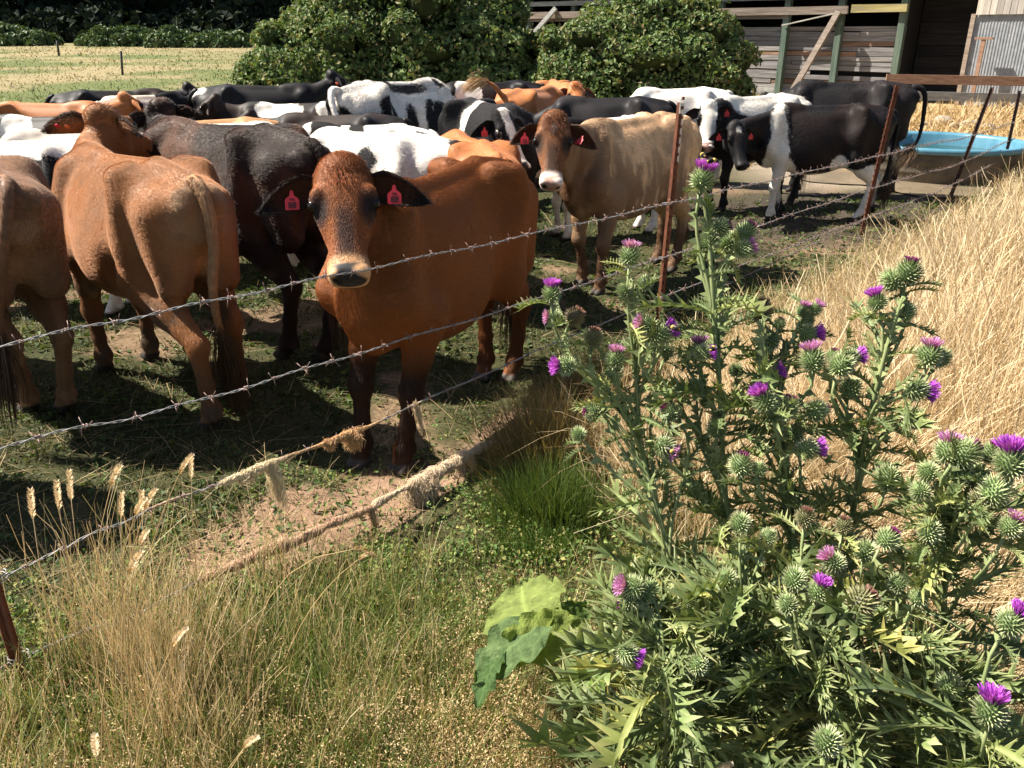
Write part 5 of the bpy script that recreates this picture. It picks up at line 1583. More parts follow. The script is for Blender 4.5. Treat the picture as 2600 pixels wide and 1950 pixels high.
# ------------------------------------------------------------------ sheep wool caught on the wire
WOOLM = hair_mat('sheep_wool', .9)
def wool(path, i0, i1, rad, lab, n, hang=(), seed=1, col=(.40, .29, .19)):
    rng = np.random.default_rng(seed); P = []; K = 8
    seg = path[i0:i1]
    o0 = seg[len(seg) // 2]
    k = rng.integers(0, len(seg), n); tan = nrm_rows(np.gradient(seg, axis=0))[k]
    a = nrm_rows(np.cross(tan, rng.normal(0, 1, (n, 3)))); b = np.cross(tan, a)
    t = np.linspace(0, 1, K)
    rad = rad * .8
    env = (.45 + .55 * np.sin(np.pi * np.clip((k / max(len(seg) - 1, 1)), .03, .97))) * (.25 + 1.5 * vnoise(np.stack([k * .21 + seed, k * 0.0, k * 0.0], 1), seed) ** 1.5)
    ph = rng.uniform(0, 6.28, n); wn = rng.uniform(.6, 2.2, n) * rng.choice([-1, 1], n)
    L = rng.uniform(.02, .11, n); r = rad * env * np.sqrt(rng.uniform(.05, 1, n))
    th = ph[:, None] + wn[:, None] * 2 * t[None, :] * 2.2
    c = seg[k][:, None, :] + tan[:, None, :] * (L[:, None] * (t - .5))[:, :, None]
    rr = r[:, None] * (1 + .35 * np.sin(th * 1.7 + ph[:, None]))
    P.append(c + a[:, None, :] * (rr * np.cos(th))[:, :, None] + b[:, None, :] * (rr * np.sin(th))[:, :, None])
    for (f, ln, wd, m) in hang:
        j = int(f * (len(seg) - 1)); st = seg[j] + rng.normal(0, 1, (m, 3)) * [wd * .5, wd * .3, .006]
        l = ln * rng.uniform(.35, 1.1, m); sw = rng.normal(0, 1, (m, 3)) * [.35, .2, .05]
        P.append(st[:, None, :] + np.array([.18, -.05, -1.0])[None, None, :] * (l[:, None] * t)[:, :, None] + sw[:, None, :] * (wd * np.sin(t * 3 + 0)[None, :] * t[None, :])[:, :, None] + .004 * rng.normal(0, 1, (m, K, 3)))
    P = np.concatenate(P) - o0
    m = len(P); cc = np.minimum(np.array(col) * 1.25 * rng.uniform(.7, 1.45, (m, 1)), .9)
    # a twisted felted core so the tuft has body
    ec = (.16 + .5 * vnoise(np.stack([np.arange(len(seg)) * .21 + seed, np.zeros(len(seg)), np.zeros(len(seg))], 1), seed)) * rad * .8
    mb = MB(); mb.tube(seg - o0, np.maximum(ec * np.concatenate([np.linspace(.2, 1, len(seg) // 2), np.linspace(1, .2, len(seg) - len(seg) // 2)]), .003), 7)
    o = mb.build('wool_tuft', simple_mat('felted_wool', tuple(np.array(col) * .8), tuple(np.array(col) * 1.25), 60, .95, .5)); o.location = o0
    tag(o, lab, 'wool', 'wool caught on the wire')
    add_curves('fibres', P, np.array([.6, 1, 1, 1, 1, .9, .7, .3]) * .0007, cc, WOOLM, o)
def near_idx(path, xd, yd):
    best = None
    r = nrm(ray(xd, yd)); c = np.array([0, 0, CAM_H]); v = path - c
    d = np.linalg.norm(v - np.outer(v @ r, r), axis=1)
    return int(np.argmin(d))
i = lambda p, x, y: near_idx(p, x, y)
wool(W4, i(W4, 455, 1243), i(W4, 830, 1082), .021, 'long felted rope of wool along the lowest wire', 5200, ((.93, .10, .012, 160),), 1, (.40, .27, .18))
wool(W4, i(W4, 820, 1085), i(W4, 1062, 958), .024, 'bulky pale wool with hanging wisps at the right end of the lowest wire', 4200, ((.35, .14, .045, 900), (.42, .10, .05, 700), (.72, .07, .02, 160), (.82, .09, .012, 120)), 2, (.50, .40, .28))
wool(W3, i(W3, 500, 1035), i(W3, 612, 988), .018, 'wool clump with a long wisp on the third wire, over the bare soil', 1500, ((.80, .17, .02, 380), (.2, .03, .02, 120), (.4, .035, .02, 120)), 3, (.52, .43, .28))
wool(W3, i(W3, 615, 986), i(W3, 690, 957), .010, 'thin twist of wool on the third wire between two clumps', 600, (), 4, (.34, .23, .13))
wool(W3, i(W3, 672, 965), i(W3, 812, 908), .019, 'brown wool clump on the third wire in front of the hoof', 2000, ((.62, .065, .03, 420), (.3, .03, .02, 140)), 5, (.42, .26, .13))
wool(W3, i(W3, 892, 878), i(W3, 910, 868), .009, 'small strand of wool dangling alone from the third wire', 160, ((.5, .13, .012, 150),), 6, (.42, .32, .2))
wool(W3, i(W3, 350, 1100), i(W3, 408, 1075), .009, 'short twist of wool on the third wire near the left stalks', 300, (), 7, (.4, .28, .18))
# ------------------------------------------------------------------ grass
M_GRASS = leaf_mat('grass_blades', None, .30, .6, attr_name='col', spec=.25)
M_STRAW = leaf_mat('dry_grass', None, .28, .65, attr_name='col', spec=.25, ttint=(1.0, .94, .78))

def blades(name, root, h, w, lean, cb, ct, seg=4, bend=1.6, head=0.0, head_w=3.0, mat=None, parent=None, label=None, rng=None, link_obj=True):
    rng = rng or RNG; n = len(root)
    h = np.broadcast_to(h, (n,)); w = np.broadcast_to(w, (n,))
    yaw = rng.uniform(0, np.pi, n); side = np.stack([np.cos(yaw), np.sin(yaw), np.zeros(n)], 1)
    t = np.linspace(0, 1, seg + 1)
    ll = np.linalg.norm(lean, axis=1)
    drop = np.minimum(ll ** 2 * .45, .75)
    c = root[:, None, :] + np.concatenate([lean[:, None, :] * (h[:, None] * t[None, :] ** bend)[:, :, None], (h[:, None] * (t[None, :] - drop[:, None] * t[None, :] ** (bend + .6)))[:, :, None]], 2)
    wob = rng.normal(0, .012, (n, seg + 1, 2)) * h[:, None, None]; wob[:, 0] = 0
    c[:, :, :2] += wob
    if head > 0: prof = np.where(t > 1 - head, head_w * np.sin(np.pi * np.clip((t - (1 - head)) / head, .12, .92)), 1.0 - .4 * t)
    else: prof = 1.0 - t ** 1.6
    ww = (w[:, None] * prof[None, :] * .5)
    l = c - side[:, None, :] * ww[:, :, None]; r = c + side[:, None, :] * ww[:, :, None]
    V = np.stack([l, r], 2).reshape(-1, 3)
    base = np.arange(n)[:, None] * (2 * (seg + 1))
    Q = np.concatenate([base + [2 * k, 2 * k + 1, 2 * k + 3, 2 * k + 2] for k in range(seg)])
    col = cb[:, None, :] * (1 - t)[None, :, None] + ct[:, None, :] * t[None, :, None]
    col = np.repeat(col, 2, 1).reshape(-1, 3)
    me = mesh_np(name, V, Q, False, [mat or M_GRASS], None, {'col': col})
    if not link_obj: return me
    o = obj(name, me, parent); o['kind'] = 'stuff'
    if label: o['label'] = label
    return o

def in_view(x, y, z=0.3, m=1.08):
    d = y * _cp - (z - CAM_H) * _sp; u = y * _sp + (z - CAM_H) * _cp
    return (d > .3) & (np.abs(FPX * x / d) < 1300 * m) & (np.abs(FPX * u / d) < 975 * m + 60)

def scatter(n, xr, yr, rng, keep):
    """points denser near the viewer, thinned by keep(x,y) probabilities"""
    out = []
    tot = 0
    while tot < n:
        y = yr[0] * (yr[1] / yr[0]) ** rng.random(n * 2)
        x = rng.uniform(*xr, n * 2) if not callable(xr) else xr(y, rng)
        k = rng.random(n * 2) < keep(x, y)
        p = np.stack([x[k], y[k]], 1); out.append(p); tot += len(p)
    p = np.concatenate(out)[:n]
    return p

def with_z(p): return np.column_stack([p, ground_z(p[:, 0], p[:, 1]) - .01])
def pal(n, rng, cols, jit=.2):
    cols = np.array(cols); c = cols[rng.integers(0, len(cols), n)]
    return c * rng.uniform(1 - jit, 1 + jit, (n, 1))

rg = np.random.default_rng(12)
fan = lambda y, rng: rng.uniform(-1, 1, len(y)) * (.72 * y + .25)
fan2 = lambda y, rng: rng.uniform(-.2, 1, len(y)) * (1.05 * y + .5)
THX, THY = .75, 1.75                   # middle of the thistle stand

# tall dry grass on the verge
def k1(x, y):
    d = fence_d(x, y)
    pr = sstep(.05, .35, d) * in_view(x, y, .4, 1.6) * sstep(17, 13, y)
    pr *= 1 - .65 * sstep(3.3, 2.5, y) 
    pr *= sstep(.15, .60, x - .30 * np.clip(3.4 - y, 0, 1.2))
    return pr
p = scatter(70000, fan2, (1.5, 17), rg, k1); n = len(p)
r = with_z(p); near = sstep(5, 2, p[:, 1])
h = rg.uniform(.36, .70, n) * (1 - .35 * sstep(2.9, 2.1, p[:, 1])) * (.75 + .5 * vnoise(p * 1.2, 9)) * (.28 + .72 * sstep(.15, 1.7, fence_d(p[:, 0], p[:, 1]))) * np.where(rg.random(n) < .08, rg.uniform(1.2, 1.6, n), 1)
lean = np.stack([rg.normal(.12, .34, n), rg.normal(.0, .32, n)], 1) + .7 * (np.stack([vnoise(p * 1.1, 31), vnoise(p * 1.1, 32)], 1) - .5)
gr = (fbm(p * .9, 33) > .60)[:, None]
ct = np.where(gr & (rg.random((n, 1)) < .5), pal(n, rg, [(.20, .20, .06), (.27, .23, .08)]), pal(n, rg, [(.62, .50, .32), (.70, .585, .40), (.56, .43, .26), (.64, .52, .34), (.52, .38, .22)]))
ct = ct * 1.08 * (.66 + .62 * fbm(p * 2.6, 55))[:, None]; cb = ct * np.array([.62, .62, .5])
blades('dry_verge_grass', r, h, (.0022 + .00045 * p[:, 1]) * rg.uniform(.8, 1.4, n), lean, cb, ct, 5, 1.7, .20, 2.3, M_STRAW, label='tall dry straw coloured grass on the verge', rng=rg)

# taller single stems with loose seed heads, and green growth low down
p = scatter(3300, fan2, (1.8, 15), rg, lambda x, y: k1(x, y) * sstep(.5, 1.6, fence_d(x, y))); n = len(p)
ct = pal(n, rg, [(.70, .57, .37), (.62, .48, .29), (.56, .40, .22)])
blades('verge_seed_stems', with_z(p), rg.uniform(.5, .85, n), .0018 + .0003 * p[:, 1], rg.normal(.1, .3, (n, 2)), ct * .7, ct, 7, 1.9, .16, 3.8, M_STRAW, label='taller seeding stems over the dry verge grass', rng=rg)
p = scatter(12000, fan2, (1.6, 12), rg, lambda x, y: k1(x, y) * (fbm(np.stack([x, y], 1) * 1.1, 58) > .52)); n = len(p)
ct = pal(n, rg, [(.17, .21, .06), (.24, .26, .09), (.30, .29, .11)])
blades('verge_green_grass', with_z(p), rg.uniform(.15, .42, n), .004 + .0005 * p[:, 1], rg.normal(.05, .35, (n, 2)), ct * .6, ct, 4, 1.6, 0, 1, M_GRASS, label='green grass showing through the dry verge', rng=rg)
# fallen and criss-crossing straw under it
p = scatter(20000, fan2, (1.5, 14), rg, k1); n = len(p); r = with_z(p); r[:, 2] += rg.uniform(0, .22, n)
lean = rg.normal(0, .8, (n, 2))
ct = pal(n, rg, [(.56, .41, .22), (.46, .32, .16), (.64, .49, .28)])
blades('matted_straw', r, rg.uniform(.15, .34, n), .0022 + .0004 * p[:, 1], lean, ct * .75, ct, 4, 1.9, 0, 1, M_STRAW, label='matted fallen straw between the stems', rng=rg)

# stalks and leaves round the left post, thinning towards the middle
def k2(x, y):
    d = fence_d(x, y)
    pr = np.exp(-((x + 1.05) / .72) ** 2) * sstep(-.16, .1, d) * sstep(1.05, 1.25, y) * sstep(2.75, 2.2, y) * (.18 + .82 * sstep(.42, .58, fbm(np.stack([x, y], 1) * 5.0, 91)))
    return pr * in_view(x, y, .2, 1.1)
p = scatter(3800, fan, (1.1, 3.0), rg, k2); n = len(p); r = with_z(p)
h = rg.uniform(.16, .52, n) * (.6 + .6 * sstep(-.5, -1.2, p[:, 0])) * np.where((p[:, 0] < -.62 * p[:, 1]) & (p[:, 1] < 1.97), .38, 1)
lean = rg.normal(0, .2, (n, 2)) + [.06, .02]
ct = pal(n, rg, [(.74, .57, .34), (.66, .48, .26), (.80, .65, .42), (.56, .39, .20), (.46, .40, .17)])
blades('dry_stalks', r, h, rg.uniform(.0013, .0022, n), lean, ct * .7, ct, 5, 1.5, .16, 2.2, M_STRAW, label='dry stalks round the left fence post', rng=rg)
p = scatter(8500, fan, (1.1, 2.9), rg, lambda x, y: np.maximum(np.exp(-((x + .55) / .50) ** 2 - ((y - 1.9) / .40) ** 2), .35 * k2(x, y))); n = len(p); r = with_z(p)
ct = pal(n, rg, [(.13, .19, .045), (.18, .235, .06), (.28, .27, .09), (.09, .145, .04)])
blades('green_blades', r, rg.uniform(.10, .30, n), rg.uniform(.003, .006, n), rg.normal(0, .42, (n, 2)), ct * .6, ct, 4, 1.6, 0, 1, M_GRASS, label='green grass blades under the dry stalks', rng=rg)

# low seeding grass along the bottom of the picture: fine stems with a haze of tan spikelets
def k3(x, y):
    q = np.exp(-((x + .25) / .62) ** 2) * sstep(2.15, 1.75, y + .25 * (vnoise(np.stack([x, y], 1) * 3, 4) - .5)) + .25 * np.exp(-((x + .2) / 1.0) ** 2) * sstep(2.7, 2.0, y)
    return np.clip(q, 0, 1) * in_view(x, y, .1, 1.15) * (.25 + .75 * (fbm(np.stack([x, y], 1) * 4.5, 77) > .44))
p = scatter(2300, fan, (1.05, 3.0), rg, k3); n = len(p); r = with_z(p)
hh = rg.uniform(.06, .22, n) * (.55 + .7 * vnoise(p * 4, 8)); ln = rg.normal(0, .45, (n, 2)); ns = 20
ct = pal(n, rg, [(.66, .47, .26), (.72, .54, .32), (.56, .38, .20), (.60, .46, .25), (.40, .36, .15)], .2)
ctp = r + np.column_stack([ln * hh[:, None], hh])
ax_ = nrm_rows(np.column_stack([ln, np.ones(n)]))
q = rg.uniform(-.6, .45, (n, ns)) * .075; wd = .016 * np.clip(1 - q / .05, .25, 1.5)
pp = ctp[:, None, :] + ax_[:, None, :] * q[:, :, None] + rg.normal(0, 1, (n, ns, 3)) * wd[:, :, None] * [1, 1, .6]
pp = pp.reshape(-1, 3); pp[:, 2] = np.maximum(pp[:, 2], ground_z(pp[:, 0], pp[:, 1]) + .004)
leaf_cloud('seeding_grass', pp, rg.normal(0, 1, pp.shape), .0031, [M_STRAW], np.repeat(ct, ns, 0) * rg.uniform(.75, 1.25, (n * ns, 1)), None, rg, aspect=2.8).__setitem__('kind', 'stuff')
p = scatter(22000, fan, (1.05, 3.0), rg, k3); n = len(p)
ct = pal(n, rg, [(.66, .46, .24), (.54, .36, .17), (.36, .32, .12), (.24, .27, .08)])
blades('seeding_stems', with_z(p), rg.uniform(.05, .20, n), rg.uniform(.0012, .0022, n), rg.normal(0, .55, (n, 2)), ct * .8, ct, 4, 1.8, 0, 1, M_STRAW, label='fine bent stems of the seeding grass', rng=rg)

# green low plants in the middle, by the big leaves and under the lowest wire
def k4(x, y):
    d = fence_d(x, y)
    g = np.exp(-((x + .05) / .62) ** 2 - ((y - 2.35) / .55) ** 2) + .55 * sstep(-.7, -.1, d) * sstep(.6, .2, d) * sstep(5.5, 3.5, y)
    return np.clip(g, 0, 1) * (1 - .92 * dirt_mask(x, y)) * (.25 + .75 * (fbm(np.stack([x, y], 1) * 3.2, 14) > .45)) * in_view(x, y, .1)
p = scatter(17000, fan, (1.4, 6), rg, k4); n = len(p); r = with_z(p); r[:, 2] += rg.uniform(.005, .07, n) * (.4 + vnoise(p * 6, 3))
ct = pal(n, rg, [(.10, .17, .038), (.13, .21, .048), (.20, .26, .07), (.07, .13, .03), (.28, .27, .09)])
leaf_cloud('clover', r, np.tile([-.2, -.2, 1.0], (n, 1)), .014, [M_GRASS], ct, None, rg, aspect=1.25).__setitem__('kind', 'stuff')
p = scatter(9000, fan, (1.4, 6), rg, k4); n = len(p)
ct = pal(n, rg, [(.10, .145, .035), (.15, .18, .05), (.30, .24, .10), (.07, .11, .03)])
blades('short_grass', with_z(p), rg.uniform(.04, .13, n), .0026, rg.normal(0, .7, (n, 2)), ct * .6, ct, 3, 1.5, 0, 1, M_GRASS, label='short green grass by the lowest wire', rng=rg)

# tussock in the shade of the red cow, dry above and green below
def tuss(xd, yd, sx, sy, n, hs, cols, name, lab, leanx=-.12):
    c = W(xd, yd, 0)[:2]; p = c + rg.normal(0, 1, (n, 2)) * [sx, sy]; r = with_z(p)
    d = (p - c) / [sx, sy]
    ct = pal(n, rg, cols)
    blades(name, r, rg.uniform(*hs, n) * np.exp(-.12 * (d ** 2).sum(1)), rg.uniform(.0025, .0045, n), d * .20 + rg.normal(0, .18, (n, 2)) + [leanx, 0], ct * .6, ct, 5, 1.7, 0, 1, M_GRASS, label=lab, rng=rg)
tuss(1165, 1010, .12, .14, 1700, (.25, .46), [(.36, .25, .11), (.42, .30, .14), (.28, .20, .08), (.18, .17, .05)], 'dry_tussock_grass', 'brown tussock grass in the shadow of the red cow')
tuss(1185, 1130, .13, .10, 1900, (.18, .34), [(.07, .12, .025), (.10, .16, .035), (.14, .18, .05)], 'green_tussock_grass', 'dark green tussock grass beside the thistles')
tuss(1150, 1210, .10, .05, 700, (.08, .17), [(.09, .16, .03), (.12, .19, .04)], 'green_tuft_grass', 'bright green tuft above the big leaves')
tuss(1290, 860, .22, .20, 1500, (.22, .42), [(.38, .26, .11), (.44, .31, .14), (.30, .21, .09), (.16, .17, .05)], 'fence_line_grass', 'dry grass at the foot of the white topped post')

# trodden paddock: tiny blades, leaves and hay litter
def k5(x, y):
    d = fence_d(x, y)
    return sstep(.25, .0, d) * (1 - .93 * dirt_mask(x, y)) * (.15 + .85 * (fbm(np.stack([x, y], 1) * 2.6, 15) > .47)) * in_view(x, y, .0, 1.05) * sstep(11, 8, y)
p = scatter(42000, fan, (1.8, 11), rg, k5); n = len(p); r = with_z(p); r[:, 2] += rg.uniform(0, .02, n)
ct = pal(n, rg, [(.045, .068, .02), (.065, .09, .025), (.10, .105, .04), (.04, .058, .018), (.16, .135, .065)])
blades('trodden_grass', r, rg.uniform(.02, .06, n), .003 + .0009 * p[:, 1], rg.normal(0, .9, (n, 2)), ct * .7, ct, 2, 1.3, 0, 1, M_GRASS, label='short trodden paddock grass', rng=rg)
p = scatter(12000, fan, (2.0, 10), rg, lambda x, y: sstep(.3, .0, fence_d(x, y)) * (1 - .8 * dirt_mask(x, y)) * in_view(x, y, 0, 1.05) * (.2 + .8 * (fbm(np.stack([x, y], 1) * 2.0, 16) > .5))); n = len(p); r = with_z(p); r[:, 2] += rg.uniform(.005, .035, n)
ct = pal(n, rg, [(.055, .085, .024), (.075, .12, .03), (.10, .13, .04)])
leaf_cloud('paddock_weeds', r, np.tile([-.2, -.1, 1.0], (n, 1)), .016 + .002 * p[:, 1], [M_GRASS], ct, None, rg, aspect=1.6).__setitem__('kind', 'stuff')
p = scatter(2600, fan, (2.2, 9), rg, lambda x, y: sstep(.3, .0, fence_d(x, y)) * in_view(x, y, 0, 1.05)); n = len(p); r = with_z(p); r[:, 2] += .012
ct = pal(n, rg, [(.34, .25, .13), (.26, .19, .10), (.42, .32, .17)])
blades('hay_litter', r, rg.uniform(.05, .16, n), .002 + .0005 * p[:, 1], rg.normal(0, 2.2, (n, 2)), ct, ct, 2, 1.0, 0, 1, M_STRAW, label='loose hay litter on the paddock', rng=rg)

# the field behind and the hay strip beyond the tank
p = scatter(42000, lambda y, rng: rng.uniform(-.85, .25, len(y)) * y, (11, 85), rg, lambda x, y: in_view(x, y, .1, 1.02) * 1.0); n = len(p); r = with_z(p)
band = fbm(np.stack([p[:, 0] * .22, p[:, 1] * .26], 1), 41, 5) + .18 * sstep(50, 80, p[:, 1]) + rg.normal(0, .05, n)
ct = lerp((.15, .18, .07), (.33, .275, .16), sstep(.36, .64, band)) * rg.uniform(.7, 1.2, (n, 1))
blades('field_grass', r, rg.uniform(.03, .11, n) * (1 + .012 * p[:, 1]) * (.5 + vnoise(p * .6, 5)), (.008 + .0009 * p[:, 1]) * rg.uniform(.6, 1.5, n), rg.normal(0, .9, (n, 2)), ct * .8, ct, 2, 1.3, 0, 1, M_GRASS, label='mown green and straw coloured field grass', rng=rg)
p = scatter(9000, lambda y, rng: rng.uniform(.15, .85, len(y)) * y, (11.8, 22), rg, lambda x, y: in_view(x, y, .1, 1.05) * sstep(12.2, 14.5, y + vnoise(np.stack([x, y], 1) * .8, 4)) * (x > 2)); n = len(p); r = with_z(p)
ct = pal(n, rg, [(.54, .40, .21), (.60, .46, .26), (.48, .33, .16)])
blades('hay_strip_grass', r, rg.uniform(.06, .35, n) * (.4 + vnoise(p * .9, 6)) * (.6 + .8 * sstep(15, 18, p[:, 1])), .012 + .001 * p[:, 1], rg.normal(0, .9, (n, 2)), ct * .75, ct, 3, 1.3, 0, 1, M_STRAW, label='orange dry hay beyond the water tank', rng=rg)
p = np.array([W(1150, 183, .3)[:2]]) + rg.normal(0, 1, (1500, 2)) * [1.6, 1.2]; n = len(p); r = with_z(p)
ct = pal(n, rg, [(.50, .28, .10), (.56, .36, .15)])
blades('hay_heap_grass', r, rg.uniform(.15, .5, n), .03, rg.normal(0, .9, (n, 2)), ct * .8, ct, 2, 1.3, 0, 1, M_STRAW, label='dry orange grass between the two bramble bushes', rng=rg)

# ------------------------------------------------------------------ single tall seed heads that stand out
def stalk_mesh(kind, seed):
    rng = np.random.default_rng(seed); mb = MB()
    K = 9; t = np.linspace(0, 1, K); bend = {0: .05, 1: .16, 2: .55, 3: .3}[kind]
    c = np.stack([bend * t ** 2.6, np.zeros(K), t - bend * .35 * t ** 4], 1)
    mb.tube(c, np.linspace(.0022, .0010, K), 4)
    d = c[-1] - c[-2]; d = nrm(d)
    n = 190; hl = .068; s = np.sort(rng.uniform(0, 1, n)); curl = bend * .9
    ctr = c[-1] + np.outer(s, d) * hl + np.outer(s ** 2, [curl * .06, 0, -curl * .08])
    rad = .0085 * np.sin(np.pi * np.clip(s, .06, .96)) ** .7 * (1.4 if kind >= 2 else 1)
    th = rng.uniform(0, 2 * np.pi, n); a = nrm(np.cross(d, [0, 1, .01])); b = np.cross(d, a)
    out = np.outer(np.cos(th), a) + np.outer(np.sin(th), b)
    for i in range(n):
        q = ctr[i] + out[i] * rad[i] * .3; e = q + (d * .75 + out[i] * .75) * .010; sd = np.cross(out[i], d) * .0017
        mb.add([q, q + (e - q) * .5 + sd, e, q + (e - q) * .5 - sd], q=[[0, 1, 2, 3]])
    V = np.concatenate(mb.v); cc = np.where((V[:, 2] > .96)[:, None], np.array([[.78, .64, .43]]), np.array([[.56, .41, .20]])) * rng.uniform(.85, 1.15, (len(V), 1))
    return mb.mesh('seed_stalk', M_STRAW, False, {'col': cc})
STALKS = [stalk_mesh(k, 70 + k + 10 * j) for k in range(4) for j in range(2)]
def tall_stalk(xd, yd, depth, kind, lab, rz=0.0, wx=0.0):
    tip = WD(xd, yd, depth); bx_ = tip[0] - wx; by_ = tip[1]; g = float(ground_z(bx_, by_))
    o = obj('grass_stalk', STALKS[kind * 2 + RNG.integers(2)]); H_ = max(tip[2] - g, .15)
    s = H_ / 1.03
    o.location = (bx_, by_, g); o.scale = (.75, .75, s) if kind < 2 else (.6, .75, s)
    o.rotation_euler = (0, math.atan2(wx, H_), rz)
    tag(o, lab, 'grass stalk', 'tall seeding grass stalks')
for k, (x, y, d, kd, w_, lab) in enumerate([
    (94, 985, 1.75, 1, .02, 'seed head standing highest at the left, above the second wire'), (163, 1050, 1.72, 1, .03, 'broad seed head left of the paired heads'), (196, 1000, 1.8, 1, .10, 'slim slanting seed head over the dark shade'),
    (250, 975, 1.82, 1, .14, 'pale seed head leaning right across the shade'), (235, 1050, 1.8, 1, .08, 'seed head leaning right under the pale one'), (208, 1090, 1.7, 0, .05, 'seed head pointing down right of the broad one'),
    (265, 1070, 1.85, 0, .02, 'small ragged seed head near the shade edge'), (470, 990, 1.95, 2, .02, 'drooping white seed head on a lone tall stalk'), (82, 1050, 1.6, 0, .0, 'twin seed heads left, lower one'), (102, 1035, 1.62, 0, .01, 'twin seed heads left, upper one'),
    (15, 1075, 1.55, 0, .0, 'seed head at the very left edge by the post'), (105, 1190, 1.5, 1, .04, 'soft seed head in front of the left wire knot'), (210, 1340, 1.5, 1, .06, 'tan seed head crossing the lowest wire at left'),
    (318, 1385, 1.55, 2, .10, 'bright white drooping seed head at lower left'), (410, 1500, 1.5, 1, .05, 'cream seed head low over the green blades'), (165, 1580, 1.35, 0, .0, 'green white seed head in the bottom left corner'),
    (335, 1590, 1.4, 1, .02, 'fluffy seed head at the bottom, left of centre'), (60, 1510, 1.35, 2, .02, 'bent seed head in front of the rusty post foot'), (372, 1010, 2.0, 0, .0, 'thin brown seed head before the shaded ground'), (695, 1130, 2.2, 1, .2, 'lone slanting seed head over the low green plants'),
    (1395, 1600, 1.35, 1, .10, 'pink tan seed head at the bottom before the thistle leaves'), (1540, 1495, 1.4, 1, .16, 'long slanting seed head across the thistle leaves'), (1615, 1545, 1.4, 2, .12, 'drooping seed head right of the long slanting one'), (1270, 1620, 1.35, 1, .08, 'seed head low at the edge of the thistle leaves'),
    (1230, 1700, 1.35, 1, .05, 'seed head at the bottom edge near the big leaves')]):
    tall_stalk(x, y, d, kd, lab, RNG.uniform(-.5, .5), w_)
# ------------------------------------------------------------------ thistles
M_TLEAF = leaf_mat('thistle_leaf', None, .22, .55, attr_name='col', spec=.3, objvar=[(0, (.55, .62, .55)), (.5, (.9, .95, .85)), (.9, (1.2, 1.15, 1.0)), (1, (1.5, 1.25, .8))])
M_TSTEM = simple_mat('thistle_stem', (.15, .20, .075), (.28, .31, .14), 14, .6, .1)
M_BUR = leaf_mat('thistle_bur', None, .15, .5, attr_name='col', spec=.35)
M_FLORET = leaf_mat('thistle_floret', None, .35, .55, attr_name='col', spec=.2)
rt = np.random.default_rng(77)

def thistle_leaf(seed, lobes=6, droop=.5):
    """deeply lobed spiny leaf of length 1 along +x, face +z"""
    rng = np.random.default_rng(seed)
    V = []; T = []; colr = []
    K = lobes * 2 + 2; xs = np.linspace(0, 1, K)
    zc = -droop * xs ** 2 * .5 + .12 * np.sin(xs * 2.2)
    g0 = np.array((.165, .21, .085)); gm = np.array((.30, .36, .20)); gt = np.array((.40, .40, .22))
    hw = .060 * np.sin(np.pi * np.clip(xs * .9 + .08, 0, 1)) + .008
    for i in range(K):
        z = zc[i]
        V += [(xs[i], 0, z - .012), (xs[i], hw[i], z + .02), (xs[i], -hw[i], z + .02)]
        f = rng.uniform(.8, 1.25); colr += [gm, g0 * f, g0 * f]
    for i in range(K - 1):
        a, b = 3 * i, 3 * (i + 1)
        T += [(a, b, b + 1), (a, b + 1, a + 1), (a, b + 2, b), (a, a + 2, b + 2)]
    for j in range(lobes):
        i = 1 + j * 2
        for sd in (1, -1):
            ll = (.26 * math.sin(math.pi * min(1, .22 + .75 * (1 - j / lobes))) + .05) * rng.uniform(.8, 1.2) * (.95 if j else .7)
            e = 1 if sd > 0 else 2; a = 3 * i + e; b = 3 * (i + 1) + e
            x0 = xs[i]; zz = zc[i]
            for q, (dx, up, lf) in enumerate(((.10, .55, 1.0), (.24, -.15, .72))):
                tip = (x0 + dx * .9 + ll * .35, sd * (hw[i] + ll * lf), zz + .02 + ll * up * rng.uniform(.5, 1.2))
                mid = (x0 + dx * .5 + .05, sd * (hw[i] + ll * lf * .5), zz + .035 + ll * up * .35)
                V += [tip, mid]; colr += [gt, g0 * rng.uniform(.9, 1.4)]
                n = len(V)
                t = [(a, n - 1, n - 2), (n - 1, b, n - 2), (a, b, n - 1)]
                T += [x if sd > 0 else x[::-1] for x in t]
    V += [(1.12, 0, zc[-1] - .06)]; colr += [gt]; n = len(V) - 1; a = 3 * (K - 1); T += [(a + 2, n, a + 1)]
    V = np.array(V); V[:, 1] *= .50; V[:, 2] += .06 * np.sin(V[:, 0] * 9 + seed) * np.abs(V[:, 1]) * 2
    return mesh_np('leaf', V, np.array(T), False, [M_TLEAF], None, {'col': np.array(colr)})
LEAVES = [thistle_leaf(200 + k, 6 + k % 3, .25 + .22 * (k % 4)) for k in range(8)]

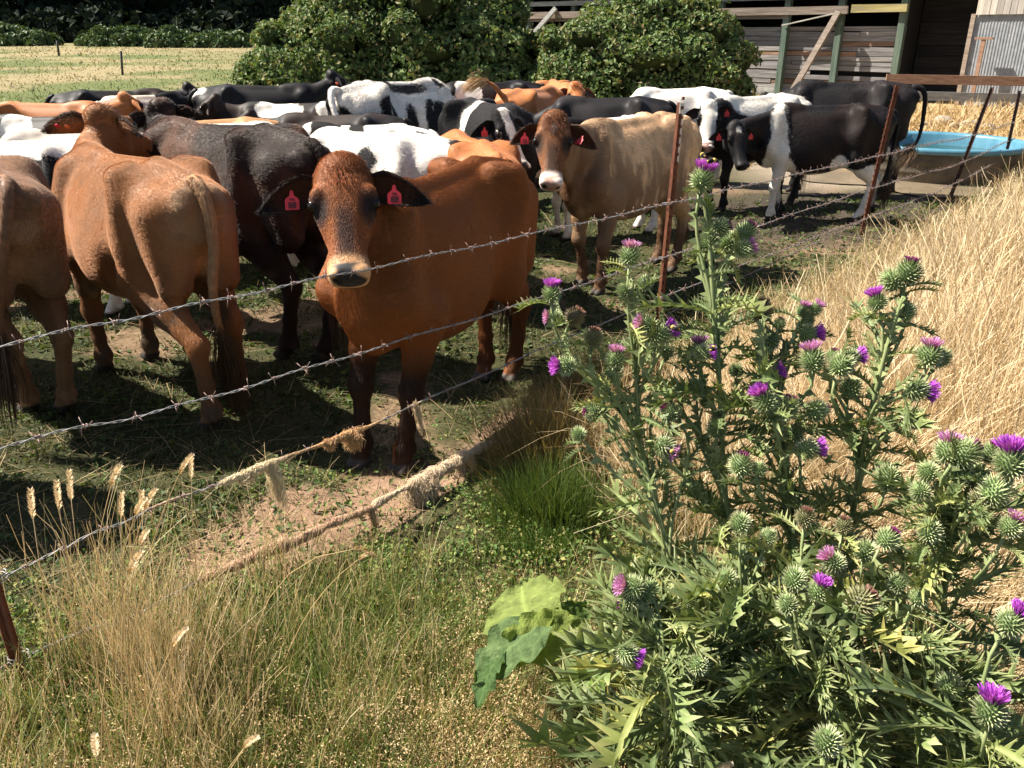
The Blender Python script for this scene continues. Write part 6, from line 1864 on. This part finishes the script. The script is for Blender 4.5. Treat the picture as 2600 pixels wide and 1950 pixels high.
def bur_mesh(seed, green=1.0, dry=0.0, n_sp=150):
    rng = np.random.default_rng(seed); mb = MB(); cols = []
    th = np.linspace(0, np.pi, 8); R = .019
    prof = np.stack([R * np.sin(th) ** .8 * (1 + .12 * np.cos(th)) , -.021 * np.cos(th)], 1)
    n = 10; ph = np.linspace(0, 2 * np.pi, n, endpoint=False)
    V = np.stack([np.outer(prof[:, 0], np.cos(ph)), np.outer(prof[:, 0], np.sin(ph)), np.repeat(prof[:, 1][:, None], n, 1)], -1).reshape(-1, 3)
    I = np.arange(8 * n).reshape(8, n)
    Q = np.stack([I[:-1], np.roll(I[:-1], -1, 1), np.roll(I[1:], -1, 1), I[1:]], -1).reshape(-1, 4)
    body = np.array((.11, .16, .055)) * (1 - dry) + np.array((.13, .085, .045)) * dry
    mb.add(V, q=Q); cols.append(np.tile(body * green, (len(V), 1)))
    k = np.arange(n_sp); zz = 1 - 2 * (k + .5) / n_sp; zz = np.clip(zz, -.95, .86); a = k * 2.39996
    rr = np.sqrt(1 - zz ** 2)
    for i in range(n_sp):
        d = np.array([rr[i] * math.cos(a[i]), rr[i] * math.sin(a[i]), zz[i]])
        p = d * [R * 1.0, R * 1.0, .021]
        out = nrm(d * [1, 1, .75] + [0, 0, .32 + .25 * max(zz[i], 0)] + rng.normal(0, .10, 3))
        L = rng.uniform(.011, .0165); s1 = nrm(np.cross(out, [.3, .2, .9])) * .0021; s2 = np.cross(out, s1) * .9
        mb.add([p + s1, p - s1 * .5 + s2 * .87, p - s1 * .5 - s2 * .87, p + out * L], t=[[0, 1, 3], [1, 2, 3], [2, 0, 3]])
        c0 = (np.array((.24, .32, .13)) * (1 - dry) + np.array((.20, .13, .07)) * dry) * rng.uniform(.8, 1.25); c1 = np.array((.60, .60, .36)) * (1 - dry) + np.array((.36, .25, .15)) * dry
        cols.append(np.stack([c0, c0, c0, c1]) * (.85 + .3 * green - .15))
    return mb.mesh('flower_head', M_BUR, False, {'col': np.concatenate(cols)})
BURS = {'G': [bur_mesh(300), bur_mesh(301, 1.25)], 'D': [bur_mesh(303, 1, .8), bur_mesh(304, 1, .5)], 'Y': [bur_mesh(305, 1.6)]}

def floret_mesh(kind, seed):
    rng = np.random.default_rng(seed); mb = MB(); cols = []
    n, L, fl, w = {'B': (190, .030, .62, .0013), 'P': (130, .026, .75, .0012), 'M': (110, .017, .22, .0014), 'D': (90, .018, .45, .0013)}[kind]
    base = {'B': (.40, .055, .56), 'P': (.50, .16, .46), 'M': (.17, .025, .12), 'D': (.24, .11, .10)}[kind]
    tip = {'B': (.62, .16, .80), 'P': (.66, .34, .62), 'M': (.26, .04, .19), 'D': (.33, .17, .14)}[kind]
    for i in range(n):
        r = math.sqrt((i + .5) / n); a = i * 2.39996 + rng.normal(0, .1)
        o_ = np.array([math.cos(a), math.sin(a), 0])
        p = o_ * .0085 * r + [0, 0, .014]
        d = nrm(o_ * r * fl + [0, 0, 1.0] + rng.normal(0, .10, 3)); l = L * rng.uniform(.8, 1.12) * (1 - .12 * r)
        e = p + d * l + o_ * .003 * r; s = nrm(np.cross(d, rng.normal(0, 1, 3))) * w
        m = p + d * l * .55
        mb.add([p - s * .5, p + s * .5, m + s, m - s, e + s * .6, e - s * .6], q=[[0, 1, 2, 3], [3, 2, 4, 5]])
        v = rng.uniform(.7, 1.25); cb = np.array(base) * v * .75; cm = np.array(base) * v; ce = np.array(tip) * v
        cols.append(np.stack([cb, cb, cm, cm, ce, ce]))
    return mb.mesh('florets', M_FLORET, False, {'col': np.concatenate(cols)})
FLOR = {k: [floret_mesh(k, 400 + i), floret_mesh(k, 410 + i)] for i, k in enumerate('BPMD')}

def axis_frame(o, z, spin):
    z = nrm(z); x = nrm(np.cross([.2, .9, .1] if abs(z[1]) < .9 else [1, 0, 0], z)); y = np.cross(z, x)
    x2 = x * math.cos(spin) + y * math.sin(spin)
    return frame_mat(o, x2, np.cross(z, x2), z)

def img_dir(deg, toward=.25):
    a = math.radians(deg); right = np.array([1.0, 0, 0]); up = np.array([0, _sp, _cp])
    return nrm(right * math.cos(a) + up * math.sin(a) + np.array([0, -_cp, _sp]) * toward)

def thistle(label, base_px, stem_px, heads, n_leaf, seed, filler=0.3):
    """stem_px: (x,y,depth) nodes upward; heads: (x,y,depth,type,angle,scale)"""
    rng = np.random.default_rng(seed)
    b = W(*base_px, .10); b[2] = float(ground_z(b[0], b[1]))
    root = empty('thistle', tuple(b)); o0 = b
    tag(root, label, 'thistle', 'thistles on the verge')
    main = resample(np.array([b - [0, 0, .02]] + [WD(*q) for q in stem_px]), 40)
    stem = MB(); paths = []
    def add_stem(p, r0, r1):
        k = len(p); stem.tube(p - o0, np.linspace(r0, r1, k), 6)
        tan = nrm_rows(np.gradient(p, axis=0))
        for i in range(1, k - 1):                      # spiny wings along the stem
            for q in range(3):
                sd = nrm(np.cross(tan[i], rng.normal(0, 1, 3))); l = rng.uniform(.008, .022)
                a = p[i] + (p[i + 1] - p[i]) * rng.random(); r_ = r0 + (r1 - r0) * i / k
                stem.add([a - tan[i] * .006 + sd * r_ * .6 - o0, a + tan[i] * .010 + sd * r_ * .6 - o0, a + tan[i] * .008 + sd * (r_ + l) - o0], t=[[0, 1, 2]])
        paths.append((p, r0, r1))
    add_stem(main, .0075, .0038)
    zs = main[:, 2]
    for (x, y, d, ty, ang, sc) in heads:
        c = WD(x, y, d); dr = img_dir(ang, rng.uniform(.05, .35))
        foot = c - dr * .021 * sc
        # branch off the main stem well below the head
        want = foot[2] - rng.uniform(.12, .30) - .25 * abs(foot[0] - np.interp(foot[2], zs, main[:, 0]))
        j = int(np.argmin(np.abs(zs - max(want, b[2] + .12))))
        p0 = main[min(j, len(main) - 2)]
        dist = np.linalg.norm(foot - p0)
        c1 = p0 + nrm(main[min(j + 1, 39)] - p0) * dist * .3 + (foot - p0) * .18; c2 = foot - dr * dist * .28 - [0, 0, dist * .10]
        br = bez(p0, c1, c2, foot, max(6, int(dist / .035)))
        if dist > .03: add_stem(br, .0043, .0028)
        bt = 'D' if ty == 'D' else ('Y' if ty == 'Y' else 'G')
        h = obj('flower_head', BURS[bt][rng.integers(len(BURS[bt]))], root)
        h.matrix_local = axis_frame(c - o0, dr, rng.uniform(0, 6)) @ Matrix.Scale(sc * rng.uniform(.66, .92), 4)
        if ty in 'BPMD':
            fl = obj('florets', FLOR[ty][rng.integers(2)], h); fl.scale = (1.0, 1.0, 1.0)
        # bracts under the head
        for q in range(2 if rng.random() < .5 else 1):
            lf = obj('leaf', LEAVES[rng.integers(8)], root); a = rng.uniform(0, 6.28)
            sd = nrm(np.cross(dr, [math.cos(a), math.sin(a), .3])); ax = nrm(sd + dr * .35 - [0, 0, .15])
            s = rng.uniform(.045, .085); n_ = nrm(np.cross(ax, np.cross(dr, ax)))
            lf.matrix_local = frame_mat(foot - dr * .012 * (q + .5) - o0, ax, np.cross(n_, ax), n_) @ Matrix.Scale(s, 4)
    stem.build('stem', M_TSTEM, root)
    w = np.array([len(p) * (.35 + (i == 0) * 2.2) for i, (p, _, _) in enumerate(paths)], float); w /= w.sum()
    for k in range(n_leaf):
        i = rng.choice(len(paths), p=w); p, r0, r1 = paths[i]
        f = rng.random() ** 1.8 * .8 if i == 0 else rng.uniform(.1, .8)
        j = int(f * (len(p) - 2)); q = p[j]
        hgt = q[2] - b[2]
        s = (.34 - .20 * min(hgt / .9, 1)) * rng.uniform(.5, 1.25) * (1 if i == 0 else .62)
        a = rng.uniform(0, 6.28); el = rng.uniform(-.15, .75)
        ax = nrm([math.cos(a) * math.cos(el), math.sin(a) * math.cos(el), math.sin(el)])
        up = np.array([0, 0, 1.0]) + rng.normal(0, .6, 3); n_ = nrm(up - ax * np.dot(up, ax))
        lf = obj('leaf', LEAVES[rng.integers(8)], root)
        lf.matrix_local = frame_mat(q - o0, ax, np.cross(n_, ax), n_) @ Matrix.Diagonal((s, s * rng.uniform(.7, 1.2), s, 1))
    return root

thistle('bushy thistle at the left of the stand, pink bloom low on its left', (1455, 1560),
    [(1475, 1400, 1.78), (1440, 1180, 1.80), (1385, 960, 1.80), (1375, 780, 1.78), (1365, 600, 1.74)],
    [(1361, 552, 1.72, 'P', 85, 1.12), (1349, 627, 1.74, 'G', 120, .85), (1393, 612, 1.76, 'G', 60, .95), (1192, 634, 1.75, 'B', 88, .95), (1197, 685, 1.8, 'P', 175, .9), (1241, 685, 1.78, 'D', 50, 1.05),
     (1281, 730, 1.8, 'D', 80, .9), (1400, 704, 1.72, 'P', 160, 1.1), (1330, 775, 1.76, 'P', 85, 1.0), (1222, 790, 1.72, 'B', 180, 1.0), (1280, 889, 1.8, 'M', 178, .9), (1250, 938, 1.8, 'G', 130, .95), (1449, 890, 1.74, 'M', 140, 1.05), (1325, 800, 1.85, 'G', 60, .9), (1440, 760, 1.8, 'G', 70, .9)], 105, 1)
thistle('tallest thistle, reaching up in front of the brindled cow with a purple top bloom', (1590, 1580),
    [(1580, 1300, 1.85), (1562, 1000, 1.80), (1555, 850, 1.76), (1542, 680, 1.74), (1532, 520, 1.72), (1520, 430, 1.70)],
    [(1517, 388, 1.70, 'B', 78, 1.18), (1556, 492, 1.72, 'M', 15, 1.12), (1611, 503, 1.74, 'M', 55, 1.0), (1606, 538, 1.72, 'P', 20, 1.05), (1534, 520, 1.73, 'G', 100, 1.05), (1575, 520, 1.77, 'G', 80, 1.0),
     (1425, 722, 1.72, 'B', 25, 1.05), (1512, 755, 1.76, 'P', 95, 1.0), (1518, 762, 1.72, 'B', 5, 1.0), (1549, 925, 1.76, 'M', 90, 1.0), (1435, 965, 1.72, 'P', 330, 1.1), (1460, 836, 1.8, 'D', 110, .8), (1527, 867, 1.82, 'G', 60, .9), (1505, 835, 1.8, 'G', 90, .9)], 95, 2)
thistle('thistle in the middle of the stand with a deep purple bloom and dried brown top', (1715, 1590),
    [(1715, 1350, 1.82), (1705, 1080, 1.78), (1672, 900, 1.75), (1650, 760, 1.74), (1644, 690, 1.74)],
    [(1644, 672, 1.76, 'D', 85, 1.05), (1660, 735, 1.78, 'G', 200, 1.1), (1735, 672, 1.8, 'P', 75, .85), (1760, 668, 1.8, 'P', 50, .8), (1745, 690, 1.82, 'G', 70, .8), (1745, 722, 1.78, 'B', 10, .95), (1755, 776, 1.7, 'P', 100, 1.2),
     (1652, 866, 1.62, 'B', 120, 1.15), (1702, 882, 1.66, 'M', 75, 1.15), (1762, 888, 1.7, 'Y', 40, 1.1), (1770, 884, 1.72, 'M', 15, .9), (1745, 970, 1.64, 'B', 8, 1.2), (1600, 1004, 1.68, 'M', 80, 1.0), (1716, 939, 1.72, 'G', 110, 1.0), (1639, 1014, 1.68, 'G', 90, .9), (1662, 808, 1.76, 'B', 25, .95), (1590, 800, 1.85, 'G', 90, .8), (1684, 700, 1.84, 'M', 70, .6)], 95, 3)
thistle('thistle with yellow green forked stem and a dark maroon bud on top', (1815, 1560),
    [(1820, 1400, 1.86), (1838, 1150, 1.80), (1862, 980, 1.76), (1895, 830, 1.72), (1925, 720, 1.70), (1952, 640, 1.68)],
    [(1963, 588, 1.68, 'M', 82, 1.22), (1928, 606, 1.70, 'G', 140, 1.1), (1895, 652, 1.70, 'B', 110, 1.05), (1957, 674, 1.70, 'G', 60, 1.05), (2008, 768, 1.60, 'P', 85, 1.2), (2030, 772, 1.62, 'G', 60, 1.15), (1980, 842, 1.60, 'B', 355, 1.15), (1974, 904, 1.64, 'G', 20, 1.0),
     (1838, 838, 1.74, 'G', 80, 1.05), (1817, 790, 1.66, 'G', 70, 1.25), (1836, 772, 1.68, 'B', 10, 1.0), (1800, 770, 1.72, 'M', 80, .85), (1917, 1032, 1.62, 'G', 85, 1.1)], 80, 4)
thistle('thistle at the right edge with crowded heads and a wide lilac bloom', (2075, 1600),
    [(2040, 1400, 1.70), (2045, 1180, 1.60), (2065, 1070, 1.54), (2085, 1000, 1.50)],
    [(2050, 975, 1.50, 'P', 85, 1.15), (2085, 978, 1.48, 'M', 40, 1.25), (2186, 1000, 1.42, 'B', 95, 1.3), (2138, 980, 1.5, 'M', 70, 1.0), (2006, 1020, 1.52, 'G', 120, 1.05), (1988, 1060, 1.52, 'G', 140, 1.0), (2120, 1075, 1.46, 'D', 50, 1.1),
     (2008, 1147, 1.5, 'G', 90, 1.15), (1918, 1165, 1.5, 'M', 55, 1.2), (2184, 1137, 1.42, 'P', 70, 1.1), (2075, 1020, 1.5, 'G', 90, 1.1), (2110, 1030, 1.52, 'Y', 60, 1.0), (1870, 1190, 1.55, 'G', 80, .9), (2150, 1060, 1.44, 'Y', 60, 1.2)], 105, 5)
thistle('low thistle at the bottom with one violet bloom amid long spiny leaves', (1780, 1700),
    [(1775, 1560, 1.60), (1760, 1400, 1.55), (1755, 1300, 1.52)],
    [(1768, 1278, 1.5, 'B', 75, 1.1), (1717, 1250, 1.52, 'G', 90, 1.1), (1740, 1118, 1.6, 'D', 85, .9), (1823, 1135, 1.58, 'D', 85, .9), (1860, 1300, 1.45, 'D', 40, 1.25), (1786, 1602, 1.32, 'G', 90, 1.0), (1800, 1215, 1.52, 'P', 130, .9), (1700, 1305, 1.5, 'G', 100, .9)], 115, 6)
thistle('low thistle beside the big leaves with a small violet bloom', (1430, 1690),
    [(1440, 1560, 1.58), (1425, 1420, 1.56), (1395, 1310, 1.58)],
    [(1365, 1268, 1.58, 'P', 165, 1.1), (1355, 1300, 1.58, 'M', 190, .9), (1398, 1275, 1.6, 'G', 80, 1.0), (1355, 1412, 1.48, 'B', 340, 1.0), (1508, 1436, 1.48, 'G', 80, .95), (1480, 1300, 1.6, 'G', 70, .9)], 105, 7)
thistle('low thistle in the bottom right corner with lilac blooms at its edge', (2130, 1760),
    [(2120, 1650, 1.42), (2120, 1560, 1.38)],
    [(2140, 1535, 1.32, 'B', 88, 1.15), (2185, 1345, 1.36, 'B', 60, 1.1), (2050, 1480, 1.4, 'G', 90, 1.0)], 105, 8)
thistle('leafy thistle without open flowers behind the low violet one', (1620, 1660),
    [(1620, 1520, 1.66), (1610, 1330, 1.64), (1600, 1180, 1.64)],
    [(1600, 1130, 1.62, 'G', 90, .9), (1660, 1160, 1.62, 'G', 70, .85), (1570, 1250, 1.6, 'G', 120, .85)], 110, 9)
thistle('leafy thistle between the forked stem and the right edge', (1950, 1690),
    [(1950, 1560, 1.58), (1945, 1400, 1.54), (1935, 1290, 1.54)],
    [(1940, 1260, 1.52, 'G', 90, 1.0), (1985, 1290, 1.5, 'G', 60, .9), (1900, 1330, 1.5, 'Y', 110, .9)], 110, 10)

# ------------------------------------------------------------------ big soft leaves in the middle foreground
M_DOCK = leaf_mat('burdock_leaf', None, .40, .75, attr_name='col', spec=.12, bumpy=.5, objvar=[(0, (.85, .85, .85)), (1, (1.1, 1.1, 1.1))])
def big_leaf(seed, w, col):
    rng = np.random.default_rng(seed); nu, nv = 31, 21
    V = []; cc = []
    for i in range(nu):
        t = i / (nu - 1); hw = w * (math.sin(math.pi * min(1, t * .86 + .12)) ** .7)
        for j in range(nv):
            a = (j / (nv - 1) - .5) * 2
            y = hw * a; x = t - .10 * (1 - t) * abs(a) ** 2
            ruf = .045 * abs(a) ** 3 * math.sin(t * 24 + (3 if a > 0 else 0) + seed) + .03 * math.sin(t * 11 + a * 5 + seed) * abs(a) + .012 * math.sin(t * 30 - abs(a) * 9)
            z = -.28 * t ** 2 + .16 * abs(a) ** 1.3 * w + ruf
            x += .03 * math.sin(t * 23 + seed) * (abs(a) > .95)
            V.append((x, y * (1 + .05 * math.sin(t * 15 + seed) * abs(a)), z))
            vein = math.exp(-(a / .05) ** 2) * .6 + .25 * (abs(((t * 7 - abs(a) * 1.6) % 1) - .5) < .06)
            cc.append(np.array(col) * (.9 + .8 * vein) * rng.uniform(.9, 1.1))
    I = np.arange(nu * nv).reshape(nu, nv)
    Q = np.stack([I[:-1, :-1], I[1:, :-1], I[1:, 1:], I[:-1, 1:]], -1).reshape(-1, 4)
    return mesh_np('leaf', V, Q, True, [M_DOCK], None, {'col': np.array(cc)})
def burdock():
    b = W(1185, 1440, .04); root = empty('burdock', tuple(b)); tag(root, 'low plant with broad ruffled pale green leaves', 'plant')
    def lf(seed, px0, d0, px1, d1, w, col, tilt):
        p0 = WD(*px0, d0); p1 = WD(*px1, d1); ax = nrm(p1 - p0); L = np.linalg.norm(p1 - p0)
        n_ = nrm(np.array(tilt) - ax * np.dot(tilt, ax))
        o = obj('leaf', big_leaf(seed, w, col), root); o.matrix_local = frame_mat(p0 - b, ax, np.cross(n_, ax), n_) @ Matrix.Scale(L, 4)
        mb = MB(); mb.tube(bez(np.zeros(3), (p0 - b) * .3 + [0, 0, .03], (p0 - b) * .7 + [0, 0, .03], p0 - b, 6), .004, 5); mb.build('leaf_stalk', M_TSTEM, root)
    lf(1, (1150, 1375), 2.18, (1105, 1235), 2.38, .50, (.22, .28, .085), (-.3, -.6, .7))
    lf(2, (1165, 1350), 2.14, (1025, 1440), 2.02, .36, (.12, .185, .075), (-.2, -.1, 1))
    lf(3, (1110, 1400), 2.10, (1275, 1335), 2.14, .34, (.24, .31, .075), (.1, -.5, .9))
    lf(4, (1075, 1420), 2.08, (1020, 1500), 1.96, .24, (.09, .16, .055), (-.5, -.2, .8))
    lf(5, (1200, 1365), 2.16, (1280, 1300), 2.24, .34, (.10, .17, .045), (.3, -.5, .8))
    lf(6, (1230, 1450), 2.05, (1300, 1475), 1.98, .40, (.14, .22, .05), (.1, -.3, 1))
    lf(7, (740, 1300), 2.32, (700, 1262), 2.40, .40, (.18, .25, .06), (-.2, -.5, .8)) if False else None
burdock()
def rosette(label, px, n, s, seed):
    rng = np.random.default_rng(seed); b = W(*px, .02); b[2] = float(ground_z(b[0], b[1])) + .01
    root = empty('broadleaf_weed', tuple(b)); tag(root, label, 'plant')
    me = [big_leaf(seed + k, .38, (.13, .19, .045)) for k in range(2)]
    for k in range(n):
        a = k * 2.4 + rng.uniform(0, .5); el = rng.uniform(.2, .7); ax = np.array([math.cos(a) * math.cos(el), math.sin(a) * math.cos(el), math.sin(el)])
        n_ = nrm(np.array([0, 0, 1.0]) - ax * ax[2]); o = obj('leaf', me[k % 2], root); o.matrix_local = frame_mat(ax * .01, ax, np.cross(n_, ax), n_) @ Matrix.Scale(s * rng.uniform(.7, 1.1), 4)
rosette('pale broadleaf weed under the lowest wire, left of the big leaves', (735, 1285), 7, .10, 60)
rosette('yellow green weed with rounded leaves at the foot of the thistles', (1190, 1500), 9, .075, 64)
rosette('yellow green weed at the bottom centre beside the seeding grass', (1080, 1480), 7, .06, 68)

# ------------------------------------------------------------------ bumblebees on the blooms
M_BEEB = simple_mat('bee_black', (.008, .007, .007), (.02, .018, .016), 90, .8, .2); M_BEEY = simple_mat('bee_yellow', (.55, .36, .06), (.68, .48, .12), 90, .8, .2)
M_WING, _nt2, _b2 = new_mat('bee_wing'); _b2.inputs['Base Color'].default_value = (.25, .22, .18, 1); _b2.inputs['Roughness'].default_value = .2; _b2.inputs['Alpha'].default_value = .55
def bee(px, d, label, az):
    p = WD(*px, d); root = empty('bee', tuple(p), az); tag(root, label, 'bee', 'bees on the blooms')
    def blob(name, c, r, m):
        me = sphere_mesh(name, m, 1, 10, 8); o = obj(name, me, root); o.location = c; o.scale = r
    blob('abdomen', (-.0065, 0, 0), (.0075, .0058, .0054), M_BEEB); blob('thorax', (.002, 0, .0010), (.0040, .0046, .0044), M_BEEY); blob('head', (.0085, 0, .0), (.0028, .0032, .0028), M_BEEB); blob('tail_tip', (-.0118, 0, 0), (.0022, .0030, .0028), M_BEEY)
    for sd in (-1, 1):
        mb = MB(); mb.add([(.003, sd * .002, .005), (-.004, sd * .004, .0075), (-.012, sd * .009, .007), (-.010, sd * .012, .0065), (-.001, sd * .008, .006)], q=None, t=[[0, 1, 2], [0, 2, 3], [0, 3, 4]]); mb.build('wing', M_WING, root, False)
        mb = MB()
        for q in (-.004, 0, .004): mb.tube([(q, sd * .003, -.003), (q * 1.6, sd * .008, -.004), (q * 1.8, sd * .009, -.009)], .0006, 4)
        mb.build('legs', M_BEEB, root)
bee((1455, 708), 1.66, 'bumblebee on the bloom beside the fence post', 2.4); bee((1540, 752), 1.66, 'bumblebee on the dark side bloom of the tallest thistle', 1.0); bee((1541, 347), 1.66, 'bumblebee on the right of the topmost bloom', .3); bee((1518, 335), 1.70, 'bee climbing over the topmost bloom', 1.7); bee((1450, 975), 1.66, 'small honeybee on the pale bloom low in the stand', -1.2)
